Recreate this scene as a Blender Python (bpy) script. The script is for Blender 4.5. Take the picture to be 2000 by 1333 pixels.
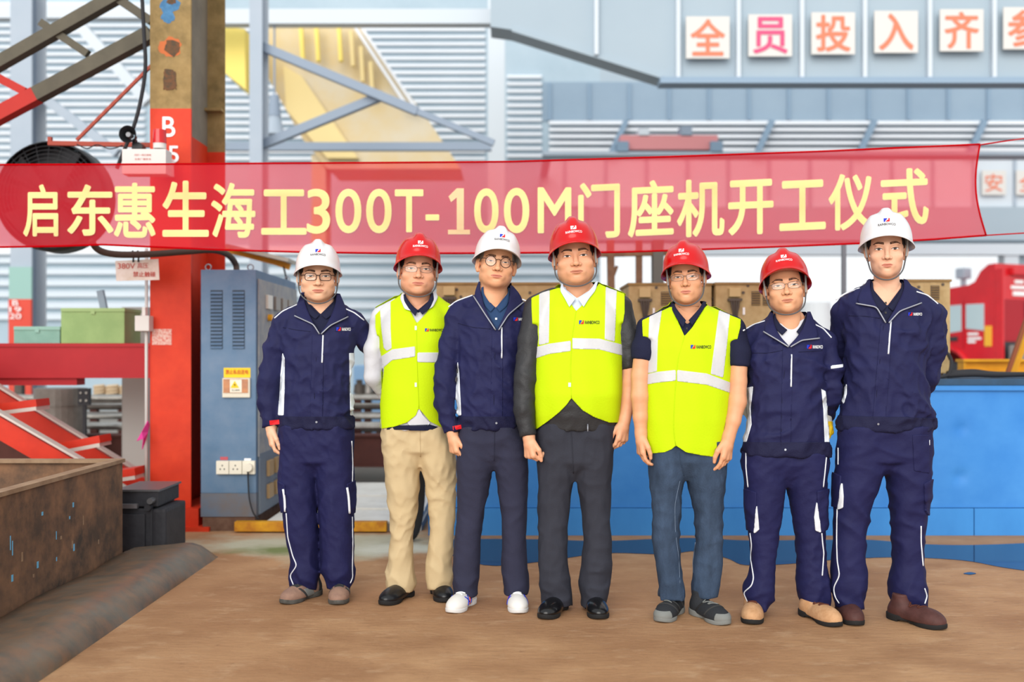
import bpy, bmesh, math, random
import numpy as np
from mathutils import Vector, Matrix
from mathutils.bvhtree import BVHTree

for _o in list(bpy.data.objects):
    bpy.data.objects.remove(_o, do_unlink=True)
scene = bpy.context.scene
COL = scene.collection

# ------------------------------------------------------------------ camera
F_PX, CX, HY, CAMZ = 2000.0, 1000.0, 690.0, 1.22      # focal length, centre, horizon (pixels of 2000x1333), eye height
cam_d = bpy.data.cameras.new('camera')
cam_d.sensor_width = 36.0
cam_d.lens = 36.0 * F_PX / 2000.0
cam_d.shift_y = (HY - 666.5) / 2000.0
cam_d.clip_start, cam_d.clip_end = 0.05, 400
cam_d.dof.use_dof = True
cam_d.dof.focus_distance = 4.75
cam_d.dof.aperture_fstop = 1.4
cam = bpy.data.objects.new('camera', cam_d)
cam.location = (0, 0, CAMZ)
cam.rotation_euler = (math.pi / 2, 0, 0)
COL.objects.link(cam)
scene.camera = cam

# ------------------------------------------------------------------ world, sun, exposure
world = bpy.data.worlds.new('overcast_sky'); scene.world = world
world.use_nodes = True
_bg = world.node_tree.nodes['Background']
_bg.inputs[0].default_value = (0.93, 0.97, 1.0, 1)
_bg.inputs[1].default_value = 0.85
sun_d = bpy.data.lights.new('sun', 'SUN'); sun_d.energy = 2.1; sun_d.angle = math.radians(50); sun_d.color = (1.0, 0.96, 0.9)
sun = bpy.data.objects.new('sun', sun_d); COL.objects.link(sun)
sun.rotation_euler = (math.radians(71), 0, math.radians(-12))
vs = scene.view_settings
vs.view_transform = 'Standard'; vs.look = 'None'; vs.exposure = 0.37; vs.gamma = 1.0
vs.use_curve_mapping = False

# ------------------------------------------------------------------ pixel <-> world
def P(px, py, d):
    return np.array([(px - CX) * d / F_PX, d, CAMZ - (py - HY) * d / F_PX])
def ray(px, py):
    v = Vector(((px - CX) / F_PX, 1.0, -(py - HY) / F_PX)); v.normalize(); return v
CAMV = Vector((0, 0, CAMZ))

# ------------------------------------------------------------------ materials
def lin(c):
    if isinstance(c, str):
        c = c.lstrip('#'); c = [int(c[i:i + 2], 16) / 255 for i in (0, 2, 4)]
    return tuple(((x / 12.92) if x <= 0.04045 else ((x + 0.055) / 1.055) ** 2.4) for x in c[:3]) + (1.0,)
MATS = {}
def mat(name, col, rough=0.6, metal=0.0, col2=None, scale=8.0, amount=0.5, bump=0.0, bscale=60.0, spec=0.28, stretch=(1, 1, 1), col3=None, coat=0.0, sharp=0.25, sss=0.0, alpha=1.0):
    if name in MATS: return MATS[name]
    m = bpy.data.materials.new(name); m.use_nodes = True
    nt = m.node_tree; b = nt.nodes['Principled BSDF']
    b.inputs['Base Color'].default_value = lin(col)
    b.inputs['Roughness'].default_value = rough; b.inputs['Metallic'].default_value = metal
    b.inputs['Specular IOR Level'].default_value = spec
    b.inputs['Coat Weight'].default_value = coat
    b.inputs['Coat Roughness'].default_value = 0.08
    if sss: b.inputs['Subsurface Weight'].default_value = sss; b.inputs['Subsurface Radius'].default_value = (0.012, 0.005, 0.003); b.inputs['Subsurface Scale'].default_value = 1.0
    tc = nt.nodes.new('ShaderNodeTexCoord'); mp = nt.nodes.new('ShaderNodeMapping')
    mp.inputs['Scale'].default_value = stretch
    nt.links.new(tc.outputs['Object'], mp.inputs['Vector'])
    cur = None
    for k, c in enumerate((col2, col3)):
        if c is None: continue
        n = nt.nodes.new('ShaderNodeTexNoise'); n.inputs['Scale'].default_value = scale * (1 if k == 0 else 2.7)
        n.inputs['Detail'].default_value = 6; n.inputs['Roughness'].default_value = 0.62
        nt.links.new(mp.outputs['Vector'], n.inputs['Vector'])
        r = nt.nodes.new('ShaderNodeMapRange'); a = amount if k == 0 else amount * 0.8
        mid = 0.5 + (0.5 - a) * 0.5
        r.inputs['From Min'].default_value = mid - sharp * 0.5; r.inputs['From Max'].default_value = mid + sharp * 0.5
        nt.links.new(n.outputs['Fac'], r.inputs['Value'])
        mx = nt.nodes.new('ShaderNodeMix'); mx.data_type = 'RGBA'
        nt.links.new(r.outputs['Result'], mx.inputs['Factor'])
        if cur is None: mx.inputs['A'].default_value = lin(col)
        else: nt.links.new(cur, mx.inputs['A'])
        mx.inputs['B'].default_value = lin(c)
        cur = mx.outputs['Result']
    if cur is not None: nt.links.new(cur, b.inputs['Base Color'])
    if bump:
        n = nt.nodes.new('ShaderNodeTexNoise'); n.inputs['Scale'].default_value = bscale; n.inputs['Detail'].default_value = 5
        nt.links.new(mp.outputs['Vector'], n.inputs['Vector'])
        bp = nt.nodes.new('ShaderNodeBump'); bp.inputs['Strength'].default_value = bump; bp.inputs['Distance'].default_value = 0.01
        nt.links.new(n.outputs['Fac'], bp.inputs['Height']); nt.links.new(bp.outputs['Normal'], b.inputs['Normal'])
    if alpha < 1: b.inputs['Alpha'].default_value = alpha
    MATS[name] = m
    return m
def glow(name, col, s):
    m = bpy.data.materials.new(name); m.use_nodes = True; b = m.node_tree.nodes['Principled BSDF']
    b.inputs['Base Color'].default_value = lin(col); b.inputs['Emission Color'].default_value = lin(col); b.inputs['Emission Strength'].default_value = s
    return m
def clear_glass(name, tint=(1, 1, 1), refl=0.12, rough=0.02):
    m = bpy.data.materials.new(name); m.use_nodes = True; nt = m.node_tree
    nt.nodes.remove(nt.nodes['Principled BSDF']); out = nt.nodes['Material Output']
    t = nt.nodes.new('ShaderNodeBsdfTransparent'); t.inputs[0].default_value = tuple(tint) + (1,)
    g = nt.nodes.new('ShaderNodeBsdfGlossy'); g.inputs['Roughness'].default_value = rough
    x = nt.nodes.new('ShaderNodeMixShader'); x.inputs[0].default_value = refl
    nt.links.new(t.outputs[0], x.inputs[1]); nt.links.new(g.outputs[0], x.inputs[2]); nt.links.new(x.outputs[0], out.inputs['Surface'])
    return m

# ------------------------------------------------------------------ object helpers
def tag(o, label=None, cat=None, group=None, kind=None):
    if label: o['label'] = label
    if cat: o['category'] = cat
    if group: o['group'] = group
    if kind: o['kind'] = kind
    return o
def link_mesh(name, me, m, parent=None, loc=(0, 0, 0)):
    o = bpy.data.objects.new(name, me); COL.objects.link(o)
    if m is not None and len(me.materials) == 0: me.materials.append(m)
    if parent is not None: o.parent = parent
    o.location = loc
    return o
def obj(name, V, F, m, parent=None, loc=(0, 0, 0), smooth=False):
    me = bpy.data.meshes.new(name)
    me.from_pydata(np.asarray(V, float).tolist(), [], [list(map(int, f)) for f in F])
    me.validate(); me.update()
    if smooth: me.polygons.foreach_set('use_smooth', [True] * len(me.polygons))
    return link_mesh(name, me, m, parent, loc)
def empty(name, loc=(0, 0, 0), rz=0.0):
    o = bpy.data.objects.new(name, None); COL.objects.link(o); o.location = loc; o.rotation_euler = (0, 0, rz); o.empty_display_size = 0.1
    return o
class MB:
    """collects simple shapes into one mesh"""
    def __init__(s): s.V = []; s.F = []
    def add(s, V, F):
        o = len(s.V); s.V += [tuple(map(float, v)) for v in V]; s.F += [[i + o for i in f] for f in F]; return s
    def box(s, x0, x1, y0, y1, z0, z1, bev=0.0):
        if bev <= 0:
            V = [(x, y, z) for z in (z0, z1) for y in (y0, y1) for x in (x0, x1)]
            return s.add(V, [(0, 2, 3, 1), (4, 5, 7, 6), (0, 1, 5, 4), (1, 3, 7, 5), (3, 2, 6, 7), (2, 0, 4, 6)])
        bm = bmesh.new(); bmesh.ops.create_cube(bm, size=1)
        for v in bm.verts: v.co = Vector(((x0 + x1) / 2 + v.co.x * (x1 - x0), (y0 + y1) / 2 + v.co.y * (y1 - y0), (z0 + z1) / 2 + v.co.z * (z1 - z0)))
        bmesh.ops.bevel(bm, geom=bm.edges[:], offset=bev, segments=2, profile=0.7, affect='EDGES')
        bm.verts.index_update()
        s.add([v.co[:] for v in bm.verts], [[v.index for v in f.verts] for f in bm.faces]); bm.free(); return s
    def obox(s, c, ax, ay, az, hx, hy, hz):
        c = Vector(c); ax, ay, az = (Vector(a).normalized() for a in (ax, ay, az)); V = []
        for k in (-1, 1):
            for j in (-1, 1):
                for i in (-1, 1): V.append(c + ax * hx * i + ay * hy * j + az * hz * k)
        return s.add(V, [(0, 2, 3, 1), (4, 5, 7, 6), (0, 1, 5, 4), (1, 3, 7, 5), (3, 2, 6, 7), (2, 0, 4, 6)])
    def bar(s, a, b, w, h, up=(0, 0, 1)):
        a = Vector(a); b = Vector(b); d = (b - a); n = d.normalized(); u = Vector(up)
        sx = n.cross(u)
        if sx.length < 1e-4: sx = n.cross(Vector((0, 1, 0)))
        sx.normalize(); u = sx.cross(n)
        return s.obox((a + b) / 2, n, sx, u, d.length / 2, w / 2, h / 2)
    def tube(s, pts, r, n=8, caps=True):
        V, F = tube_mesh(pts, r, n, caps); return s.add(V, F)
    def prism(s, pts2, y0, y1, axis='y'):
        """polygon in (x,z) extruded along y (or (y,z) along x, (x,y) along z)"""
        n = len(pts2)
        def mk(p, t): return {'y': (p[0], t, p[1]), 'x': (t, p[0], p[1]), 'z': (p[0], p[1], t)}[axis]
        V = [mk(p, y0) for p in pts2] + [mk(p, y1) for p in pts2]
        F = [list(range(n)), list(range(2 * n - 1, n - 1, -1))] + [[i + n, (i + 1) % n + n, (i + 1) % n, i] for i in range(n)]
        return s.add(V, F)
    def cyl(s, c, r, h, axis='z', n=20, r2=None):
        r2 = r if r2 is None else r2; V = []; c = Vector(c)
        for k, rr in ((0, r), (1, r2)):
            for i in range(n):
                a = 2 * math.pi * i / n; u, v, w = rr * math.cos(a), rr * math.sin(a), h * k
                V.append(c + Vector({'z': (u, v, w), 'y': (u, w, v), 'x': (w, u, v)}[axis]))
        F = [list(range(n))[::-1], list(range(n, 2 * n))] + [[i, (i + 1) % n, (i + 1) % n + n, i + n] for i in range(n)]
        return s.add(V, F)
    def build(s, name, m, parent=None, loc=(0, 0, 0), smooth=False, fix=True):
        o = obj(name, s.V, s.F, m, parent, loc, smooth)
        if fix:
            bm = bmesh.new(); bm.from_mesh(o.data); bmesh.ops.recalc_face_normals(bm, faces=bm.faces[:]); bm.to_mesh(o.data); bm.free()
        return o
def tube_mesh(pts, r, n=8, caps=True):
    pts = [Vector(p) for p in pts]; k = len(pts); rr = r if hasattr(r, '__len__') else [r] * k
    V = []; F = []; prev = None
    for i, p in enumerate(pts):
        t = (pts[min(i + 1, k - 1)] - pts[max(i - 1, 0)]).normalized()
        if prev is None:
            u = t.cross(Vector((0.13, 0.31, 0.94)))
            if u.length < 1e-3: u = t.cross(Vector((1, 0, 0)))
        else: u = prev - t * prev.dot(t)
        u.normalize(); prev = u; w = t.cross(u)
        for j in range(n):
            a = 2 * math.pi * j / n; V.append(p + (u * math.cos(a) + w * math.sin(a)) * rr[i])
    for i in range(k - 1):
        for j in range(n): F.append([i * n + j, i * n + (j + 1) % n, (i + 1) * n + (j + 1) % n, (i + 1) * n + j])
    if caps: F.append(list(range(n))[::-1]); F.append([(k - 1) * n + j for j in range(n)])
    return V, F
def spline(pts, n=10, closed=False):
    """Catmull-Rom through points"""
    P_ = [np.array(p, float) for p in pts]; out = []; m = len(P_)
    rng = range(m if closed else m - 1)
    for i in rng:
        g = (lambda k: P_[k % m]) if closed else (lambda k: P_[min(max(k, 0), m - 1)])
        p0, p1, p2, p3 = g(i - 1), g(i), g(i + 1), g(i + 2)
        for t in np.linspace(0, 1, n, endpoint=False):
            out.append(0.5 * ((2 * p1) + (p2 - p0) * t + (2 * p0 - 5 * p1 + 4 * p2 - p3) * t * t + (-p0 + 3 * p1 - 3 * p2 + p3) * t ** 3))
    if not closed: out.append(P_[-1])
    return out

# ------------------------------------------------------------------ lettering
_TXT = {}
def text_mesh(s, bold=0.0, cond=1.0):
    """(V2 [n,2] centred, in units of the line height, faces)"""
    key = (s, bold, cond)
    if key in _TXT: return _TXT[key]
    cu = bpy.data.curves.new('lettering', 'FONT'); cu.body = s; cu.size = 1.0; cu.resolution_u = 7
    cu.align_x = 'CENTER'; cu.align_y = 'CENTER'; cu.fill_mode = 'FRONT'
    o = bpy.data.objects.new('lettering', cu); COL.objects.link(o)
    dg = bpy.context.evaluated_depsgraph_get()
    me = bpy.data.meshes.new_from_object(o.evaluated_get(dg))
    V = np.array([(v.co[0], v.co[1], 0.0) for v in me.vertices]); F = [list(p.vertices) for p in me.polygons]
    bpy.data.objects.remove(o); bpy.data.curves.remove(cu); bpy.data.meshes.remove(me)
    if bold:                                                     # heavier strokes: the same glyph laid down several times, shifted
        W = []; G = []
        for a in range(8):
            W.append(V + np.array([math.cos(a * math.pi / 4) * bold, math.sin(a * math.pi / 4) * bold, a + 1.0])); G += [[i + a * len(V) for i in f] for f in F]
        V = np.concatenate(W); F = G
    lo, hi = V[:, :2].min(0), V[:, :2].max(0); V = V.copy(); V[:, :2] -= (lo + hi) / 2
    _TXT[key] = (V, F, hi - lo)
    return _TXT[key]
def fine_text(s, bold, lim=0.09):
    V, F, sz = text_mesh(s, bold); bm = bmesh.new(); vs_ = [bm.verts.new(p) for p in V]
    for f in F:
        try: bm.faces.new([vs_[i] for i in f])
        except ValueError: pass
    bmesh.ops.triangulate(bm, faces=bm.faces[:])
    for _ in range(5):
        e = [x for x in bm.edges if x.calc_length() > lim]
        if not e: break
        bmesh.ops.subdivide_edges(bm, edges=e, cuts=1); bmesh.ops.triangulate(bm, faces=bm.faces[:])
    bm.verts.index_update(); W = np.array([v.co[:] for v in bm.verts]); G = [[v.index for v in f.verts] for f in bm.faces]; bm.free()
    return W, G, sz
def text_on(name, s, centre, w, h, m, parent, u=(1, 0, 0), v=(0, 0, 1), bold=0.0, off=0.002, loc=(0, 0, 0), thick=0.0):
    """flat lettering fitted in w x h (metres) on the plane centre + u, v"""
    V, F, sz = text_mesh(s, bold); c = Vector(centre); u = Vector(u).normalized(); v = Vector(v).normalized(); n = u.cross(v)
    W = [c + u * (p[0] * w / sz[0]) + v * (p[1] * h / sz[1]) + n * (off + 0.0003 * p[2] * min(1.0, h * 10)) for p in V]
    return obj(name, [p - Vector(loc) for p in W], F, m, parent)

# ------------------------------------------------------------------ implicit surfaces
def grid(lo, hi, h):
    ax = [np.arange(a - 2 * h, b + 2.5 * h, h).astype(np.float32) for a, b in zip(lo, hi)]
    return ax[0][:, None, None], ax[1][None, :, None], ax[2][None, None, :], np.array([float(a[0]) for a in ax]), float(h)
def ell(g, c, r, rot=None):
    X, Y, Z = g[0] - c[0], g[1] - c[1], g[2] - c[2]
    if rot is not None:
        X, Y, Z = (rot[0][0] * X + rot[0][1] * Y + rot[0][2] * Z, rot[1][0] * X + rot[1][1] * Y + rot[1][2] * Z, rot[2][0] * X + rot[2][1] * Y + rot[2][2] * Z)
    k0 = np.sqrt((X / r[0]) ** 2 + (Y / r[1]) ** 2 + (Z / r[2]) ** 2)
    k1 = np.sqrt((X / r[0] ** 2) ** 2 + (Y / r[1] ** 2) ** 2 + (Z / r[2] ** 2) ** 2) + 1e-9
    return k0 * (k0 - 1) / k1
def rcone(g, a, b, ra, rb):
    a = np.asarray(a, float); b = np.asarray(b, float); d = b - a; L = float(d @ d) + 1e-12
    t = np.clip(((g[0] - a[0]) * d[0] + (g[1] - a[1]) * d[1] + (g[2] - a[2]) * d[2]) / L, 0, 1)
    return np.sqrt((g[0] - a[0] - t * d[0]) ** 2 + (g[1] - a[1] - t * d[1]) ** 2 + (g[2] - a[2] - t * d[2]) ** 2) - (ra + (rb - ra) * t)
def sub(g, lo, hi):
    """slices of the grid inside a box, and the sub-grid"""
    sl = []
    for k in range(3):
        ax = g[k].ravel(); i0 = int(np.searchsorted(ax, lo[k])); i1 = int(np.searchsorted(ax, hi[k])); sl.append(slice(i0, max(i1, i0 + 1)))
    return tuple(sl), (g[0][sl[0]], g[1][:, sl[1]], g[2][:, :, sl[2]], g[3], g[4])
def into(f, g, a, b, ra, rb, k):
    """smooth-union a round cone into f, evaluated only near it"""
    a = np.asarray(a, float); b = np.asarray(b, float); pad = max(ra, rb) + 2 * k + 0.012
    sl, q = sub(g, np.minimum(a, b) - pad, np.maximum(a, b) + pad)
    if min(f[sl].shape) == 0: return f
    f[sl] = smin(f[sl], rcone(q, a, b, ra, rb), k); return f
def blank(g): return np.full((g[0].size, g[1].size, g[2].size), 0.1, np.float32)
def chain(g, pts, rad, k=0.01):
    f = blank(g)
    for i in range(len(pts) - 1): into(f, g, pts[i], pts[i + 1], rad[i], rad[i + 1], k)
    return f
def smin(a, b, k):
    h = np.clip(0.5 + 0.5 * (b - a) / k, 0, 1); return b * (1 - h) + a * h - k * h * (1 - h)
def smax(a, b, k): return -smin(-a, -b, k)
def tube_sec(g, rows, e=2.0):
    """vertical tube from rows (z, cx, cy, a, b), open ends capped flat; rows sorted by z"""
    R = np.array(sorted(rows)); z = g[2].ravel(); zz = np.linspace(R[0, 0], R[-1, 0], 200)
    cols = []
    for k in range(1, 5):
        c = np.interp(zz, R[:, 0], R[:, k]); ker = np.exp(-np.linspace(-2, 2, 13) ** 2); ker /= ker.sum()
        c = np.convolve(np.pad(c, 6, mode='edge'), ker, 'valid'); cols.append(np.interp(z, zz, c)[None, None, :])
    cx, cy, a, b = cols
    q = (np.abs((g[0] - cx) / a) ** e + np.abs((g[1] - cy) / b) ** e) ** (1.0 / e)
    f = (q - 1) * np.minimum(a, b)
    return np.maximum(f, np.maximum(R[0, 0] - g[2], g[2] - R[-1, 0]))
def folds(g, seed, wl=0.12, tilt=1.0, n=6):
    """cloth creases: ridges of a warped noise, strong in some places and absent in others, about -1..1"""
    r = np.random.RandomState(seed); s = 0; X, Y, Z = g[0], g[1], g[2]
    w1 = 1.1 * np.sin(X * 11 + r.rand() * 6 + Z * 7) + 0.9 * np.sin(Z * 13 + r.rand() * 6 - X * 9); w2 = 1.2 * np.sin(Y * 12 + Z * 8 + r.rand() * 6)
    for i in range(n):
        k = np.array([r.normal() * tilt, r.normal() * tilt * 0.8, r.normal()]); k /= np.linalg.norm(k); k *= 2 * math.pi / (wl * (0.7 + 1.2 * r.rand()))
        s = s + np.sin(k[0] * X + k[1] * Y + k[2] * Z + r.rand() * 6.28 + w1 * r.normal() + w2 * r.normal())
    s = s / math.sqrt(n); m = 0.5 + 0.5 * np.sin(X * 9 + Z * 6 + r.rand() * 6) * np.sin(Z * 11 - Y * 7 + r.rand() * 6)
    return np.asarray((1 - np.minimum(np.abs(s) * 1.5, 1.6)) * (0.45 + 0.9 * m), np.float32)
def surf(f, g, smooth=1):
    """surface nets: vertices, quads"""
    o, h = g[3], g[4]; s = f < 0; nx, ny, nz = f.shape
    c = np.zeros((nx - 1, ny - 1, nz - 1), np.int8)
    for i in (0, 1):
        for j in (0, 1):
            for k in (0, 1): c += s[i:nx - 1 + i, j:ny - 1 + j, k:nz - 1 + k]
    act = (c > 0) & (c < 8); I = np.argwhere(act); n = len(I)
    idx = -np.ones(act.shape, np.int64); idx[act] = np.arange(n)
    acc = np.zeros((n, 3)); cnt = np.zeros(n)
    corners = [(i, j, k) for i in (0, 1) for j in (0, 1) for k in (0, 1)]
    val = {q: f[I[:, 0] + q[0], I[:, 1] + q[1], I[:, 2] + q[2]] for q in corners}
    for a in corners:
        for ax in range(3):
            if a[ax] == 1: continue
            b = list(a); b[ax] = 1; b = tuple(b); va, vb = val[a], val[b]
            m = (va < 0) != (vb < 0); t = va / (va - vb + 1e-30)
            p = np.array(a, float)[None, :].repeat(n, 0); p[:, ax] = t
            acc[m] += p[m]; cnt[m] += 1
    V = (I + acc / cnt[:, None]) * h + o
    Fs = []
    for ax in range(3):
        b, d = [(1, 2), (2, 0), (0, 1)][ax]
        sl0 = [slice(1, -1)] * 3; sl1 = [slice(1, -1)] * 3
        sl0[ax] = slice(0, -1); sl1[ax] = slice(1, None)
        s0, s1 = s[tuple(sl0)], s[tuple(sl1)]
        E = np.argwhere(s0 != s1); flip = s1[s0 != s1]
        if len(E) == 0: continue
        E = E + 1; E[:, ax] -= 1
        def cell(db, dd):
            q = E.copy(); q[:, b] += db; q[:, d] += dd; return idx[q[:, 0], q[:, 1], q[:, 2]]
        Q = np.stack([cell(-1, -1), cell(0, -1), cell(0, 0), cell(-1, 0)], 1)
        Q[flip] = Q[flip][:, ::-1]
        Fs.append(Q)
    Fq = np.concatenate(Fs); Fq = Fq[(Fq >= 0).all(1)]
    for _ in range(smooth): V = relax(V, Fq)
    return V, Fq
def relax(V, Fq, lam=0.5):
    S = np.zeros_like(V); C = np.zeros(len(V)); k = Fq.shape[1]
    for i in range(k):
        a, b = Fq[:, i], Fq[:, (i + 1) % k]
        for j in range(3): S[:, j] += np.bincount(a, V[b, j], len(V)) + np.bincount(b, V[a, j], len(V))
        C += np.bincount(a, minlength=len(V)) + np.bincount(b, minlength=len(V))
    ok = C > 0; W = V.copy(); W[ok] += lam * (S[ok] / C[ok, None] - V[ok]); return W
def normals(V, Fq):
    a, b, c = V[Fq[:, 0]], V[Fq[:, 1]], V[Fq[:, 2]]
    n = np.cross(b - a, c - a)
    if Fq.shape[1] == 4: n = n + np.cross(c - a, V[Fq[:, 3]] - a)
    N = np.zeros_like(V)
    for i in range(Fq.shape[1]):
        for j in range(3): N[:, j] += np.bincount(Fq[:, i], n[:, j], len(V))
    return N / (np.linalg.norm(N, axis=1, keepdims=True) + 1e-12)
def bvh(V, Fq): return BVHTree.FromPolygons(np.asarray(V).tolist(), np.asarray(Fq).tolist())
def pix(V):
    return CX + V[:, 0] / V[:, 1] * F_PX, HY - (V[:, 2] - CAMZ) / V[:, 1] * F_PX
def clip_mesh(V, Fq, fld):
    """keep the part where fld > 0, cut cleanly along fld = 0 -> V, list of faces"""
    ins = fld > 0; k = Fq.shape[1]; allin = ins[Fq].all(1); anyin = ins[Fq].any(1)
    faces = Fq[allin].tolist(); cut = {}; newV = []
    base = len(V)
    for q in Fq[anyin & ~allin]:
        out = []
        for i in range(k):
            a, b = int(q[i]), int(q[(i + 1) % k])
            if ins[a]: out.append(a)
            if ins[a] != ins[b]:
                e = (min(a, b), max(a, b))
                if e not in cut:
                    t = fld[a] / (fld[a] - fld[b]); cut[e] = base + len(newV); newV.append(V[a] + (V[b] - V[a]) * t)
                out.append(cut[e])
        if len(out) >= 3: faces.append(out)
    VV = np.concatenate([V, np.array(newV).reshape(-1, 3)]) if newV else V
    used = sorted({i for f in faces for i in f}); mp = {u: i for i, u in enumerate(used)}
    return VV[used], [[mp[i] for i in f] for f in faces], VV, used, cut
def region(V, Fq, N, fld, off, skirt=True):
    """part of a surface where fld > 0, lifted by off, with its cut edge turned down to the surface"""
    VV0 = np.asarray(V); ext = clip_mesh(VV0, Fq, fld); Vc, Fc, VV, used, cut = ext
    if len(Fc) == 0: return np.zeros((0, 3)), []
    NN = np.concatenate([N, np.zeros((len(VV) - len(N), 3))])
    for (a, b), i in cut.items(): NN[i] = (N[a] + N[b]) / 2
    Nc = NN[used]; top = Vc + Nc * off
    if not skirt: return top, Fc
    ed = {}
    for f in Fc:
        for i in range(len(f)):
            e = (f[i], f[(i + 1) % len(f)])
            if (e[1], e[0]) in ed: ed.pop((e[1], e[0]))
            else: ed[e] = 1
    low = {}; extra = []; nb = len(top)
    for a, b in ed:
        for v in (a, b):
            if v not in low: low[v] = nb + len(extra); extra.append(Vc[v] - Nc[v] * 0.001)
    F2 = Fc + [[b, a, low[a], low[b]] for a, b in ed]
    return np.concatenate([top, np.array(extra).reshape(-1, 3)]) if extra else top, F2
def poly_sd(px, py, poly):
    """signed distance (positive inside) of pixel points to a polygon"""
    poly = np.asarray(poly, float); n = len(poly); ins = np.zeros(px.shape, bool); dd = np.full(px.shape, 1e9)
    for i in range(n):
        x0, y0 = poly[i]; x1, y1 = poly[(i + 1) % n]
        c = ((y0 > py) != (y1 > py)); 
        with np.errstate(divide='ignore', invalid='ignore'):
            xi = (x1 - x0) * (py - y0) / (y1 - y0 if y1 != y0 else 1e-9) + x0
        ins ^= c & (px < xi)
        dx, dy = x1 - x0, y1 - y0; t = np.clip(((px - x0) * dx + (py - y0) * dy) / (dx * dx + dy * dy + 1e-9), 0, 1)
        dd = np.minimum(dd, np.hypot(px - x0 - t * dx, py - y0 - t * dy))
    return np.where(ins, dd, -dd)
# ================================================================== the hall: ground, walls, steelwork
M_BLACK = mat('print_black', '#17171c', 0.6); M_WHITE = mat('print_white', '#f2f2f2', 0.6); M_BLUE = mat('print_blue', '#1a2fb4', 0.6); M_REDP = mat('print_red', '#d61a22', 0.6)
def zz(py, d): return CAMZ - (py - HY) * d / F_PX
def xx(px, d): return (px - CX) * d / F_PX
def pb(mb, x0, x1, y0, y1, d, dep, bev=0.0):
    """box whose front face fills the picture rectangle at distance d"""
    return mb.box(xx(x0, d), xx(x1, d), d, d + dep, zz(y1, d), zz(y0, d), bev)
def floor_material():
    m = bpy.data.materials.new('dirt_floor'); m.use_nodes = True; nt = m.node_tree; N = nt.nodes.new; L = nt.links.new; b = nt.nodes['Principled BSDF']
    tc = N('ShaderNodeTexCoord')
    def noise(sc, det=6, stretch=(1, 1, 1), ro=0.6):
        mp = N('ShaderNodeMapping'); mp.inputs['Scale'].default_value = stretch; L(tc.outputs['Object'], mp.inputs['Vector'])
        n = N('ShaderNodeTexNoise'); n.inputs['Scale'].default_value = sc; n.inputs['Detail'].default_value = det; n.inputs['Roughness'].default_value = ro; L(mp.outputs[0], n.inputs['Vector']); return n.outputs['Fac']
    def ramp(v, a, c):
        r = N('ShaderNodeMapRange'); r.inputs['From Min'].default_value = a; r.inputs['From Max'].default_value = c; L(v, r.inputs['Value']); return r.outputs['Result']
    def mix(f, a, c):
        x = N('ShaderNodeMix'); x.data_type = 'RGBA'
        L(f, x.inputs['Factor'])
        if isinstance(a, str): x.inputs['A'].default_value = lin(a)
        else: L(a, x.inputs['A'])
        if isinstance(c, str): x.inputs['B'].default_value = lin(c)
        else: L(c, x.inputs['B'])
        return x.outputs['Result']
    c = mix(ramp(noise(0.9), 0.38, 0.62), '#a87c58', '#bf946c')
    c = mix(ramp(noise(2.6, 8, (0.8, 1.2, 1)), 0.45, 0.75), c, '#9a6f4d')
    c = mix(ramp(noise(7, 9, (0.7, 1.3, 1), 0.7), 0.54, 0.8), c, '#cba783')
    c = mix(ramp(noise(24, 9, (0.7, 1.3, 1), 0.7), 0.60, 0.78), c, '#7a553d')
    # pale wet patch with algae by the platform (its own outline, broken by noise)
    sx = N('ShaderNodeSeparateXYZ'); L(tc.outputs['Object'], sx.inputs[0])
    def mth(op, a, c2):
        q = N('ShaderNodeMath'); q.operation = op
        for i, v in enumerate((a, c2)):
            if isinstance(v, (int, float)): q.inputs[i].default_value = v
            else: L(v, q.inputs[i])
        return q.outputs[0]
    def blob(cx, cy, rx, ry, am, sc):
        ex = mth('DIVIDE', mth('SUBTRACT', sx.outputs['X'], cx), rx); ey = mth('DIVIDE', mth('SUBTRACT', sx.outputs['Y'], cy), ry)
        r = mth('SQRT', mth('ADD', mth('MULTIPLY', ex, ex), mth('MULTIPLY', ey, ey)), 0); r = mth('ADD', r, mth('MULTIPLY', mth('SUBTRACT', noise(sc, 5), 0.5), am))
        return r
    pale = blob(-1.15, 6.5, 0.9, 0.5, 1.9, 2.2)
    c = mix(ramp(pale, 1.15, 0.6), c, '#b9b49c')
    c = mix(ramp(blob(-1.4, 6.35, 0.38, 0.16, 2.4, 3.0), 1.2, 0.3), c, '#77804f')
    c = mix(ramp(blob(-0.75, 6.4, 0.3, 0.25, 1.6, 4.0), 1.1, 0.4), c, '#cdcbbb')
    # cooler concrete beyond the work area
    c = mix(ramp(sx.outputs['Y'], 8.5, 9.5), c, '#8d8780')
    c = mix(ramp(noise(5, 10, (0.25, 3.0, 1), 0.75), 0.64, 0.74), c, '#d6bda0'); c = mix(ramp(noise(38, 6, (0.6, 2.0, 1), 0.7), 0.66, 0.74), c, '#5f402d')
    L(c, b.inputs['Base Color']); b.inputs['Roughness'].default_value = 0.82; b.inputs['Specular IOR Level'].default_value = 0.25
    bp = N('ShaderNodeBump'); bp.inputs['Strength'].default_value = 0.8; bp.inputs['Distance'].default_value = 0.015
    L(noise(22, 9, (0.5, 1.4, 1), 0.7), bp.inputs['Height']); L(bp.outputs[0], b.inputs['Normal'])
    return m
fl = MB().box(-24, 24, 0.4, 60, -0.15, 0).build('floor', floor_material()); tag(fl, kind='structure')

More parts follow.
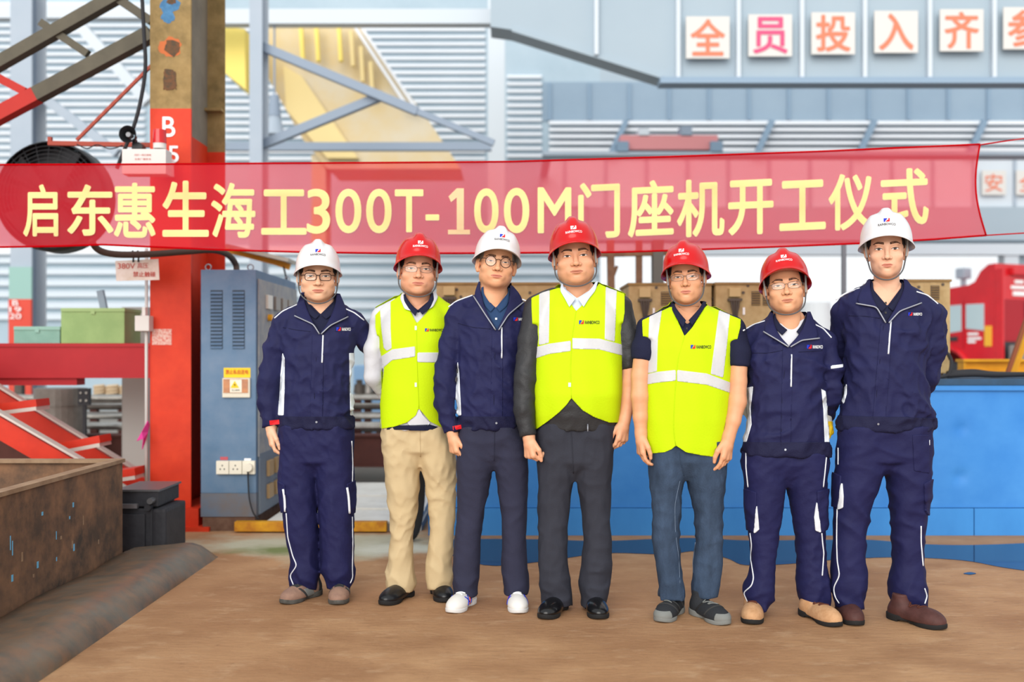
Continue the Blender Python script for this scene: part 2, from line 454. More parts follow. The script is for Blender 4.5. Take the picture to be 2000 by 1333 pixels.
M_WALL = mat('wall_hazed', '#a5b4be', 0.7, col2='#9cacb8', scale=0.6, amount=0.5, sharp=0.6)  # far wall and steel colours paled: the hall's haze is put into them
M_WALLB = mat('wall_panel_blue', '#8ea2b3', 0.7, col2='#8297aa', scale=0.8, amount=0.5, sharp=0.6)
M_WALLD = mat('wall_rib', '#7e95aa', 0.7)
M_LOUV = mat('louvre_white', '#dfe3e8', 0.6); M_LOUVB = mat('louvre_back', '#9fb3c0', 0.7, col2='#aabcc8', scale=0.7)  # white stands in for daylight coming through louvres and window band
M_STEELP = mat('steel_pale', '#aab5c1', 0.6, col2='#9dabb9', scale=2, amount=0.5, sharp=0.6)
M_STEELL = mat('steel_light', '#c9d2da', 0.6)
M_STEELD = mat('steel_bluegrey', '#8c9aab', 0.6)
DB = 22.0
def wall_piece(name, pieces, m, parent=None):
    mb = MB()
    for x0, x1, y0, y1, d, dep in pieces: pb(mb, x0, x1, y0, y1, d, dep)
    o = mb.build(name, m, parent)
    if parent is None: tag(o, kind='structure')
    return o
# rear wall: solid on the left, open below a header on the right
wb = wall_piece('wall_rear', [(-900, 1172, -500, 801, DB, 0.25)], M_LOUVB)
wb2 = wall_piece('wall_right', [(1172, 2900, -500, 497, DB, 0.25), (1960, 2900, 497, 801, DB, 0.25)], M_WALL)
def child_box(name, par, x0, x1, y0, y1, d, dep, m): return pb(MB(), x0, x1, y0, y1, d, dep).build(name, m, par)
# louvre slats, bay by bay
def slat_proto(w, h):
    return MB().prism([(0, -h / 2), (-0.11, -h / 2 - 0.012), (-0.11, -h / 2 + 0.02), (0, h / 2)], 0, w, 'x')
def slats(par, x0, x1, ys, d, hp, m, name='louvre_slat'):
    w = xx(x1, d) - xx(x0, d); h = hp * d / F_PX; me = None
    for y in ys:
        if me is None:
            o = slat_proto(w, h).build(name, m, par); me = o.data
        else:
            o = bpy.data.objects.new(name, me); COL.objects.link(o); o.parent = par
        o.location = (xx(x0, d), d, zz(y, d))
    return me
slats(wb, -400, 285, range(8, 318, 14), DB, 7, M_LOUV)
slats(wb, 440, 948, range(58, 318, 14), DB, 7, M_LOUV)
slats(wb, 990, 1058, range(150, 318, 14), DB, 7, M_LOUV)
slats(wb, -400, 1168, range(486, 640, 22), DB, 12, M_STEELL, 'cladding_rib')
child_box('window_band', wb, -400, 1168, 482, 497, DB - 0.12, 0.1, M_LOUV)
# right wall: ribbed panels, light louvre band
for i, x in enumerate(range(1070, 2080, 78)): child_box('panel_rib', wb2, x, x + 7, 162, 234, DB - 0.08, 0.09, M_WALLD)
child_box('upper_panel', wb2, 1060, 2900, 160, 236, DB - 0.03, 0.03, M_WALLB)
slats(wb2, 1072, 2100, range(240, 300, 13), DB - 0.06, 8, M_LOUV)
for x in (1205, 1490, 1690, 1905): 
    mb = MB(); mb.bar(P(x - 12, 300, DB - 0.3), P(x + 18, 236, DB - 0.3), 0.12, 0.12); mb.build('window_strut', M_WALLD, wb2)
child_box('lower_panel', wb2, 1060, 2900, 302, 404, DB - 0.04, 0.04, M_STEELL)  # light colour stands in for daylight behind the banner
for x in range(1100, 2080, 80): child_box('panel_rib', wb2, x, x + 6, 304, 402, DB - 0.08, 0.05, M_STEELP)
child_box('door_header', wb2, 1150, 2900, 476, 498, DB - 0.3, 0.3, M_STEELL)
child_box('door_pelmet', wb2, 1150, 2900, 404, 470, DB - 0.2, 0.2, M_WALL)
child_box('door_post', wb2, 1962, 1990, 480, 801, DB - 0.25, 0.25, M_STEELL)
M_SIGN = mat('sign_plate', '#d2d0cc', 0.6); M_SIGNR = mat('sign_orange_red', '#dd7d60', 0.6); M_SIGNP = mat('sign_rose', '#d4527c', 0.6)
for x in (1918, 1985):
    s_ = pb(MB(), x, x + 47, 333, 381, DB - 0.14, 0.03).build('slogan_plate', M_SIGN); tag(s_, 'small far white slogan plate on the blue wall ' + ('just right of the banner end' if x == 1918 else 'at the right picture edge'), 'sign', 'far slogan plates')
    text_on('lettering', '安' if x == 1918 else '全', P(x + 23, 357, DB - 0.145), 0.38, 0.38, M_SIGNR, s_, bold=0.01)

# ---------------------------------------------------------------- overhead bridge girder with slogan plates
DG = 14.0
g = empty('bridge_girder', P(1500, 160, DG)); GO = Vector(g.location)
tag(g, 'pale grey overhead crane girder carrying red slogan plates', 'crane girder')
def gbuild(mb, name, m): 
    o = mb.build(name, m, g); o.location = -GO; return o
gbuild(MB().prism([(xx(958, DG), zz(-120, DG)), (xx(958, DG), zz(52, DG)), (xx(1000, DG), zz(58, DG)), (xx(1292, DG), zz(150, DG)), (xx(2300, DG), zz(150, DG)), (xx(2300, DG), zz(-120, DG))][::-1], DG, DG + 0.5), 'web_plate', M_WALL)
gbuild(pb(MB(), 1290, 2300, 150, 162, DG - 0.12, 0.3), 'bottom_flange', mat('flange_hazed_blue', '#8ba1b6', 0.6))  # blue lightened, distance haze mixed into the colour
gbuild(MB().bar(P(1000, 60, DG + 0.02), P(1292, 152, DG + 0.02), 0.12, 0.05), 'tapered_flange', M_WALL)
for x in (1165, 1325, 1443, 1567, 1690, 1817, 1943, 2070): gbuild(pb(MB(), x - 4, x + 4, -120, 150 if x > 1290 else 106, DG - 0.1, 0.11), 'stiffener', M_STEELL)
for k, (x, y, ch, mm) in enumerate(((1340, 32, '全', M_SIGNR), (1462, 28, '员', M_SIGNP), (1585, 24, '投', M_SIGNR), (1708, 21, '入', M_SIGNR), (1836, 18, '齐', M_SIGNR), (1960, 14, '参', M_SIGNR))):
    s_ = pb(MB(), x, x + 85, y, y + 82, DG - 0.14, 0.03).build('slogan_plate', M_SIGN)
    tag(s_, ('leftmost white slogan plate on the overhead girder, orange roofed character', 'white slogan plate with the only rose-pink character on the girder', 'third slogan plate from left on the girder, orange dense character', 'fourth slogan plate on the girder, orange character of two strokes', 'fifth slogan plate from left on the girder, orange character', 'slogan plate on the girder cut off by the right picture edge')[k], 'sign', 'slogan plates on the girder')
    text_on('lettering', ch, P(x + 42.5, y + 41, DG - 0.143), 0.47, 0.5, mm, s_, bold=0.02)
# red trolley under the far louvres
t_ = empty('crane_trolley', P(1305, 292, 19)); TO = Vector(t_.location); tag(t_, 'haze-pale red crane trolley hanging before the far louvre band', 'crane trolley')
M_TROL = mat('trolley_red', '#cf8a8c', 0.7)  # washed-out red, haze put into the colour
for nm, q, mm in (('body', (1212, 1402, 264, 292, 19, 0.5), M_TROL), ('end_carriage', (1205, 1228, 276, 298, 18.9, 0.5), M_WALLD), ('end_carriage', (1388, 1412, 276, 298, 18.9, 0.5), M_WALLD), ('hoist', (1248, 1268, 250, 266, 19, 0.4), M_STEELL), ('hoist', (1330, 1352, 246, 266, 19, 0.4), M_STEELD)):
    o = pb(MB(), *q).build(nm, mm, t_); o.location = -TO
o = pb(MB(), 1060, 2300, 296, 303, 18.9, 0.5).build('runway_beam', M_STEELP, t_); o.location = -TO
for x in (1062, 2280): o = pb(MB(), x, x + 16, 296, 303, 19.4, 2.5).build('bracket', M_STEELP, t_); o.location = -TO

# ---------------------------------------------------------------- yellow gantry crane far left
y_ = empty('yellow_crane', P(640, 300, 17)); YO = Vector(y_.location); tag(y_, 'pale yellow gantry crane girder sloping away behind the pale columns', 'crane')
M_YEL = mat('crane_yellow_hazed', '#cfc4ac', 0.7, col2='#d0bb8e', scale=1.2, amount=0.5); M_YELS = mat('crane_yellow', '#f0da74', 0.6); M_YELM = mat('crane_yellow_mid', '#e3cd92', 0.6)  # girder yellow paled, haze painted into it
def ybuild(mb, nm, m): o = mb.build(nm, m, y_); o.location = -YO; return o
q = lambda pts, d: [(xx(a, d), zz(b, d)) for a, b in pts]
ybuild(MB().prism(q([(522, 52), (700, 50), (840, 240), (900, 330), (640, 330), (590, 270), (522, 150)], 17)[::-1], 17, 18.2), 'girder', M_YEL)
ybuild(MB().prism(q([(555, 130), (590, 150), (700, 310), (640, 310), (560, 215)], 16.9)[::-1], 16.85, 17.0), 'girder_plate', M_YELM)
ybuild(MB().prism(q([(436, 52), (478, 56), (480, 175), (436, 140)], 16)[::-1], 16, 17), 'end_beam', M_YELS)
for x0, y0 in ((588, 50), (618, 50), (662, 50), (686, 60), (705, 90), (724, 120)): ybuild(MB().bar(P(x0, y0 + 2, 16.8), P(x0 + 4, y0 + 70, 16.8), 0.1, 0.06), 'rail_post', M_YELS if x0 < 680 else M_YELM)
ybuild(MB().box(xx(606, 17), xx(634, 17), 17.1, 17.6, 0, zz(300, 17)), 'leg', M_YEL); ybuild(MB().bar(P(690, 48, 16.75), P(800, 215, 16.75), 0.05, 0.05), 'hand_rail', M_LOUV); ybuild(MB().bar(P(702, 48, 16.75), P(815, 215, 16.75), 0.05, 0.05), 'hand_rail', M_LOUV)

# ---------------------------------------------------------------- pale columns, chords and braces of the hall
def steel_post(px0, px1, y0, d, m, label, dep=0.35, y1=None, parts=()):
    o = empty('hall_column', (xx((px0 + px1) / 2, d), d, 0)); O = Vector(o.location); w = px1 - px0
    z1 = zz(y0, d)
    for nm, a, b, e0, e1, mm in (('flange', px0, px1, 0, 0.03, m), ('web', px0 + w * 0.45, px0 + w * 0.55, 0.03, dep - 0.03, M_STEELD), ('flange', px0, px1, dep - 0.03, dep, M_STEELL)):
        c = MB().box(xx(a, d), xx(b, d), d + e0, d + e1, 0, z1).build(nm, mm, o); c.location = -O
    tag(o, label, 'column'); return o
steel_post(487, 512, -60, 13, M_STEELP, 'pale grey hall column just right of the red painted column')
steel_post(953, 986, -60, 18.5, M_STEELL, 'pale hall column rising behind the middle of the banner', 0.5)
c_ = steel_post(20, 62, -60, 12.5, M_STEELP, 'far hall column with red foot and white stencil at left edge', 0.4); O_ = Vector(c_.location)
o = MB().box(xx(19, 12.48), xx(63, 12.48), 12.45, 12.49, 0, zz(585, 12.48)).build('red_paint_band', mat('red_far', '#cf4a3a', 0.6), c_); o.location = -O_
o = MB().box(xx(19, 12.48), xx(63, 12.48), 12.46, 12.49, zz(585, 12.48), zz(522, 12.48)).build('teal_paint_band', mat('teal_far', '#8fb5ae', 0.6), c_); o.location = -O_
for s_, py in (('B', 592), ('19', 605), ('20', 618)): text_on('stencil', s_, P(30, py, 12.43), 0.07 * len(s_), 0.065, M_WHITE, c_, loc=O_)
def truss_bar(name, a, b, w, m, label, d, h=None, cat='beam', grp=None):
    A, B = P(*a, d), P(*b, d); mid = (A + B) / 2; o = MB().bar(A - mid, B - mid, w, h or w).build(name, m); o.location = mid; return tag(o, label, cat, grp)
truss_bar('roof_beam', (300, 36), (1010, 36), 0.22, M_STEELL, 'pale horizontal roof beam across the top behind the red column', 15.5)
truss_bar('roof_beam', (-420, 26), (300, 26), 0.2, M_STEELL, 'pale horizontal roof beam at the top left corner', 15.4)
truss_bar('wall_beam', (440, 287), (960, 287), 0.12, M_STEELD, 'blue-grey horizontal beam just above the banner', 15.5)
truss_bar('cross_brace', (508, 90), (815, 218), 0.11, M_STEELD, 'blue-grey brace falling to the right over the yellow crane', 13.2, grp='braces')
truss_bar('cross_brace', (508, 285), (750, 186), 0.11, M_STEELD, 'blue-grey brace rising to the right over the yellow crane', 13.31, grp='braces')
truss_bar('cross_brace', (810, 216), (965, 280), 0.08, M_STEELD, 'faint blue-grey brace between crane and middle column', 13.2, grp='braces')
truss_bar('cross_brace', (135, 26), (290, 200), 0.16, M_STEELL, 'pale brace crossing behind the dark lattice truss', 15.4, grp='braces')
truss_bar('cross_brace', (45, 160), (230, 300), 0.11, M_STEELP, 'thin pale brace low behind the dark lattice truss', 12.7, grp='braces')
lp = empty('high_bay_lamp', P(536, 200, 15.5)); tag(lp, 'grey bell lamp hanging before the yellow crane', 'lamp')
LO = Vector(lp.location)
c = P(536, 215, 15.5); o = MB().cyl((c[0], c[1], c[2] - 0.1), 0.1, 0.32, 'z', 20, 0.07).build('housing', M_STEELD, lp, smooth=False); o.location = -LO
o = MB().cyl((c[0], c[1], c[2] - 0.38), 0.16, 0.28, 'z', 20, 0.09).build('shade', M_STEELP, lp); o.location = -LO
o = MB().cyl((c[0], c[1], c[2] + 0.2), 0.015, 1.25, 'z', 8).build('hanger', M_STEELD, lp); o.location = -LO
# ================================================================== people: shared forms
SKIN = [mat('skin_%d' % i, c, 0.48, col2=c2, scale=14, amount=0.45, spec=0.35, bump=0.05, bscale=160, sharp=0.5)
        for i, (c, c2) in enumerate([('#e8b898', '#e3ab88'), ('#e5ab8a', '#dd9b78'), ('#e4ab85', '#dc9d75'), ('#e3aa86', '#da9a75'), ('#e1a680', '#d6966f'), ('#e2aa84', '#d99b74'), ('#e9ba9c', '#e1a888')])]
M_LIP = mat('lips', '#c9806c', 0.45); M_LIP2 = mat('lips_pale', '#c07d64', 0.5)
M_EYE = mat('eye_white', '#e6dcd4', 0.25); M_IRIS = mat('iris', '#241712', 0.15); M_LASH = mat('lashes', '#2a1c16', 0.7)
M_HAIR = mat('hair_black', '#1d1a1b', 0.55, bump=0.6, bscale=220, stretch=(1, 1, 0.2)); M_HAIRG = mat('hair_grey', '#77706a', 0.6, bump=0.5, bscale=220)
M_BROW = mat('eyebrow', '#4a3327', 0.8, col2='#8a6048', scale=90, amount=0.35)
M_NOSTRIL = mat('nostril', '#5d2c20', 0.8)
M_TEETH = mat('teeth', '#e9e2d8', 0.3)

def build_head():
    g = grid((-0.1, -0.135, -0.215), (0.1, 0.115, 0.125), 0.0024)
    f = ell(g, (0, 0.012, 0.03), (0.0745, 0.097, 0.088))
    f = smin(f, ell(g, (0, -0.028, -0.03), (0.0665, 0.063, 0.084)), 0.02)
    f = smin(f, ell(g, (0, -0.032, -0.07), (0.050, 0.054, 0.043)), 0.024)
    f = smin(f, ell(g, (0, -0.072, -0.096), (0.022, 0.018, 0.017)), 0.022)
    for s in (-1, 1):
        f = smin(f, ell(g, (s * 0.054, 0.004, -0.058), (0.010, 0.028, 0.026)), 0.022)
        f = smin(f, ell(g, (s * 0.043, -0.062, -0.028), (0.022, 0.021, 0.019)), 0.018)
    f = smin(f, ell(g, (0, -0.083, 0.021), (0.048, 0.012, 0.010)), 0.018)
    for s in (-1, 1):
        f = smax(f, -ell(g, (s * 0.031, -0.105, 0.001), (0.02, 0.016, 0.0125)), 0.012)
        f = smin(f, ell(g, (s * 0.032, -0.0735, 0.000), (0.0175, 0.0155, 0.0125)), 0.005)
        f = smax(f, -rcone(g, (s * 0.019, -0.1, -0.042), (s * 0.032, -0.092, -0.066), 0.0042, 0.003), 0.008)
    f = smin(f, rcone(g, (0, -0.088, 0.008), (0, -0.1085, -0.031), 0.0075, 0.0095), 0.012)
    f = smin(f, ell(g, (0, -0.109, -0.034), (0.0115, 0.0105, 0.0095)), 0.006)
    for s in (-1, 1): f = smin(f, ell(g, (s * 0.0135, -0.0975, -0.036), (0.0085, 0.0105, 0.0078)), 0.005)
    for s in (-1, 1): f = smax(f, -ell(g, (s * 0.0068, -0.1065, -0.0425), (0.0038, 0.006, 0.003)), 0.003)
    f = smin(f, ell(g, (0, -0.084, -0.066), (0.03, 0.013, 0.016)), 0.016)
    f = smin(f, ell(g, (0, -0.0935, -0.0612), (0.0225, 0.0062, 0.0045)), 0.006)
    f = smin(f, ell(g, (0, -0.0910, -0.0705), (0.0195, 0.0072, 0.0050)), 0.006)
    f = smax(f, -ell(g, (0, -0.104, -0.0658), (0.0235, 0.0105, 0.0012)), 0.003)
    f = smax(f, -ell(g, (0, -0.1005, -0.0805), (0.016, 0.008, 0.003)), 0.008)
    f = smin(f, rcone(g, (0, 0.022, -0.05), (0, 0.034, -0.215), 0.052, 0.06), 0.025)
    f = np.maximum(f, -0.208 - g[2])
    for s in (-1, 1):
        f = smin(f, ell(g, (s * 0.0785, 0.012, -0.012), (0.0085, 0.0175, 0.0305)), 0.006); f = smin(f, ell(g, (s * 0.0845, 0.022, -0.006), (0.0075, 0.012, 0.0265)), 0.005)
        f = smin(f, ell(g, (s * 0.0755, 0.008, -0.036), (0.007, 0.010, 0.011)), 0.006)
        f = smax(f, -ell(g, (s * 0.087, 0.006, -0.010), (0.006, 0.0085, 0.016)), 0.006)
    V, Fq = surf(f, g, 1)
    return V, Fq, normals(V, Fq)
HV, HF, HN = build_head()
HB = bvh(HV, HF)
def hhit(x, z):
    r = HB.ray_cast(Vector((x, -0.4, z)), Vector((0, 1, 0)))
    return np.array(r[0]) if r[0] is not None else np.array([x, -0.05, z])
def head_features():
    """name, V, F, material key; all in head space"""
    out = []; x, y, z = HV[:, 0], HV[:, 1], HV[:, 2]; front = y < -0.04
    for s in (-1, 1):
        u = (x - s * 0.0325) / 0.0155; vt = 0.0048 * (1 - u * u) + 0.0006 * s * u; vb = -0.0034 * (1 - u * u) + 0.0006 * s * u
        al = np.where(front, np.minimum(vt - z, z - vb), -1.0)
        al = np.maximum(al, -0.02)
        E = region(HV, HF, HN, al, 0.0006); out.append(('eye', E[0], E[1], 'eye', s))
        ir = np.minimum(al, 0.0058 - np.hypot(x - s * 0.0322, z - 0.0006))
        E = region(HV, HF, HN, ir, 0.0011); out.append(('iris', E[0], E[1], 'iris', s))
        pts = [hhit(s * 0.0325 + t * 0.0168, 0.0052 * (1 - t * t) + 0.0006 * s * t) + (0, -0.0008, 0) for t in np.linspace(-1, 1, 11)]
        T = tube_mesh(pts, [0.0004 + 0.0012 * (1 - abs(t) ** 3) for t in np.linspace(-1, 1, 11)], 6); out.append(('eyelashes', np.array([v[:] for v in T[0]]), T[1], 'lash', s))
        q = (s * x - 0.012) / 0.043; top = 0.0225 + 0.0055 * np.sin(np.clip(q, 0, 1) * 2.6) - 0.004 * np.clip(q, 0, 1); th = 0.0036 * (1 - np.clip(q, 0, 1) ** 2) + 0.0010
        br = np.minimum(np.minimum(q, 1 - q) * 0.02, th - np.abs(z - top)); br = np.where(front, br, -0.01)
        E = region(HV, HF, HN, br, 0.0012); out.append(('eyebrow', E[0], E[1], 'brow', s))
        E = tube_mesh([hhit(s * 0.0068 + t, -0.0412) + (0, -0.0002, 0) for t in (-0.003, 0, 0.003)], [0.0008, 0.0016, 0.0008], 6); out.append(('nostril', np.array([v[:] for v in E[0]]), E[1], 'nostril', s))
    u = x / 0.0245; lt = -0.0585 * 1 + (-0.0015) * np.cos(np.clip(u, -1, 1) * 6.28) * 0.5 - 0.0060 * u * u; lb = -0.0755 + 0.0105 * u * u
    lp = np.where(front, np.minimum(lt - z, z - lb), -0.02)
    E = region(HV, HF, HN, np.maximum(lp, -0.02), 0.0005); out.append(('lips', E[0], E[1], 'lip', 0))
    pts = [hhit(t * 0.0225, -0.0660 + 0.0012 * abs(t) + 0.0004 * math.cos(6 * t)) + (0, -0.0004, 0) for t in np.linspace(-1, 1, 13)]
    T = tube_mesh(pts, [0.0003 + 0.0007 * (1 - abs(t)) for t in np.linspace(-1, 1, 13)], 6); out.append(('mouth_line', np.array([v[:] for v in T[0]]), T[1], 'nostril', 0))
    hl = np.minimum(z - (-0.005 - 0.028 * np.clip((y - 0.01) / 0.06, -1, 1.6)), y + 0.042 - 0.0 * z)
    hl = np.maximum(hl, np.minimum(z - 0.075, y + 0.075))
    ear = np.hypot((y - 0.012) / 0.9, (z + 0.012) / 1.4) - 0.024
    hl = np.minimum(hl, np.where(np.abs(x) > 0.066, ear, 1.0))
    E = region(HV, HF, HN, hl, 0.003); out.append(('hair', E[0], E[1], 'hair', 0))
    return out
HFEAT = head_features()

# ------------------------------------------------------------------ safety helmet
def build_helmet():
    n = 96; rows = []
    def ring(t_z, rr, ext, zz, drop=1.0):
        R = []
        for i in range(n):
            a = 2 * math.pi * i / n; c, s = math.sin(a), -math.cos(a)          # a = 0 faces -y
            ry = 0.131 if s < 0 else 0.122
            e = ext * (0.35 + 0.65 * max(0, -s) ** 3 + 0.12 * max(0, s) ** 2)
            x = c * (0.104 * rr + e * 0.55); y = 0.004 + s * (ry * rr + e)
            z = zz - ext * 0.2 * (1 - max(0, -s) ** 2) - 0.019 * drop * (1 - max(0, -s) ** 1.6) - 0.004 * drop * max(0, s)
            if rr < 0.999 and ext == 0:
                k = np.clip((t_z - 0.45) / 0.4, 0, 1); k = k * k * (3 - 2 * k)
                z += 0.0165 * math.exp(-(abs(x) / 0.023) ** 4) * k
                z += 0.003 * math.exp(-(abs(abs(x) - 0.062) / 0.012) ** 2) * np.clip((t_z - 0.1) / 0.3, 0, 1)
            R.append((x, y, z))
        return R
    h = 0.118; base = 0.040
    for ext, zz in ((0.046, base - 0.0085), (0.048, base - 0.0065), (0.044, base - 0.003), (0.026, base + 0.002), (0.010, base + 0.005), (0.003, base + 0.010)):
        rows.append(ring(0, 1.0, ext, zz))
    for th in np.linspace(0.06, 0.985, 26):
        a = th * math.pi / 2; e = 2 / 2.25
        rows.append(ring(math.sin(a) ** e, math.cos(a) ** e, 0, base + 0.010 + (h - 0.010) * math.sin(a) ** e, max(0.0, 1 - th * 1.6)))
    outer = rows
    V = []; F = []
    for r in outer: V += r
    m = len(outer)
    for i in range(m - 1):
        for j in range(n): F.append([i * n + j, i * n + (j + 1) % n, (i + 1) * n + (j + 1) % n, (i + 1) * n + j])
    V.append((0, 0.004, base + h + 0.0165)); F += [[(m - 1) * n + j, (m - 1) * n + (j + 1) % n, len(V) - 1] for j in range(n)]
    # underside of the brim and the inside of the shell
    ib = len(V); inner = []
    inner.append(ring(0, 1.0, 0.044, base - 0.0085)); inner.append(ring(0, 0.985, 0.0, base - 0.002))
    for th in np.linspace(0.1, 0.97, 8):
        a = th * math.pi / 2; inner.append([(x * 0.965, y * 0.965, z - 0.004) for x, y, z in ring(0, math.cos(a) ** 0.9, 0, base + (h - 0.004) * math.sin(a) ** 0.9, max(0.0, 1 - th * 1.6))])
    for r in inner: V += r
    k = len(inner)
    for i in range(k - 1):
        for j in range(n): F.append([ib + i * n + (j + 1) % n, ib + i * n + j, ib + (i + 1) * n + j, ib + (i + 1) * n + (j + 1) % n])
    F += [[j, ib + j, ib + (j + 1) % n, (j + 1) % n] for j in range(n)]
    F.append([ib + (k - 1) * n + j for j in range(n)])
    return np.array(V), F
KV, KF = build_helmet()
KB = BVHTree.FromPolygons(KV.tolist(), KF)
M_HELM = {'w': mat('helmet_white', '#dcdada', 0.25, coat=0.25), 'r': mat('helmet_red', '#c00408', 0.25, coat=0.25)}
M_STRAP = mat('chin_strap', '#5a5a5c', 0.75); M_STRAPL = mat('strap_pale', '#9d9d9b', 0.7)
EMBL_B = [(-1, -0.85), (-1, 1), (0.05, 1), (0.22, 0.75), (-0.2, 0.1), (-0.42, -0.2), (-0.5, -0.85)]
EMBL_R = [(1, 1), (0.55, 1), (0.55, 0.2), (0.2, 0.05), (-0.15, -0.4), (-0.4, -0.85), (0.75, -0.85), (1, -0.6)]
def helmet_print():
    out = []
    def proj(V, off=0.0008):
        R = []
        for u, v in V:
            h = KB.ray_cast(Vector((u, -0.4, v)), Vector((0, 1, 0)))[0]; R.append((h[0], h[1] - off, h[2]))
        return np.array(R)
    V, F, sz = text_mesh('RAINBOWCO', 0.012)
    W = np.array([(p[0] * 0.068 / sz[0], 0.088 + p[1] * 0.0105 / sz[1] - 2.0 * (p[0] * 0.068 / sz[0]) ** 2) for p in V]); Q = proj(W); Q[:, 1] -= V[:, 2] * 0.00006; out.append(('lettering', Q, F))
    for nm, E in (('emblem_blue', EMBL_B), ('emblem_red', EMBL_R)):
        W = [(u * 0.0118, 0.1055 + v * 0.0085) for u, v in E]; out.append((nm, proj(W), [list(range(len(W)))[::-1]]))
    return out
KPRINT = helmet_print()

# ------------------------------------------------------------------ hands
def hand_sdf(g, o, D, T, Pn, bend=(28, 38, 25), s=1.0, thumb=0.0):
    """o wrist, D towards the fingers, T thumb side, Pn the way the palm faces"""
    o, D, T, Pn = (np.asarray(v, float) for v in (o, D, T, Pn))
    at = lambda d, t, p: o + (D * d + T * t + Pn * p) * s
    f = blank(g)
    into(f, g, at(-0.01, 0, 0), at(0.03, 0.002, 0), 0.027 * s, 0.025 * s, 0.01)
    for t0, t1, d1, r1 in ((0.016, 0.024, 0.082, 0.0135), (-0.012, -0.022, 0.08, 0.0135), (0, 0, 0.083, 0.0145)): into(f, g, at(0.03, t0, 0), at(d1, t1, 0), 0.018 * s, r1 * s, 0.012)
    for k, (t, L, r) in enumerate(((0.030, 0.070, 0.0092), (0.0105, 0.078, 0.0094), (-0.0095, 0.072, 0.0090), (-0.028, 0.056, 0.0080))):
        p = at(0.084 - 0.004 * abs(k - 1.2), t, 0); a = 0
        for q, (fr, bd) in enumerate(zip((0.44, 0.32, 0.24), bend)):
            a += math.radians(bd + 5 * k); d = D * math.cos(a) + Pn * math.sin(a); e = p + d * L * fr * s
            into(f, g, p, e, (r - 0.0007 * q) * s, (r - 0.0007 * (q + 1)) * s, 0.0045 if q == 0 else 0.002); p = e
    a = at(0.022, 0.022, 0.006); b = at(0.058, 0.046 - 0.01 * thumb, 0.016 + 0.012 * thumb); c = at(0.085, 0.046 - 0.018 * thumb, 0.026 + 0.016 * thumb); e = at(0.106, 0.042 - 0.02 * thumb, 0.03 + 0.018 * thumb)
    into(f, g, a, b, 0.015 * s, 0.0115 * s, 0.007); into(f, g, b, c, 0.0113 * s, 0.0098 * s, 0.004); into(f, g, c, e, 0.0098 * s, 0.0078 * s, 0.003)
    return f
def make_hand(fore, o, D, T, Pn, bend, s=1.0, thumb=0.0, h=0.0026):
    """forearm chain [(point, radius)] continued into a hand"""
    o = np.asarray(o, float); D = np.asarray(D, float); D = D / np.linalg.norm(D)
    T = np.asarray(T, float); T = T - D * (T @ D); T /= np.linalg.norm(T); Pn = np.asarray(Pn, float); Pn = Pn - D * (Pn @ D) - T * (Pn @ T); Pn /= np.linalg.norm(Pn)
    pts = [np.asarray(p, float) for p, r in fore]; rad = [r for p, r in fore]
    tip = o + D * 0.17; allp = np.array(pts + [o, tip]); lo = allp.min(0) - 0.058; hi = allp.max(0) + 0.058
    g = grid(lo, hi, h)
    f = hand_sdf(g, o, D, T, Pn, bend, s, thumb)
    q = pts + [o]; rr = rad + [0.0265 * s]
    for i in range(len(q) - 1): into(f, g, q[i], q[i + 1], rr[i], rr[i + 1], 0.012)
    return surf(f, g, 1)

# ------------------------------------------------------------------ shoes (toe towards -y, ankle above the origin)
def build_shoe(kind):
    L = 0.0; g = grid((-0.065, -0.2, -0.005), (0.065, 0.105, 0.14), 0.0036)
    toe_h = {'sneaker': 0.032, 'boot': 0.042, 'leather': 0.03}[kind]
    f = ell(g, (0, -0.118, 0.028), (0.0475, 0.066, toe_h + 0.004))
    f = smin(f, ell(g, (0.0, -0.06, 0.03), (0.046, 0.085, 0.048)), 0.03)
    f = smin(f, ell(g, (0, 0.035, 0.035), (0.037, 0.055, 0.05)), 0.03)
    f = smin(f, rcone(g, (0, 0.03, 0.06), (0, 0.028, 0.115), 0.037, 0.036), 0.03)
    f = np.maximum(f, 0.017 - g[2]); f = smax(f, g[2] - (0.092 if kind == 'leather' else 0.118), 0.006)
    up = surf(f, g, 1)
    s = ell(g, (0, -0.112, 0.02), (0.0515, 0.075, 0.09)); s = smin(s, ell(g, (0, 0.03, 0.02), (0.043, 0.066, 0.09)), 0.05)
    heel = {'sneaker': 0.03, 'boot': 0.031, 'leather': 0.022}[kind]
    top = 0.021 + (heel - 0.021) * np.clip((g[1] + 0.1) / 0.12, 0, 1) + 0.0 * g[0]
    toe_up = 0.010 * np.clip((-g[1] - 0.135) / 0.06, 0, 1) ** 2
    s = smax(smax(s, g[2] - top - toe_up, 0.004), toe_up - g[2], 0.003)
    if kind != 'sneaker':
        s = smax(s, -np.maximum(np.maximum(np.abs(g[1] + 0.005) - 0.025, g[2] - 0.008), np.abs(g[0]) - 0.2), 0.003)
    so = surf(s, g, 0)
    return up, so
SHOE = {k: build_shoe(k) for k in ('sneaker', 'boot', 'leather')}
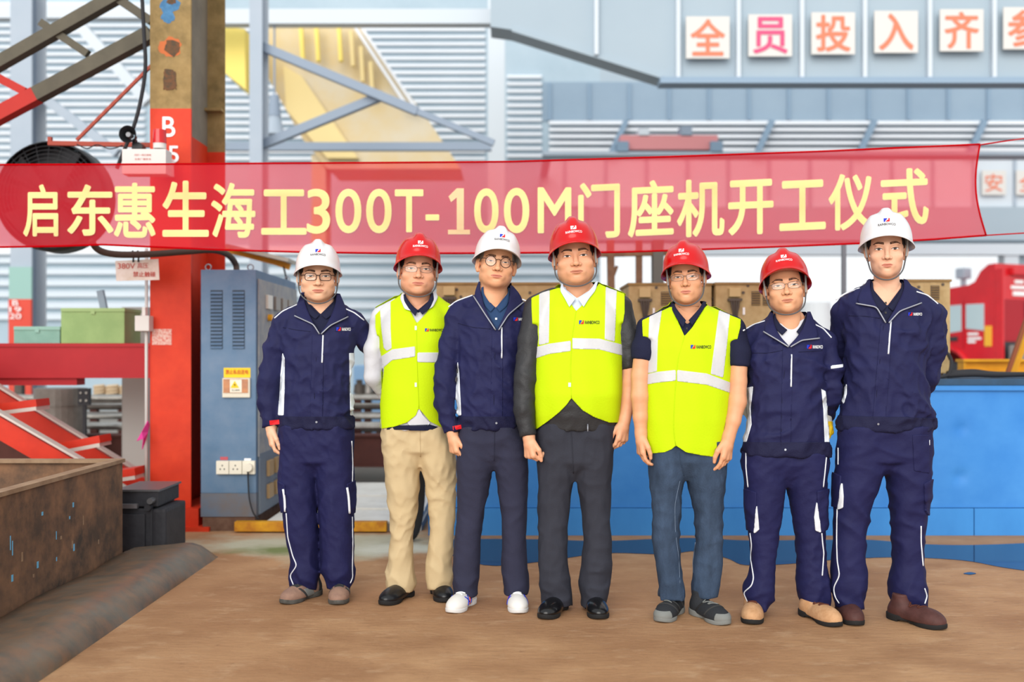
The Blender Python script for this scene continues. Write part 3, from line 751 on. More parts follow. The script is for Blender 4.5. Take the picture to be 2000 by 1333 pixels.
# ================================================================== people: one builder, seven descriptions
def rot_m(yaw, pitch, roll):
    return np.array(Matrix.Rotation(math.radians(yaw), 3, 'Z') @ Matrix.Rotation(math.radians(roll), 3, 'Y') @ Matrix.Rotation(math.radians(pitch), 3, 'X'))
M_NAVY = mat('navy_cotton', '#191a3e', 0.72, col2='#1f214c', scale=5, amount=0.5, bump=0.35, bscale=26, sharp=0.6, spec=0.25)
M_NAVYD = mat('navy_cotton_dark', '#181939', 0.75, bump=0.25, bscale=160, spec=0.25)
M_POLO = mat('navy_polo', '#1e2038', 0.85, bump=0.2, bscale=240, spec=0.2)
M_POLOB = mat('blue_polo', '#2c4468', 0.85, bump=0.2, bscale=240, spec=0.2)
M_SHIRTW = mat('white_shirt', '#cfcfd4', 0.8, bump=0.12, bscale=120, spec=0.2)
M_SHIRTB = mat('pale_blue_shirt', '#d3deee', 0.8, bump=0.1, bscale=120, spec=0.2)
M_BLKJ = mat('black_windcheater', '#2c2c2e', 0.5, bump=0.15, bscale=120, col2='#343436', scale=5, amount=0.5, sharp=0.6)
M_VEST = mat('vest_yellow', '#c2de06', 0.75, col2='#bcd804', scale=4, amount=0.5, bump=0.12, bscale=120, spec=0.2, sharp=0.7)
M_BAND = mat('reflective_band', '#cdcdcd', 0.38, col2='#c0c0c4', scale=14, amount=0.4, bump=0.1, bscale=90, sharp=0.6)
M_PIPE = mat('white_piping', '#dfe3ea', 0.6); M_ZIP = mat('zip_grey', '#9a9da6', 0.4, 0.3)
M_PANEL = mat('pale_panel', '#dfe5ec', 0.75)
M_TROU = {'navy': mat('navy_trousers', '#181941', 0.72, col2='#1e1f4c', scale=5, amount=0.5, bump=0.35, bscale=26, sharp=0.6, spec=0.25),
          'khaki': mat('khaki_cotton', '#c9b48e', 0.8, col2='#c1aa82', scale=5, amount=0.5, bump=0.25, bscale=18, sharp=0.6, spec=0.2),
          'slate': mat('dark_slate_wool', '#2d2e40', 0.85, col2='#323347', scale=5, amount=0.5, bump=0.2, bscale=240, sharp=0.6, spec=0.2),
          'charcoal': mat('charcoal_wool', '#2e2f38', 0.8, col2='#363842', scale=5, amount=0.5, bump=0.2, bscale=240, sharp=0.6, spec=0.2),
          'jeans': mat('blue_denim', '#35445a', 0.85, col2='#485b75', scale=7, amount=0.5, bump=0.35, bscale=260, sharp=0.5, spec=0.2, col3='#2b3748', stretch=(1, 1, 0.35))}
M_SOLE = mat('sole_grey', '#5a5854', 0.85, col2='#47443f', scale=30); M_SOLEB = mat('sole_black', '#232222', 0.8); M_SOLEW = mat('sole_white', '#d9d8d6', 0.7)
M_SHOE = {'tan': mat('shoe_tan_grey', '#9b7a68', 0.8, col2='#8a6c5e', scale=25, bump=0.2), 'blackrub': mat('shoe_black', '#17181b', 0.35, coat=0.2), 'white': mat('shoe_white', '#e4e1dc', 0.55),
          'patent': mat('shoe_patent', '#101012', 0.28, coat=0.35), 'trail': mat('shoe_trail', '#2b2d31', 0.8, bump=0.3, bscale=200), 'suede': mat('boot_suede', '#c79b73', 0.9, col2='#b58860', scale=25, bump=0.2), 'brown': mat('boot_brown', '#553430', 0.6, col2='#482b27', scale=20, bump=0.15)}
M_CHAR = mat('shoe_trim_dark', '#3a3a3a', 0.8); M_GREYT = mat('shoe_trim_grey', '#7d7f7c', 0.8)
M_FRAME = mat('frame_dark', '#2a1815', 0.3); M_WIRE = mat('frame_wire', '#77706a', 0.3, 0.8)
M_LENS = clear_glass('spectacle_lens', (0.97, 0.98, 0.97), 0.06)
M_GLOVE = mat('work_glove', '#c6c4bd', 0.9, bump=0.4, bscale=200); M_GLOVEY = mat('glove_rubber', '#e0b91c', 0.5)

def pline(pts, t):
    """point on a polyline at 0..1"""
    P_ = np.array(pts, float); L = np.r_[0, np.cumsum(np.hypot(*(P_[1:] - P_[:-1]).T))]; s = t * L[-1]
    return np.array([np.interp(s, L, P_[:, 0]), np.interp(s, L, P_[:, 1])])

def largest(V, F):
    """the biggest connected piece of a mesh"""
    if not len(F): return V, F
    par = list(range(len(V)))
    def find(a):
        while par[a] != a: par[a] = par[par[a]]; a = par[a]
        return a
    for f in F:
        r = find(f[0])
        for i in f[1:]: par[find(i)] = r
    cnt = {}
    for f in F: k = find(f[0]); cnt[k] = cnt.get(k, 0) + 1
    b = max(cnt, key=cnt.get); F = [f for f in F if find(f[0]) == b]; u = sorted({i for f in F for i in f}); mp = {a: i for i, a in enumerate(u)}
    return np.asarray(V)[u], [[mp[i] for i in f] for f in F]
class Person:
    def __init__(s, d0, x0, skin):
        s.d0 = d0; s.k = d0 / F_PX; s.skin = skin
        s.loc = np.array([(x0 - CX) * s.k, d0, 0.0]); s.bodyV = []; s.bodyF = []; s.nb = 0
        s.root = None; s.pending = []
    def X(s, px, dy=0.0): return (px - CX) * (s.d0 + dy) / F_PX
    def Z(s, py, dy=0.0): return CAMZ - (py - HY) * (s.d0 + dy) / F_PX
    def pt(s, px, py, dy=0.0): return np.array([s.X(px, dy), s.d0 + dy, s.Z(py, dy)])
    def body(s, V, F):
        s.bodyV.append(np.asarray(V)); s.bodyF += [[int(i) + s.nb for i in f] for f in F]; s.nb += len(V)
    def part(s, name, V, F, m, parent=None, smooth=True, label=None):
        if len(F) == 0: return None
        o = obj(name, np.asarray(V) - s.loc, F, m, parent if parent is not None else s.root, smooth=smooth)
        if label: o['label'] = label
        return o
    def rows(s, R, b, cy=0.0, grow=0.0):
        out = []
        for i, r in enumerate(R):
            bb = b[i] if hasattr(b, '__len__') else b
            cc = cy[i] if hasattr(cy, '__len__') else cy
            out.append((s.Z(r[0]), (s.X(r[1]) + s.X(r[2])) / 2, s.d0 + cc, (s.X(r[2]) - s.X(r[1])) / 2 + grow, bb + grow))
        return out
    # ------- casting picture points on a surface
    def hit(s, B, px, py, off=0.0, fallback=None):
        d = ray(px, py); best = None
        for b in (B if isinstance(B, (list, tuple)) else [B]):
            r = b.ray_cast(CAMV, d)
            if r[0] is not None and (best is None or r[3] < best): best = r[3]
        if best is None:
            if fallback is None: return None
            best = fallback
        s.last = best
        return np.array(CAMV + d * (best - off))
    def ribbon(s, name, B, pts, r, m, parent, off=0.001, n=24, flat=None):
        Q = []; s.last = s.d0
        for t in np.linspace(0, 1, n):
            p = pline(pts, t); h = s.hit(B, p[0], p[1], off, fallback=s.last); Q.append(h)
        Q = np.array(Q)
        for _ in range(2): Q[1:-1] = (Q[:-2] + Q[1:-1] * 2 + Q[2:]) / 4
        V, F = tube_mesh(Q, r, 6); return s.part(name, np.array([v[:] for v in V]), F, m, parent)
    def sheet(s, name, B, inner, outer, oi, oo, m, parent, n=24, k=8, thick=0.004, label=None):
        """cloth flap between two picture polylines, lying on the surface"""
        G = np.zeros((n, k, 3)); s.last = s.d0
        for i, t in enumerate(np.linspace(0, 1, n)):
            a, b = pline(inner, t), pline(outer, t)
            for j, q in enumerate(np.linspace(0, 1, k)):
                p = a + (b - a) * q; G[i, j] = s.hit(B, p[0], p[1], oi + (oo - oi) * q + 0.004 * math.sin(q * math.pi), fallback=s.last)
        for _ in range(4):
            G[1:-1] = (G[:-2] + G[1:-1] * 2 + G[2:]) / 4
            G[:, 1:-1] = (G[:, :-2] + G[:, 1:-1] * 2 + G[:, 2:]) / 4
        V = G.reshape(-1, 3); nb = len(V); V2 = V + np.array([0, thick, 0])
        F = []
        for i in range(n - 1):
            for j in range(k - 1):
                q = [i * k + j, (i + 1) * k + j, (i + 1) * k + j + 1, i * k + j + 1]; F.append(q); F.append([x + nb for x in q[::-1]])
        bd = [i * k for i in range(n)] + [(n - 1) * k + j for j in range(1, k)] + [i * k + k - 1 for i in range(n - 2, -1, -1)] + [j for j in range(k - 2, 0, -1)]
        F += [[bd[i], bd[(i + 1) % len(bd)], bd[(i + 1) % len(bd)] + nb, bd[i] + nb] for i in range(len(bd))]
        o = s.part(name, np.r_[V, V2], F, m, parent, label=label)
        bm = bmesh.new(); bm.from_mesh(o.data); bmesh.ops.recalc_face_normals(bm, faces=bm.faces[:]); bm.to_mesh(o.data); bm.free()
        return o
    def decal(s, name, mesh, poly, off, m, parent, facing=True):
        V, Fq, N = mesh[:3]; px, py = pix(V); sd = poly_sd(px, py, poly) * s.k
        if facing: sd = np.where(N[:, 1] < 0.35, sd, -0.05)
        R = largest(*region(V, Fq, N, np.clip(sd, -0.05, 0.05), off)); return s.part(name, R[0], R[1], m, parent)
    def letters(s, name, B, txt, x0, x1, yc, h, m, parent, bold=0.01, slope=0.0, off=0.0025):
        V, F, sz = text_mesh(txt, bold); W = []; s.last = s.d0
        for p in V:
            u = (p[0] / sz[0] + 0.5) * (x1 - x0); W.append(s.hit(B, x0 + u, yc - p[1] / sz[1] * h + slope * u, off + 0.0001 * p[2], fallback=s.last))
        return s.part(name, np.array(W), F, m, parent, smooth=False)
    def flatpoly(s, name, B, pts, m, parent, off=0.002):
        s.last = s.d0; W = [s.hit(B, x, y, off, fallback=s.last) for x, y in pts]
        return s.part(name, np.array(W), [list(range(len(W)))[::-1]], m, parent, smooth=False)
    def badge(s, B, x0, x1, yc, h, parent, dark=False, slope=0.0):
        w = h * 1.15
        for nm, E, mm in (('emblem_blue', EMBL_B, M_BLUE), ('emblem_red', EMBL_R, M_REDP)):
            s.flatpoly(nm, B, [(x0 + w / 2 + u * w / 2, yc - v * h / 2) for u, v in E], mm, parent, 0.003)
        s.letters('lettering', B, 'RAINBOWCO', x0 + w * 1.25, x1, yc + slope * w, h * 0.8, M_BLACK if dark else M_WHITE, parent, 0.014, slope)
    # ------- head
    def head(s, eL, eR, k=1.0, yaw=0, pitch=0, wid=1.0, jaw=1.0, chin=1.0, helmet='w', ht=0.0, hyaw=0.0, strap=True, grey=False, open_=1.0, lean=0.0, brow=0.0, lipm=M_LIP):
        eL, eR = np.array(eL, float), np.array(eR, float); mid = (eL + eR) / 2; roll = math.degrees(math.atan2(eR[1] - eL[1], eR[0] - eL[0]))
        yaw = yaw - math.degrees(math.atan2(s.X(mid[0]), s.d0)); R = rot_m(yaw, pitch, roll); eye = s.pt(mid[0], mid[1], -0.10 * k + lean); nk = np.array([0, 0.03, -0.15])
        piv = np.array([0, 0.03, -0.20])
        def deform(V):
            V = np.array(V, float).copy(); z = V[:, 2]; w = 1 - np.clip((-z - 0.13) / 0.05, 0, 1)
            f = 1 + (wid - 1) * w + (jaw - 1) * np.clip((-z - 0.005) / 0.06, 0, 1) * w
            V[:, 0] *= f; V[:, 2] = np.where(z < -0.04, -0.04 + (z + 0.04) * (1 + (chin - 1) * (z > -0.13)), z)
            return V
        e0 = np.array([0, -0.088, 0])
        base = eye - R @ (e0 * k)
        def place(V, rigid=False):
            V = np.asarray(V, float); W = (V * k) @ R.T + base
            if rigid: return W
            t = np.clip((-V[:, 2] - 0.105) / 0.09, 0, 1)[:, None]; t = t * t * (3 - 2 * t)
            W2 = V * k + base + R @ (nk * k) - nk * k
            return W * (1 - t) + W2 * t
        s.hbase, s.place = base, place
        V = place(deform(HV)); s.body(V, HF.tolist()); s.headB = bvh(V, HF); s.headV = V
        mk = {'eye': M_EYE, 'iris': M_IRIS, 'lash': M_LASH, 'brow': M_BROW, 'nostril': M_NOSTRIL, 'lip': lipm, 'hair': M_HAIRG if grey else M_HAIR}
        s.pending_feat = []
        for nm, FV, FF, key, side in HFEAT:
            FV = np.array(FV)
            if key in ('eye', 'iris', 'lash'): FV[:, 2] *= open_
            if key == 'brow': FV[:, 2] += brow
            s.pending_feat.append((nm, place(deform(FV)), FF, mk[key]))
        Rh = np.array(Matrix.Rotation(math.radians(ht), 3, 'X') @ Matrix.Rotation(math.radians(hyaw), 3, 'Z'))
        hp = lambda V: place((np.asarray(V) - (0, 0, 0.05)) @ Rh.T + (0, 0, 0.05), True)
        s.helm = (hp, helmet, strap, deform)
        s.R, s.hk = R, k
    def finish_head(s):
        for nm, V, F, m in s.pending_feat:
            o = s.part(nm, V, F, m)
        hp, col, strap, deform = s.helm
        h = s.part('helmet', hp(KV), KF, M_HELM[col], label=('white' if col == 'w' else 'red') + ' hard hat with a printed front')
        if col == 'r': mm = {'lettering': M_WHITE, 'emblem_blue': M_WHITE, 'emblem_red': M_WHITE}
        else: mm = {'lettering': M_BLACK, 'emblem_blue': M_BLUE, 'emblem_red': M_REDP}
        for nm, V, F in KPRINT: s.part(nm if col == 'w' else nm.replace('_blue', '').replace('_red', ''), hp(V), F, mm[nm], h, smooth=False)
        s.helmet = h
        if strap:
            pts = [(-0.086, -0.004, 0.045), (-0.081, -0.012, -0.01), (-0.078, -0.014, -0.045), (-0.066, -0.034, -0.088), (-0.036, -0.066, -0.117), (0, -0.080, -0.126)]
            pts = [np.array(p) for p in pts]; pts = pts + [np.array([-p[0], p[1], p[2]]) for p in pts[-2::-1]]
            W = s.place(deform(np.array(spline(pts, 6))), True)
            V, F = tube_mesh(W, 0.0034, 8); s.part('chin_strap', np.array([v[:] for v in V]), F, M_STRAP, h)
            for sg in (-1, 1):
                W = s.place(deform(np.array(spline([(sg * 0.087, -0.006, 0.05), (sg * 0.083, -0.016, 0.0), (sg * 0.08, -0.018, -0.03)], 6))), True)
                mb = MB()
                V, F = tube_mesh(W, 0.0048, 8); s.part('strap_webbing', np.array([v[:] for v in V]), F, M_STRAPL, h)
    def glasses(s, kind):
        """kind: rect / round / wire"""
        m = {'rect': M_FRAME, 'round': M_FRAME, 'wire': M_WIRE}[kind]; w, h, r, e = {'rect': (0.0255, 0.0165, 0.0019, 4.0), 'round': (0.0228, 0.0225, 0.0017, 2.0), 'wire': (0.0265, 0.0145, 0.0010, 3.0)}[kind]
        y0, zc = -0.109, -0.003; mb = MB(); fr = None; lens = []
        for sd in (-1, 1):
            c = sd * 0.0335; pts = []
            for i in range(40):
                a = 2 * math.pi * i / 40; ca, sa = math.cos(a), math.sin(a); x = c + w * math.copysign(abs(ca) ** (2 / e), ca); z = zc + h * math.copysign(abs(sa) ** (2 / e), sa)
                pts.append((x, y0 + 0.010 * ((abs(x)) / 0.06) ** 2, z))
            lens.append(pts)
            ring = pts + pts[:1]
            V, F = tube_mesh(s.place(np.array(ring), True), r, 6, caps=False); mb.add(V, F)
            xe = c + sd * w; tp = [(xe, y0 + 0.010 * (abs(xe) / 0.06) ** 2, zc + h * 0.5), (sd * 0.072, -0.085, zc + h * 0.5), (sd * 0.0785, -0.03, zc + 0.006), (sd * 0.0795, 0.006, zc + 0.004)]
            V, F = tube_mesh(s.place(np.array(tp), True), max(r, 0.0012), 6); mb.add(V, F)
        V, F = tube_mesh(s.place(np.array([(-0.0335 + w, y0 + 0.001, zc + h * 0.35), (0, y0 - 0.002, zc + h * 0.5), (0.0335 - w, y0 + 0.001, zc + h * 0.35)]), True), max(r, 0.0013), 6); mb.add(V, F)
        o = s.part('glasses', np.array(mb.V), mb.F, m)
        for pts in lens: s.part('lens', s.place(np.array(pts), True), [list(range(40))[::-1]], M_LENS, o, smooth=False)
    # ------- clothes
    def torso(s, R, b, cy, arms, seed, amp=0.0045, e=2.3, h=0.0072, grow=0.0, k=0.014, top=None):
        rows = s.rows(R, b, cy, grow); A = []
        mx = (R[-1][1] + R[-1][2]) / 2
        for a in arms:
            px, py, dy, r = a[0]; t = 0.42
            A.append([(s.pt(px + (mx - px) * t, py - 29, 0.02), r * 0.80 + grow)] + [(s.pt(px, py - (8 if i_ == 0 else 0), dy), r + grow) for i_, (px, py, dy, r) in enumerate(a)])
        allp = np.array([[r[1] - r[3], s.d0 - 0.2, r[0]] for r in rows] + [[r[1] + r[3], s.d0 + 0.2, r[0]] for r in rows] + [p - r for a in A for p, r in a] + [p + r for a in A for p, r in a])
        g = grid(allp.min(0) - 0.01, allp.max(0) + 0.01, h)
        f = tube_sec(g, rows, e)
        for a in A:
            ends = [p for p, r in a]
            c = chain(g, ends, [r for p, r in a], 0.015)
            d = ends[-1] - ends[-2]; d /= np.linalg.norm(d)                       # open, flat cuff
            c = smax(c, (g[0] - ends[-1][0]) * d[0] + (g[1] - ends[-1][1]) * d[1] + (g[2] - ends[-1][2]) * d[2], 0.004)
            f = smin(f, c, k)
        if amp:
            f = f - amp * 0.6 * folds(g, seed, 0.15, 1.0) - amp * 0.35 * folds(g, seed + 7, 0.07, 1.0, 4)
        zb = rows[np.argmin([r[0] for r in rows])][0]
        f = np.maximum(f, zb - g[2]) if amp and not arms else f
        V, Fq = surf(f, g, 1); return V, Fq, normals(V, Fq)
    def trousers(s, hip, legs, kind, seed, bh=0.115, amp=0.006, cyh=0.0, hem=(0.0, 0.0), cyl=(0.0, 0.0), name='trousers', bl=None):
        L = []; ycr = hip[-1][0]; hb = [(s.X((r[1] + r[2]) / 2)) for r in hip]
        for i, lg in enumerate(legs):
            rr = []; sg = -1 if i == 0 else 1
            q0 = [h for h in hip if h[0] < lg[0][0] - 4]
            lg = [((h[0], h[1], (h[1] + h[2]) / 2 + 9) if i == 0 else (h[0], (h[1] + h[2]) / 2 - 9, h[2])) for h in q0] + list(lg)
            for q in lg:
                a = (s.X(q[2]) - s.X(q[1])) / 2; zz = s.Z(q[0]); up = np.clip((zz - 0.58) / 0.25, 0, 1)
                rr.append((zz, (s.X(q[1]) + s.X(q[2])) / 2, s.d0 + cyl[i] + (q[3] if len(q) > 3 else 0.0), a, min(max(a * 1.08, 0.072), 0.1) * (1 - up) + bh * up))
            L.append(rr)
        cr = s.Z(ycr) + 0.02; m = [(h[0], (s.X(h[1]) + s.X(h[2])) / 2, (s.X(h[2]) - s.X(h[1])) / 2) for h in hip]
        rows = [(s.Z(y_), x_, s.d0 + cyh, w_ * 0.62, bh * 0.94) for y_, x_, w_ in m if s.Z(y_) > cr + 0.01]; rows.append((cr + 0.05, m[-1][1], s.d0, m[-1][2] * 0.3, bh * 0.75)); rows.append((cr, m[-1][1], s.d0, 0.025, 0.04)); rows = [r for r in rows if r[0] >= cr + 0.06 or r in rows[-2:]]
        allr = rows + L[0] + L[1]; lo = [min(r[1] - r[3] for r in allr) - 0.015, s.d0 - 0.19, min(r[0] for r in allr)]; hi = [max(r[1] + r[3] for r in allr) + 0.015, s.d0 + 0.19, max(r[0] for r in allr)]
        g = grid(lo, hi, 0.0068)
        f = tube_sec(g, rows, 2.4)
        l0, l1 = tube_sec(g, L[0], 2.2), tube_sec(g, L[1], 2.2)
        zc = min(r[0] for r in rows)
        f = smin(f, smin(l0, l1, 0.012), 0.018)
        zk = (g[2] - 0.0)
        w = 0.4 + 0.7 * np.exp(-((zk - 0.48) / 0.13) ** 2) + 1.4 * np.exp(-((zk - 0.10) / 0.10) ** 2) + 0.7 * np.exp(-((zk - 0.84) / 0.12) ** 2)
        f = f - amp * w * 0.55 * folds(g, seed, 0.13, 0.9) - amp * 0.3 * folds(g, seed + 3, 0.07, 1.2, 4)
        V, Fq = surf(f, g, 1); s.T = (V, Fq, normals(V, Fq)); s.TB = bvh(V, Fq)
        s.pend_trousers = (name, V, Fq, M_TROU[kind])
    def shoe(s, kind, matk, px, py, ang, sole=M_SOLE, k=1.0, trim=None, lace=None, lean=0.0):
        """px, py: the shoe's middle on the floor"""
        d = CAMZ * F_PX / (py - HY); c = np.array([(px - CX) * d / F_PX, d, 0.0]); a = math.radians(ang); R = np.array([[math.cos(a), -math.sin(a), 0], [math.sin(a), math.cos(a), 0], [0, 0, 1]])
        pl = lambda V: (np.asarray(V, float) * k + (0, 0.05, 0)) @ R.T + c
        (UV, UF), (SV, SF) = SHOE[kind]
        o = s.part('shoe', pl(UV), UF, M_SHOE[matk]); s.part('sole', pl(SV), SF, sole, o)
        N = normals(UV, UF); B = bvh(UV, UF); x, y, z = UV[:, 0], UV[:, 1], UV[:, 2]
        if trim == 'runner':
            for nm, fl, mm in (('tongue', np.minimum(np.minimum(0.022 - np.abs(x), z - 0.045), np.minimum(y + 0.105, 0.06)), M_CHAR), ('side_overlay', np.minimum(np.minimum(0.03 - np.abs(y + 0.035 + 0.5 * (z - 0.04)), 0.058 - z), np.abs(x) - 0.02), M_GREYT), ('side_stripe', np.minimum(0.007 - np.abs(y + 0.075 + 0.9 * (z - 0.04)), 0.066 - z), M_CHAR), ('heel_panel', np.minimum(y - 0.035, 0.095 - z), M_CHAR)):
                E = region(UV, UF, N, fl, 0.0018); s.part(nm, pl(E[0]), E[1], mm, o)
        if trim == 'trail':
            for q in range(5):
                fl = np.minimum(0.0045 - np.abs(y + 0.085 - 0.026 * q + 0.7 * (z - 0.04)), np.minimum(z - 0.03, 0.075 - z)); E = largest(*region(UV, UF, N, fl, 0.003)); s.part('overlay', pl(E[0]), E[1], M_SOLEB if q % 2 else M_CHAR, o)
            fl = np.minimum(-0.148 - y, 0.05 - z); E = region(UV, UF, N, fl, 0.003); s.part('toe_guard', pl(E[0]), E[1], M_GREYT, o)
        if trim == 'stripes':
            for q, mm in ((0, M_BLUE), (1, M_REDP), (2, M_BLUE), (3, M_BLUE)):
                yy = [-0.085, -0.06, -0.03, -0.055][q]; sl = [0.9, 0.9, 0.9, -0.9][q]
                for sg in (-1, 1):
                    T = []
                    for t in np.linspace(0.026, 0.066, 8):
                        h = B.ray_cast(Vector((sg * 0.2, yy + sl * (t - 0.03), t)), Vector((-sg, 0, 0)))[0]
                        if h is not None: T.append((h[0] + sg * 0.001, h[1], h[2]))
                    if len(T) > 3: V, F = tube_mesh(pl(np.array(T)), 0.0028, 6); s.part('stripe', np.array([v[:] for v in V]), F, mm, o)
        if trim == 'piping':
            T = []
            for t in np.linspace(0.06, -0.06, 14):
                h = B.ray_cast(Vector((0.2, t, 0.05 + 0.012 * math.cos(t * 30))), Vector((-1, 0, 0)))[0]; T.append((h[0] + 0.001, h[1], h[2]))
            V, F = tube_mesh(pl(np.array(T)), 0.002, 6); s.part('piping', np.array([v[:] for v in V]), F, M_PIPE, o)
        if lace is not None:
            for q in range(4):
                y0 = -0.078 + 0.02 * q; T = []
                for t in np.linspace(-1, 1, 9):
                    h = B.ray_cast(Vector((t * 0.021, y0 + 0.008 * t * (1 if q % 2 else -1), 0.3)), Vector((0, 0, -1)))[0]; T.append((h[0], h[1], h[2] + 0.0022))
                V, F = tube_mesh(pl(np.array(T)), 0.0027, 6); s.part('lace', np.array([v[:] for v in V]), F, lace, o)
        if trim == 'tongue':
            pass
        return o
    def hand(s, wrist, D, T, Pn, bend=(28, 38, 25), fore=None, k=1.0, thumb=0.0):
        w = s.pt(*wrist)
        if fore is None: fore = [(w - np.array(D) / np.linalg.norm(D) * 0.05, 0.026)]
        else: fore = [(s.pt(px, py, dy), r) for px, py, dy, r in fore]
        V, F = make_hand(fore, w, D, T, Pn, bend, k, thumb); s.body(V, F.tolist()); s.handB = bvh(V, F)
    def inner_body(s, R, b, cy, hip, legs, cyl):
        rows = s.rows(R, np.array(b) * 0.8 if hasattr(b, '__len__') else b * 0.8, cy, 0.0); rows = [(z, cx, c, max(a * 0.8, 0.03), bb) for z, cx, c, a, bb in rows]
        hr = [(z, cx, c, a * 0.5, 0.05) for z, cx, c, a, bb in s.rows(hip[:-1], 0.09)]; hr[0] = (hr[0][0], hr[0][1], hr[0][2], 0.03, 0.03)
        L = [[(s.Z(q[0]), (s.X(q[1]) + s.X(q[2])) / 2, s.d0 + cyl[i] + (q[3] if len(q) > 3 else 0), 0.04, 0.04) for q in lg] for i, lg in enumerate(legs)]
        al = rows + hr + L[0] + L[1]; g = grid([min(r[1] - r[3] for r in al), s.d0 - 0.15, min(r[0] for r in al)], [max(r[1] + r[3] for r in al), s.d0 + 0.15, max(r[0] for r in al)], 0.016)
        f = smin(tube_sec(g, rows), tube_sec(g, hr), 0.01); f = smin(f, np.minimum(tube_sec(g, L[0]), tube_sec(g, L[1])), 0.01)
        V, F = surf(f, g, 1); s.body(V, F.tolist())
    def finish(s, label):
        V = np.concatenate(s.bodyV) - s.loc
        me = bpy.data.meshes.new('person'); me.from_pydata(V.tolist(), [], s.bodyF); me.update(); me.polygons.foreach_set('use_smooth', [True] * len(me.polygons))
        s.root = link_mesh('person', me, s.skin, None, tuple(s.loc)); tag(s.root, label, 'person', 'workers lined up under the banner')
    def put_trousers(s):
        nm, V, Fq, m = s.pend_trousers; s.tr = s.part(nm, V, Fq, m); return s.tr
# ================================================================== near left: painted column, cabinet, stair, bin
M_RED = mat('column_red', '#cf2f10', 0.55, col2='#dc4420', scale=2.5, amount=0.5, sharp=0.5, bump=0.08, bscale=30, col3='#bf2c12')
M_REDD = mat('red_oxide', '#b9281c', 0.55, col2='#a92018', scale=3, amount=0.5, sharp=0.5)
M_RAW = mat('raw_paint_tan', '#94794a', 0.75, col2='#74623f', scale=4, amount=0.5, sharp=0.4, col3='#a68b5c', bump=0.15, bscale=25)
M_RAWG = mat('raw_paint_grey', '#8a8172', 0.75, col2='#746c60', scale=4, amount=0.5, sharp=0.4, bump=0.15, bscale=25)
DC = 7.1; XL, XR = xx(293, DC), xx(373, DC); XM = (XL + XR) / 2
zr = zz(212, DC); ZT = 5.2
col = empty('steel_column', (XM, DC + 0.4, 0)); CO = Vector(col.location); tag(col, 'steel H column, red below and tan above, stencilled B5 in white', 'column')
def cb(mb, nm, m, par=None, smooth=False): 
    o = mb.build(nm, m, par or col, smooth=smooth)
    o.location = -CO if par is None else (0, 0, 0); return o
cb(MB().box(XL, XR, DC, DC + 0.022, 0, zr), 'front_flange', M_RED); cb(MB().box(XL, XR, DC, DC + 0.022, zr, ZT), 'front_flange', M_RAW)
cb(MB().box(XM - 0.009, XM + 0.009, DC + 0.022, DC + 0.83, 0, zr - 0.1), 'web', M_RED); cb(MB().box(XM - 0.009, XM + 0.009, DC + 0.022, DC + 0.83, zr - 0.1, ZT), 'web', M_RAWG)
cb(MB().box(XL, XR, DC + 0.83, DC + 0.852, 0, zr - 0.14), 'rear_flange', M_RED); cb(MB().box(XL, XR, DC + 0.83, DC + 0.852, zr - 0.14, ZT), 'rear_flange', M_RAW)
cb(MB().box(XM + 0.009, XR - 0.005, DC + 0.75, DC + 0.83, zz(160, DC) - 0.02, zz(160, DC)), 'stiffener_plate', M_RAW)
cb(MB().box(XL - 0.03, XR + 0.16, DC - 0.12, DC + 0.95, 0, 0.03).box(XR - 0.1, XR + 0.07, DC - 0.06, DC + 0.85, 0.03, 0.15), 'base_block', M_RED)
M_BLOT = mat('burnt_paint', '#4f4436', 0.85, col2='#6f4c34', scale=30); M_BLOTB = mat('blue_spill', '#4c7ea6', 0.7, col2='#3d6a90', scale=20); M_BLOTO = mat('orange_ring', '#c06a3e', 0.8)
rnd = random.Random(4)
def blot(cx, cy, rx, ry, m, nm, off, sq=2.0):
    pts = []
    for i in range(22):
        a = 2 * math.pi * i / 22; k = 0.82 + 0.3 * rnd.random(); pts.append((xx(cx + math.copysign(abs(math.cos(a)) ** (2 / sq), math.cos(a)) * rx * k, DC), zz(cy + math.copysign(abs(math.sin(a)) ** (2 / sq), math.sin(a)) * ry * k, DC)))
    cb(MB().prism(pts, DC - off, DC), nm, m)
blot(332, 10, 22, 16, M_BLOTB, 'paint_spill', 0.001); blot(328, 33, 13, 13, M_BLOTB, 'paint_spill', 0.0012); blot(335, 3, 10, 6, M_BLOT, 'scar', 0.002)
blot(333, 93, 22, 20, M_BLOTO, 'scar_ring', 0.001); blot(337, 93, 16, 17, M_BLOT, 'scar', 0.003); blot(332, 156, 14, 20, M_BLOT, 'scar', 0.004, 5.0)
text_on('stencil', 'B', P(330, 248, DC - 0.001), xx(343, DC) - xx(318, DC), 0.14, M_WHITE, col, loc=CO, bold=0.01); text_on('stencil', '5', P(339, 302, DC - 0.001), 0.075, 0.12, M_WHITE, col, loc=CO, bold=0.01)
cb(pb(MB(), 297, 335, 643, 674, DC - 0.002, 0.002), 'paper_notice', mat('paper_notice', '#dcbcb0', 0.8, col2='#c9584a', scale=60, amount=0.4))
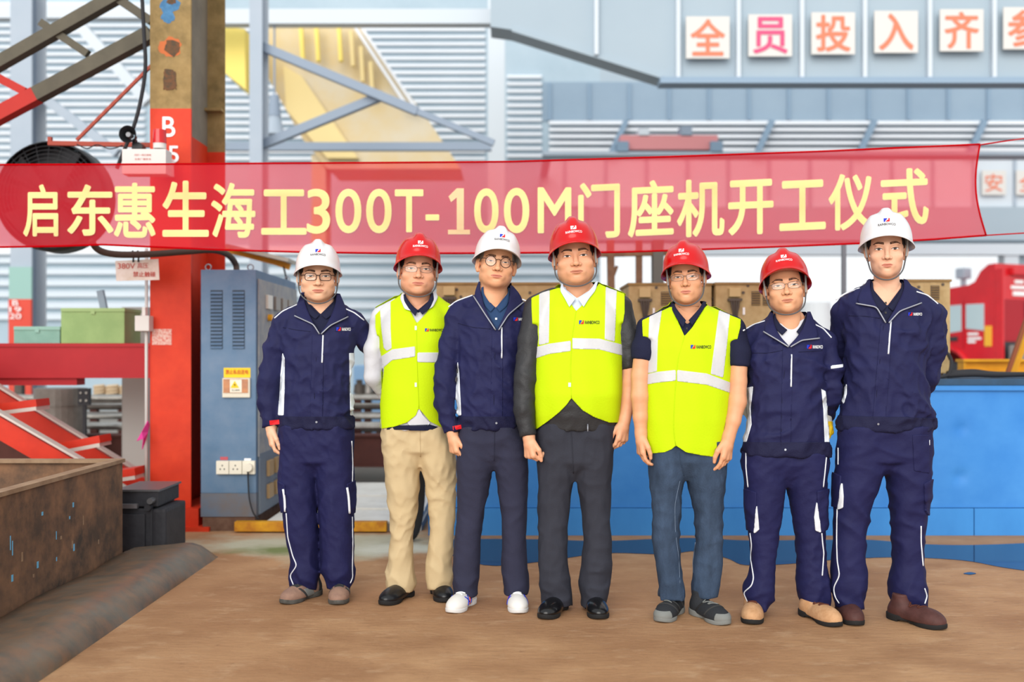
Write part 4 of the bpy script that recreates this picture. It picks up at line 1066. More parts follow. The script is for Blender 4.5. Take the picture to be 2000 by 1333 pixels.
# thin white conduit and switch box beside the column
o = empty('conduit_pipe', (xx(288, DC), DC - 0.02, 0)); O = Vector(o.location); tag(o, 'thin white vertical conduit with grey switch box on the red column', 'conduit')
c = MB().tube([(xx(288, DC), DC - 0.02, 0.1), (xx(288, DC), DC - 0.02, zz(486, DC))], 0.011, 10).build('pipe', mat('pipe_white', '#c9c6c2', 0.5), o, smooth=True); c.location = -O
c = pb(MB(), 263, 291, 617, 647, DC - 0.09, 0.09, 0.006).build('switch_box', mat('switch_grey', '#d4d2cd', 0.5), o); c.location = -O
c = pb(MB(), 277, 284, 600, 617, DC - 0.06, 0.03, 0.003).build('gland', mat('switch_grey', '#d4d2cd'), o); c.location = -O
# pink rag tied to the conduit
rg = MB()
rg.add([P(288, 822, 7.03), P(276, 845, 7.0), P(268, 862, 7.01), P(279, 858, 6.98), P(277, 878, 7.0), P(283, 862, 7.03), P(288, 845, 7.05), P(291, 830, 7.06)], [(0, 1, 6), (1, 2, 3), (1, 3, 6), (3, 4, 5), (3, 5, 6), (0, 6, 7)])
o = rg.build('rag', mat('rag_pink', '#d1408f', 0.85)); o.modifiers.new('s', 'SOLIDIFY').thickness = 0.006; tag(o, 'bright pink rag tied to the white conduit', 'rag')
# alarm box, beacon, horn speaker
o = empty('alarm_box', P(282, 318, 6.75)); O = Vector(o.location); tag(o, 'white alarm box with red beacon and small red lettering', 'alarm box')
def ab(mb, nm, m, sm=False): q_ = mb.build(nm, m, o, smooth=sm); q_.location = -O; return q_
ab(pb(MB(), 238, 324, 291, 340, 6.75, 0.12, 0.006), 'housing', mat('alarm_white', '#d2cfca', 0.5)); ab(pb(MB(), 300, 318, 300, 335, 6.87, 0.228), 'bracket', M_WHITE); c = P(312, 291, 6.81)
ab(MB().cyl(c, 0.042, 0.035, 'z', 24), 'beacon_base', mat('alarm_white', '#e4e2de')); ab(MB().cyl(c + (0, 0, 0.035), 0.044, 0.09, 'z', 24, 0.042), 'beacon', mat('beacon_red', '#c4121a', 0.15, coat=0.5))
M_REDT = mat('text_red', '#b5473c', 0.6)
text_on('lettering', '闪灯一响已通电', P(279, 303, 6.749), 0.11, 0.014, M_REDT, o, loc=O); text_on('lettering', '注意广播安全', P(279, 311, 6.749), 0.11, 0.014, M_REDT, o, loc=O)
o = empty('horn_speaker', P(252, 285, 6.85)); O = Vector(o.location); tag(o, 'small black horn loudspeaker above the white alarm box', 'loudspeaker')
M_BLK = mat('black_plastic', '#232426', 0.45); c = Vector(P(249, 262, 6.78)); mb = MB(); n = 24; prof = ((0.058, 0), (0.052, 0.01), (0.03, 0.05), (0.02, 0.09), (0.02, 0.12))
V = []; F = []
for r_, dy in prof:
    for i in range(n): a = 2 * math.pi * i / n; V.append(c + Vector((r_ * math.cos(a), dy, r_ * math.sin(a))))
for k in range(len(prof) - 1):
    for i in range(n): F.append([k * n + i, k * n + (i + 1) % n, (k + 1) * n + (i + 1) % n, (k + 1) * n + i])
mb.add(V, F); ab(mb, 'horn', M_BLK, True); ab(MB().cyl(c + Vector((0, 0.012, 0)), 0.016, 0.06, 'y', 16), 'driver', mat('driver_grey', '#8d8f92', 0.4)); ab(MB().cyl(c + Vector((0.045, 0.05, -0.075)), 0.035, 0.07, 'y', 16), 'motor', M_BLK); ab(MB().bar(c + Vector((0.02, 0.08, -0.02)), Vector(P(262, 292, 6.85)), 0.02, 0.03), 'bracket', M_BLK)

# ---------------------------------------------------------------- lattice truss, rods, cables
M_TR = mat('truss_steel', '#605a4c', 0.6, 0.2, col2='#4e493e', scale=5, amount=0.5, sharp=0.5)
tr = empty('lattice_truss', P(120, 100, 7.5)); TO = Vector(tr.location); tag(tr, 'dark grey lattice truss with red end at top left', 'truss')
def tb(a, b, w, h, m, nm, d=7.45): o = MB().bar(P(*a, d), P(*b, d), w, h).build(nm, m, tr); o.location = -TO
tb((-420, 363), (300, -48), 0.09, 0.085, M_TR, 'upper_chord'); tb((72, 186), (296, 66), 0.10, 0.10, M_TR, 'lower_chord'); tb((-420, 450), (72, 186), 0.103, 0.103, M_REDD, 'lower_chord_painted')
tb((80, 44), (172, 106), 0.05, 0.055, M_TR, 'diagonal'); tb((228, -4), (296, 42), 0.05, 0.06, M_TR, 'diagonal'); tb((-30, 138), (50, 180), 0.05, 0.06, M_REDD, 'diagonal', 7.46); tb((-200, 238), (-110, 284), 0.05, 0.06, M_REDD, 'diagonal', 7.46); tb((-370, 334), (-285, 378), 0.05, 0.06, M_REDD, 'diagonal', 7.46)
M_RODR = mat('rod_red_brown', '#9c4434', 0.6)
truss_bar('tie_rod', (150, 274), (296, 128), 0.02, M_RODR, 'thin red-brown rod rising to the column', 7.14, cat='rod')
truss_bar('fan_rail', (95, 280), (310, 284), 0.03, M_RODR, 'red-brown rail above the black fan', 7.14, cat='rail')
truss_bar('rail_stub', (98, 268), (98, 282), 0.026, M_RODR, 'short upright stub on the red-brown rail', 7.14, cat='rail')
def cable(pts, r, name, label, m, n=8): 
    Q = [np.array(P(*p)) for p in pts]; c0 = Q[0]; S = [q_ - c0 for q_ in spline(Q, 8)]
    V, F = tube_mesh(S, r, n); o = obj(name, [v[:] for v in V], F, m, loc=tuple(c0), smooth=True); return tag(o, label, 'cable')
M_CAB = mat('cable_black', '#26262a', 0.6); M_CABB = mat('cable_brown', '#4a4038', 0.6)
cable([(276, -30, 7.0), (281, 60, 7.0), (284, 130, 7.0), (276, 190, 7.0), (262, 245, 7.0), (240, 300, 7.0), (228, 330, 7.0)], 0.013, 'thick_cable', 'thick black cable hanging down left of the column', M_CAB)
cable([(150, 282, 7.125), (170, 290, 7.12), (190, 283, 7.125), (215, 291, 7.12), (240, 284, 7.125)], 0.004, 'thin_wire', 'thin dark wire along the red-brown rail', M_CAB, 6)
cable([(178, 470, 6.6), (192, 488, 6.65), (225, 497, 6.7), (290, 497, 6.8), (360, 492, 6.95), (415, 489, 7.1), (445, 498, 7.2), (460, 516, 7.3), (462, 530, 7.3)], 0.022, 'power_cable', 'thick brown power cable looping into the blue cabinet', M_CABB, 10)
# fan
fn = empty('drum_fan', P(98, 383, 7.7)); FO = Vector(fn.location); tag(fn, 'large round black industrial fan half hidden by the banner', 'fan')
R_ = 105 * 7.7 / F_PX; M_FAN = mat('fan_black', '#2b2c2f', 0.5)
mb = MB()
for rr in np.linspace(0.06, R_, 12): 
    pts = [FO + Vector((rr * math.cos(a), -0.06 + 0.05 * (rr / R_) ** 2, rr * math.sin(a))) for a in np.linspace(0, 2 * math.pi, 41)]; mb.tube(pts, 0.0035, 5, False)
for i in range(24): a = 2 * math.pi * i / 24; mb.tube([FO + Vector((rr * math.cos(a), -0.06 + 0.05 * (rr / R_) ** 2, rr * math.sin(a))) for rr in np.linspace(0.05, R_, 5)], 0.003, 5)
o = mb.build('guard', M_FAN, fn, smooth=True); o.location = -FO; tag(o, kind='stuff')
V = []; F = []; n = 48
for r_, dy in ((R_, -0.02), (R_ + 0.012, 0.0), (R_ + 0.012, 0.2), (R_ - 0.01, 0.2), (R_ - 0.01, 0.0)):
    for i in range(n): a = 2 * math.pi * i / n; V.append(FO + Vector((r_ * math.cos(a), dy, r_ * math.sin(a))))
for k in range(4):
    for i in range(n): F.append([k * n + i, k * n + (i + 1) % n, (k + 1) * n + (i + 1) % n, (k + 1) * n + i])
o = MB().add(V, F).build('drum', M_FAN, fn, smooth=True); o.location = -FO
for i in range(5):
    a = 2 * math.pi * i / 5; mb = MB(); u = Vector((math.cos(a), 0, math.sin(a))); w = Vector((-math.sin(a), 0, math.cos(a)))
    mb.add([FO + u * 0.06 - w * 0.03 + Vector((0, 0.05, 0)), FO + u * (R_ - 0.03) - w * 0.11 + Vector((0, 0.03, 0)), FO + u * (R_ - 0.03) + w * 0.08 + Vector((0, 0.12, 0)), FO + u * 0.06 + w * 0.03 + Vector((0, 0.1, 0))], [(0, 1, 2, 3)])
    o = mb.build('blade', mat('fan_blade', '#3a3b3e', 0.5), fn); o.location = -FO; o.modifiers.new('s', 'SOLIDIFY').thickness = 0.006
o = MB().cyl(FO + Vector((0, 0.0, 0)), 0.08, 0.16, 'y', 20).cyl(FO + Vector((0, 0.19, 0)), R_ - 0.01, 0.01, 'y', 32).build('motor', M_FAN, fn); o.location = -FO

# high-voltage notice
o = empty('warning_notice', P(268, 548, 6.85)); O = Vector(o.location); tag(o, 'small white notice reading 380V in red, hung on the cable', 'sign')
M_NOT = mat('notice_white', '#e6e0d6', 0.6, col2='#d8cdbd', scale=12); M_NOTR = mat('notice_red', '#c2453a', 0.6)
c = MB().prism([(xx(225, 6.85), zz(510, 6.85)), (xx(309, 6.85), zz(506, 6.85)), (xx(311, 6.85), zz(547, 6.85)), (xx(227, 6.85), zz(549, 6.85))][::-1], 6.85, 6.856).build('plate', M_NOT, o); c.location = -O
text_on('lettering', '380V', P(247, 520, 6.848), 0.115, 0.036, M_NOTR, o, loc=O); text_on('lettering', '高压', P(279, 519, 6.848), 0.072, 0.036, M_NOTR, o, loc=O); text_on('lettering', '禁止触碰', P(282, 536, 6.848), 0.15, 0.036, M_NOTR, o, loc=O, bold=0.008)
for x in (260, 270): c = MB().tube([P(x, 512, 6.845), P(x + 1, 500, 6.83), P(x - 1, 490, 6.84)], 0.006, 6).build('hook', M_CAB, o); c.location = -O

# ---------------------------------------------------------------- electrical cabinet
DK = 7.0; KX0, KX1 = xx(392, DK), xx(500, DK); KZ1 = zz(527, DK); KZ0 = 0.06; KD = 1.3
cab = empty('electrical_cabinet', ((KX0 + KX1) / 2, DK + 0.6, 0)); KO = Vector(cab.location); tag(cab, 'tall blue-grey electrical cabinet beside the red column', 'cabinet')
M_CABN = mat('cabinet_blue', '#5a7896', 0.5, 0.1, col2='#4f6b87', scale=3, amount=0.5, sharp=0.5, col3='#6b8098'); M_CABS = mat('cabinet_side_grey', '#8b929b', 0.5, 0.1, col2='#7a8088', scale=4, amount=0.5, sharp=0.4, col3='#a8a39b')
M_CABR = mat('cabinet_foot_rust', '#6f5546', 0.8, col2='#5b4033', scale=14)
def kb(mb, nm, m, par=None, sm=False):
    o = mb.build(nm, m, par or cab, smooth=sm)
    if par is None: o.location = -KO
    return o
body = kb(MB().box(KX0, KX1, DK, DK + KD, 0.26, KZ1, 0.006), 'body', M_CABN); kb(MB().box(KX0, KX1, DK, DK + KD, 0.10, 0.26), 'lower_body', mat('cabinet_dirty', '#587089', 0.7, col2='#6f6258', scale=5, amount=0.6, sharp=0.5)); kb(MB().box(KX0 + 0.01, KX1 - 0.01, DK + 0.01, DK + KD, 0.0, 0.10), 'plinth', M_CABR)
M_SLOT = mat('vent_dark', '#3c4a58', 0.7)
for x in (423, 466):
    kb(pb(MB(), x - 12, x + 12, 567, 682, DK - 0.002, 0.003), 'vent_back', M_SLOT)
    for k in range(16):
        y = 570 + k * 7.1; kb(MB().prism([(DK - 0.001, zz(y + 4.6, DK)), (DK - 0.012, zz(y + 4.6, DK)), (DK - 0.001, zz(y, DK))], xx(x - 11, DK), xx(x + 11, DK), 'x'), 'vent_slat', M_CABN)
yl = kb(pb(MB(), 437, 489, 719, 738, DK - 0.004, 0.004), 'yellow_notice', mat('notice_yellow', '#f0c81a', 0.5)); text_on('lettering', '禁止私自送电', P(463, 727, DK - 0.0045), 0.155, 0.032, mat('notice_red2', '#c2301f', 0.5), cab, loc=KO, bold=0.01)
kb(pb(MB(), 434, 488, 739, 777, DK - 0.02, 0.02, 0.004), 'breaker_frame', mat('breaker_cream', '#d9d2bf', 0.5)); kb(pb(MB(), 436, 484, 741, 768, DK - 0.024, 0.006), 'breaker_cover', mat('breaker_amber', '#b8702a', 0.3, coat=0.4, col2='#9c5a22', scale=20))
kb(pb(MB(), 449, 472, 742, 767, DK - 0.026, 0.002), 'hazard_sticker', mat('sticker_cream', '#e9e2cf', 0.6))
kb(MB().prism([(xx(452, DK), zz(758, DK)), (xx(469, DK), zz(758, DK)), (xx(460.5, DK), zz(744, DK))], DK - 0.028, DK - 0.026), 'hazard_triangle', mat('notice_yellow', '#f0c81a'))
kb(MB().prism([(xx(461, DK), zz(748, DK)), (xx(458.5, DK), zz(753, DK)), (xx(461, DK), zz(752.6, DK)), (xx(459.5, DK), zz(757, DK)), (xx(463, DK), zz(751, DK)), (xx(460.8, DK), zz(751.4, DK))], DK - 0.0285, DK - 0.028), 'bolt_symbol', M_BLACK); text_on('lettering', '当心触电', P(460.5, 762.5, DK - 0.027), 0.055, 0.012, M_BLACK, cab, loc=KO)
for k, x in enumerate((422, 447.5, 473)):
    s_ = kb(pb(MB(), x, x + 24.5, 901, 927, DK - 0.03, 0.03, 0.003), 'socket', mat('socket_cream', '#e2dccb', 0.5))
    for dx, dy in ((0, -4), (-4, 3), (4, 3)): pb(MB(), x + 12 + dx - 1, x + 12 + dx + 1, 914 + dy - 1.5, 914 + dy + 1.5, DK - 0.031, 0.002).build('socket_slot', M_BLACK, s_)
kb(MB().cyl(P(484, 914, DK - 0.06), 0.028, 0.04, 'y', 16), 'plug', mat('socket_cream', '#e2dccb')); kb(MB().tube(spline([P(484, 918, DK - 0.05), P(485, 945, DK - 0.04), P(487, 975, DK - 0.05), P(495, 1003, DK - 0.06), P(505, 1014, DK - 0.05)], 6), 0.006, 6), 'plug_cord', M_CAB, sm=True)
kb(pb(MB(), 430, 445, 893, 899, DK - 0.003, 0.003), 'red_sticker', mat('sticker_red', '#b8545c', 0.6)); kb(pb(MB(), 477, 490, 896, 900, DK - 0.003, 0.003), 'white_sticker', M_WHITE)
# right-hand side: door, meters, lamp, switch panel (on the plane x = KX1)
def side(mb, y0, y1, z0, z1, t, b=0.0): return mb.box(KX1, KX1 + t, y0, y1, z0, z1, b)
def sy(px): return KX1 * F_PX / (px - CX)
kb(side(MB(), sy(503), DK + KD - 0.02, zz(893, sy(503)) + 0.0, KZ1 - 0.06, 0.012, 0.003), 'door', M_CABS)
for x in (516, 531.5, 545, 557):
    y0, y1 = sy(x), sy(x + 9); mm = kb(side(MB(), y0, y1, zz(604, sy(520)), zz(577, sy(520)), 0.03, 0.002), 'meter', mat('meter_face', '#d8d4c8', 0.3) if x == 516 else mat('meter_dark', '#8c857c', 0.35))
kb(MB().cyl((KX1 + 0.012, sy(521), zz(621, sy(521))), 0.024, 0.03, 'x', 16), 'indicator_lamp', mat('amber_lamp', '#e0a020', 0.3))
kb(side(MB(), sy(504), sy(575), zz(1000, sy(504)) - 0.02, zz(887, sy(504)), 0.014, 0.003), 'switch_panel', mat('panel_grey', '#6c7784', 0.5, 0.1))
for x in (517, 531, 545):
    for a, b in ((899, 929), (945, 972)): kb(side(MB(), sy(x), sy(x + 9), zz(b, sy(521)), zz(a, sy(521)), 0.035, 0.003), 'switch', mat('switch_tan', '#a88a62', 0.5))
for px_, dd in ((402, 0.04), (487, 0.05), (556, 1.2)):
    c = Vector((KX0 + 0.04 if px_ == 402 else KX1 - 0.05, DK + dd, KZ1 + 0.02)); kb(MB().tube([c + Vector((0.02 * math.cos(a), 0, 0.02 * math.sin(a))) for a in np.linspace(0, 2 * math.pi, 17)], 0.005, 6, False), 'lifting_eye', mat('eye_steel', '#8d9096', 0.4, 0.7), sm=True)
# yellow tray light behind the cabinet
o = empty('cable_tray', P(515, 510, 8.6)); O = Vector(o.location); tag(o, 'yellow edged tray hanging just below the banner above the cabinet', 'tray')
for nm, a, b, w, h, m in (('tray_lip', (440, 488), (540, 514), 0.05, 0.04, mat('tray_yellow', '#d99a2c', 0.5)), ('tray_plate', (452, 484), (572, 512), 0.35, 0.03, mat('tray_grey', '#b9b4a6', 0.5)), ('tray_lip', (478, 492), (566, 522), 0.04, 0.05, mat('tray_yellow', '#d99a2c'))):
    c = MB().bar(P(*a, 8.5), P(*b, 8.5), w, h).build(nm, m, o); c.location = -O
cable([(552, 512, 8.5), (560, 545, 8.45), (575, 580, 8.4), (590, 640, 8.4), (592, 800, 8.4), (590, 978, 8.4)], 0.008, 'thin_wire', 'thin dark wire falling from the yellow tray', M_CAB, 6)

# ---------------------------------------------------------------- red beam with boxes, stair, bin, kerb
DBm = 7.75
bm_ = empty('red_beam', P(150, 740, DBm)); O = Vector(bm_.location); tag(bm_, 'dark red horizontal steel beam left of the column', 'beam')
for nm, q in (('web', (-760, 300, 676, 734, DBm + 0.08, 0.02)), ('top_flange', (-760, 300, 671, 678, DBm, 0.2)), ('bottom_flange', (-760, 300, 732, 739, DBm, 0.2)), ('face_plate', (-760, 300, 676, 734, DBm + 0.01, 0.02)), ('ledge', (-760, 150, 739, 753, DBm + 0.03, 0.15))):
    c = pb(MB(), *q).build(nm, mat('beam_red', '#b5252c', 0.55, col2='#a51f28', scale=3, amount=0.5, sharp=0.5), bm_); c.location = -O
def crate(x0, x1, y0, y1, m, m2, label, dep):
    o = empty('storage_box', P((x0 + x1) / 2, y1, DBm + 0.1)); O = Vector(o.location); tag(o, label, 'box')
    for nm, q, mm, bv in (('box_body', (x0, x1, y0 + 6, y1, DBm + 0.02, dep), m, 0.004), ('lid', (x0 - 0.5, x1 + 0.5, y0, y0 + 7, DBm + 0.012, dep + 0.016), m2, 0.003)):
        c = pb(MB(), *q, bv).build(nm, mm, o); c.location = -O
    c = pb(MB(), (x0 + x1) / 2 - 4, (x0 + x1) / 2 + 4, y0 + 3, y0 + 12, DBm + 0.01, 0.012).build('latch', m2, o); c.location = -O
crate(27, 117, 638, 671, mat('box_teal', '#86b3a4', 0.6, col2='#7ca99a', scale=8), mat('box_teal_lid', '#90bcae', 0.6), 'low pale teal box on the dark red beam', 0.3)
crate(119, 243, 602, 671, mat('box_green', '#97b878', 0.6, col2='#8cae70', scale=8), mat('box_green_lid', '#9dbd80', 0.6), 'tall pale green box on the dark red beam', 0.34)
o = empty('junction_cabinet', P(266, 670, 8.7)); O = Vector(o.location); tag(o, 'plain pale grey cabinet behind the green box', 'cabinet')
M_GC = mat('pale_grey_cabinet', '#a8a9a6', 0.5)
for nm, q_, mm in (('cabinet_body', (xx(238, 8.7), xx(288, 8.7), 8.7, 9.1, 0.08, zz(600, 8.7)), M_GC), ('plinth', (xx(240, 8.7), xx(286, 8.7), 8.72, 9.08, 0, 0.08), M_STEELD), ('door', (xx(241, 8.7), xx(285, 8.7), 8.69, 8.7, 0.14, zz(606, 8.7)), mat('pale_grey_door', '#b3b4b1', 0.5)), ('handle', (xx(279, 8.7), xx(281, 8.7), 8.67, 8.69, zz(648, 8.7), zz(636, 8.7)), M_BLK)):
    c = MB().box(*q_).build(nm, mm, o); c.location = -O
o = truss_bar('leaning_plate', (196, 568), (218, 676), 0.04, M_STEELD, 'narrow blue-grey steel strip leaning up behind the green box', 8.15, h=0.05, cat='strip')
# stair
M_STR = mat('stair_red', '#d5341c', 0.5, col2='#c22c18', scale=3); M_STE = mat('stair_edge', '#c8bcb4', 0.5, 0.3)
st = empty('steel_stair', P(140, 850, 7.0)); O = Vector(st.location); tag(st, 'red steel stair with worn bright edges behind the rusty bin', 'stair')
def sb(a, b, w, h, m, nm, d): c = MB().bar(P(*a, d), P(*b, d), w, h).build(nm, m, st); c.location = -O
sb((-480, 486), (278, 948), 0.05, 0.11, M_STR, 'stringer', 7.45); sb((-480, 464), (278, 924), 0.07, 0.014, M_STE, 'stringer_edge', 7.42)
sb((-480, 558), (150, 922), 0.05, 0.13, M_STR, 'stringer', 6.6); sb((-480, 528), (170, 904), 0.07, 0.014, M_STE, 'stringer_edge', 6.57)
for (x0, ya, x1, yb) in ((-450, 598, -330, 584), (-330, 664, -215, 650), (-190, 734, -75, 720), (-30, 806, 84, 792), (112, 880, 206, 862), (185, 938, 274, 925)):
    for nm, dy, m, w, h in (('tread', -6, M_STR, 0.2, 0.05), ('tread_edge', 5, M_STE, 0.2, 0.025)): sb((x0, ya + dy), (x1, yb + dy), w, h, m, nm, 7.0)
# rusty bin
M_BIN = mat('bin_rust', '#6d5443', 0.75, 0.1, col2='#4a4038', scale=2.6, amount=0.55, sharp=0.3, col3='#8f6a4f', bump=0.25, bscale=14); M_RIM = mat('bin_rim', '#a08468', 0.65, col2='#8a6d54', scale=8); M_BINB = mat('bin_blue_scuff', '#6fb4d8', 0.7)
bx = -2.21; by1 = 5.81; bh_ = 0.6; by0 = 2.7
bn = empty('rusty_bin', (bx - 0.9, 4.4, 0)); O = Vector(bn.location); tag(bn, 'large rusty open steel bin in the left foreground', 'bin')
def nb_(mb, nm, m): c = mb.build(nm, m, bn); c.location = -O; return c
nb_(MB().box(bx - 0.02, bx, by0, by1, 0.02, bh_), 'side_wall', M_BIN); nb_(MB().box(bx - 1.9, bx - 0.02, by1 - 0.02, by1, 0.02, bh_), 'end_wall', M_BIN); nb_(MB().box(bx - 1.92, bx - 1.9, by0, by1, 0.02, bh_), 'side_wall', M_BIN); nb_(MB().box(bx - 1.9, bx - 0.02, by0, by0 + 0.02, 0.02, bh_), 'end_wall', M_BIN); nb_(MB().box(bx - 1.9, bx - 0.02, by0 + 0.02, by1 - 0.02, 0.02, 0.05), 'bottom', M_BIN)
nb_(MB().box(bx - 0.05, bx + 0.012, by0, by1 + 0.01, bh_, bh_ + 0.02), 'rim', M_RIM); nb_(MB().box(bx - 1.93, bx - 0.05, by1 - 0.05, by1 + 0.01, bh_, bh_ + 0.02), 'rim', M_RIM); nb_(MB().box(bx - 1.93, bx - 1.88, by0, by1 - 0.05, bh_, bh_ + 0.02), 'rim', M_RIM)
rnd = random.Random(9)
for k in range(16):
    y = 4.5 + 1.1 * rnd.random(); z = 0.18 + 0.34 * rnd.random(); L_ = 0.015 + 0.06 * rnd.random() ** 2; nb_(MB().box(bx, bx + 0.0012, y, y + 0.006 + 0.012 * rnd.random(), z, z + L_), 'paint_scuff', M_BINB if k % 3 else M_RIM)
# kerb
kv = []; prof = [(-2.2, 0.0), (-2.2, 0.085), (-2.12, 0.095), (-2.0, 0.105), (-1.93, 0.112), (-1.88, 0.108), (-1.83, 0.09), (-1.79, 0.06), (-1.765, 0.025), (-1.755, 0.0)]
ys = np.linspace(1.6, 6.12, 60); V = []; F = []; n = len(prof); rs = np.random.RandomState(3)
for j, y in enumerate(ys):
    e = 1 - max(0, (y - 6.0) / 0.12) ** 2 * 0.7; wob = 0.006 * math.sin(y * 5.1) + 0.004 * math.sin(y * 13)
    for x, z in prof: V.append((x + wob * (z > 0.001), y, z * e * (1 + 0.05 * math.sin(y * 7 + x * 9))))
for j in range(59):
    for i in range(n - 1): F.append([j * n + i, j * n + i + 1, (j + 1) * n + i + 1, (j + 1) * n + i])
F.append(list(range(n))); F.append([59 * n + i for i in range(n)][::-1])
o = MB().add(V, F).build('floor_kerb', mat('kerb_worn', '#7a7468', 0.42, 0.2, col2='#5b554c', scale=4, amount=0.5, sharp=0.4, col3='#8f6f56', bump=0.2, bscale=18), smooth=True); tag(o, 'worn rounded kerb running along the floor beside the rusty bin', 'kerb')
# dark machine behind the bin
mc = empty('pump_unit', (xx(285, 6.1), 6.15, 0)); O = Vector(mc.location); tag(mc, 'dark grey boxy machine standing behind the rusty bin', 'machine')
M_MC = mat('machine_dark', '#3b3b40', 0.6, col2='#333338', scale=12, bump=0.2, bscale=60)
def mcb(mb, nm, m=M_MC, sm=False): c = mb.build(nm, m, mc, smooth=sm); c.location = -O
X0, X1 = xx(225, 6.05), xx(318, 6.05)
mcb(MB().box(X0, X1 - 0.06, 6.05, 6.45, 0.02, 0.30, 0.01), 'casing'); mcb(MB().box(X1 - 0.06, X1 + 0.02, 6.04, 6.42, 0.02, 0.30, 0.02), 'end_cap'); mcb(MB().box(X0, X1 - 0.03, 6.06, 6.44, 0.31, 0.40, 0.008), 'top_box'); mcb(MB().box(X0, X1 - 0.02, 6.05, 6.45, 0.40, 0.412), 'top_plate', mat('machine_top', '#6d6d70', 0.4, 0.5))
mcb(MB().box(X0 + 0.02, X1 - 0.1, 6.03, 6.05, 0.05, 0.27, 0.006), 'front_panel'); mcb(MB().box(X0, X0 + 0.14, 6.02, 6.05, 0.305, 0.33), 'label_plate', mat('machine_label', '#8e8c90', 0.4, 0.6)); mcb(MB().cyl((X1 - 0.06, 6.0, 0.35), 0.018, 0.06, 'y', 12), 'knob', mat('machine_top', '#6d6d70')); mcb(MB().cyl((X1 - 0.08, 6.02, 0.31), 0.02, 0.04, 'y', 12), 'knob')
# yellow-edged platform with pale sheets
pf = empty('low_platform', (-1.3, 8.0, 0)); O = Vector(pf.location); tag(pf, 'low platform with yellow steel edge and pale sheets behind the men', 'platform')
def pfb(mb, nm, m): c = mb.build(nm, m, pf); c.location = -O
pfb(MB().box(-1.88, -0.85, 6.93, 7.0, 0.01, 0.075, 0.004), 'edge_bar', mat('edge_yellow', '#d39a1e', 0.6, col2='#b06f1e', scale=9, amount=0.5)); pfb(MB().box(-1.7, -0.62, 7.02, 9.2, 0.0, 0.05), 'deck', mat('deck_grey', '#a5a39c', 0.7))
for k, (y0, y1) in enumerate(((7.02, 7.5), (7.52, 8.1), (8.12, 8.9))): pfb(MB().box(-1.68, -0.64, y0, y1, 0.05, 0.07 + 0.012 * k, 0.003), 'sheet', mat('sheet_pale', '#e2e0d8', 0.6, col2='#d2cfc6', scale=5))
for x in (-2.02, -1.94): 
    pass
# brown beam and steel bars
o = empty('brown_beam', (-2.8, 9.6, 0)); O = Vector(o.location); tag(o, 'long dark brown steel beam lying across behind the column', 'beam')
M_BRB = mat('brown_oxide', '#5a332c', 0.7, col2='#4a2924', scale=3)
for nm, q in (('web', (-5.6, -0.62, 9.6, 9.63, 0.18, 0.44)), ('top_flange', (-5.6, -0.62, 9.5, 9.72, 0.44, 0.46)), ('bottom_flange', (-5.6, -0.62, 9.5, 9.72, 0.16, 0.18)), ('face', (-5.6, -0.62, 9.53, 9.55, 0.18, 0.44))): c = MB().box(*q).build(nm, M_BRB, o); c.location = -O
for x in (-5.2, -3.2, -1.0): c = MB().box(x, x + 0.15, 9.5, 9.72, 0, 0.16).build('support_block', M_BRB, o); c.location = -O
M_BAR = mat('bright_steel', '#b7b4ae', 0.35, 0.6, col2='#8d8a84', scale=6); M_BARD = mat('dull_steel', '#5d5650', 0.5, 0.4, col2='#463f3a', scale=6)
me_ = None; k = 0
for zrow, yrow, n_ in ((0.52, 9.75, 4), (0.60, 10.0, 4), (0.68, 10.25, 4), (0.76, 10.5, 3)):
    for j in range(n_):
        k += 1; a = -5.8 + 0.15 * (k % 3); V, F = tube_mesh([(0, 0, 0), (5.0, 0, 0)], 0.026, 10); o = obj('steel_bar', [v[:] for v in V], F, M_BAR if (k % 3) else M_BARD, loc=(a, yrow + 0.06 * j, zrow + 0.006 * (j % 2)), smooth=False); tag(o, 'long bright steel bar lying among the racked bars behind the column', 'steel bar', 'racked steel bars')
rk = empty('bar_rack', (-3.3, 10.1, 0)); O = Vector(rk.location); tag(rk, 'dark steel rack carrying the long steel bars', 'rack')
for x in (-5.3, -3.7, -2.2, -1.3):
    for nm, q in (('post', (x, x + 0.08, 10.9, 10.98, 0, 0.95)), ('sloping_arm', None)):
        c = (MB().box(*q) if q else MB().bar((x + 0.04, 9.72, 0.47), (x + 0.04, 10.95, 0.73), 0.06, 0.05)).build(nm, M_BARD, rk); c.location = -O
# work table with rope and small gear, left background and between the men
def bench(x0, x1, y, zt, label):
    o = empty('steel_bench', ((x0 + x1) / 2, y + 0.4, 0)); O = Vector(o.location); tag(o, label, 'bench')
    for nm, q, m in (('top', (x0, x1, y, y + 0.9, zt - 0.05, zt), M_BARD), ('shelf', (x0 + 0.05, x1 - 0.05, y + 0.05, y + 0.85, 0.35, 0.38), M_BARD)): c = MB().box(*q).build(nm, m, o); c.location = -O
    for a, b in ((x0, y), (x1 - 0.08, y), (x0, y + 0.82), (x1 - 0.08, y + 0.82)): c = MB().box(a, a + 0.08, b, b + 0.08, 0, zt - 0.05).build('leg', M_BRB, o); c.location = -O
bench(xx(175, 11.5), xx(292, 11.5) + 0.3, 11.5, zz(780, 11.5), 'dark steel bench with a rope coil left of the column'); bench(xx(690, 11.2), xx(900, 11.2), 11.2, zz(770, 11.2), 'dark steel bench seen between the two leftmost men')
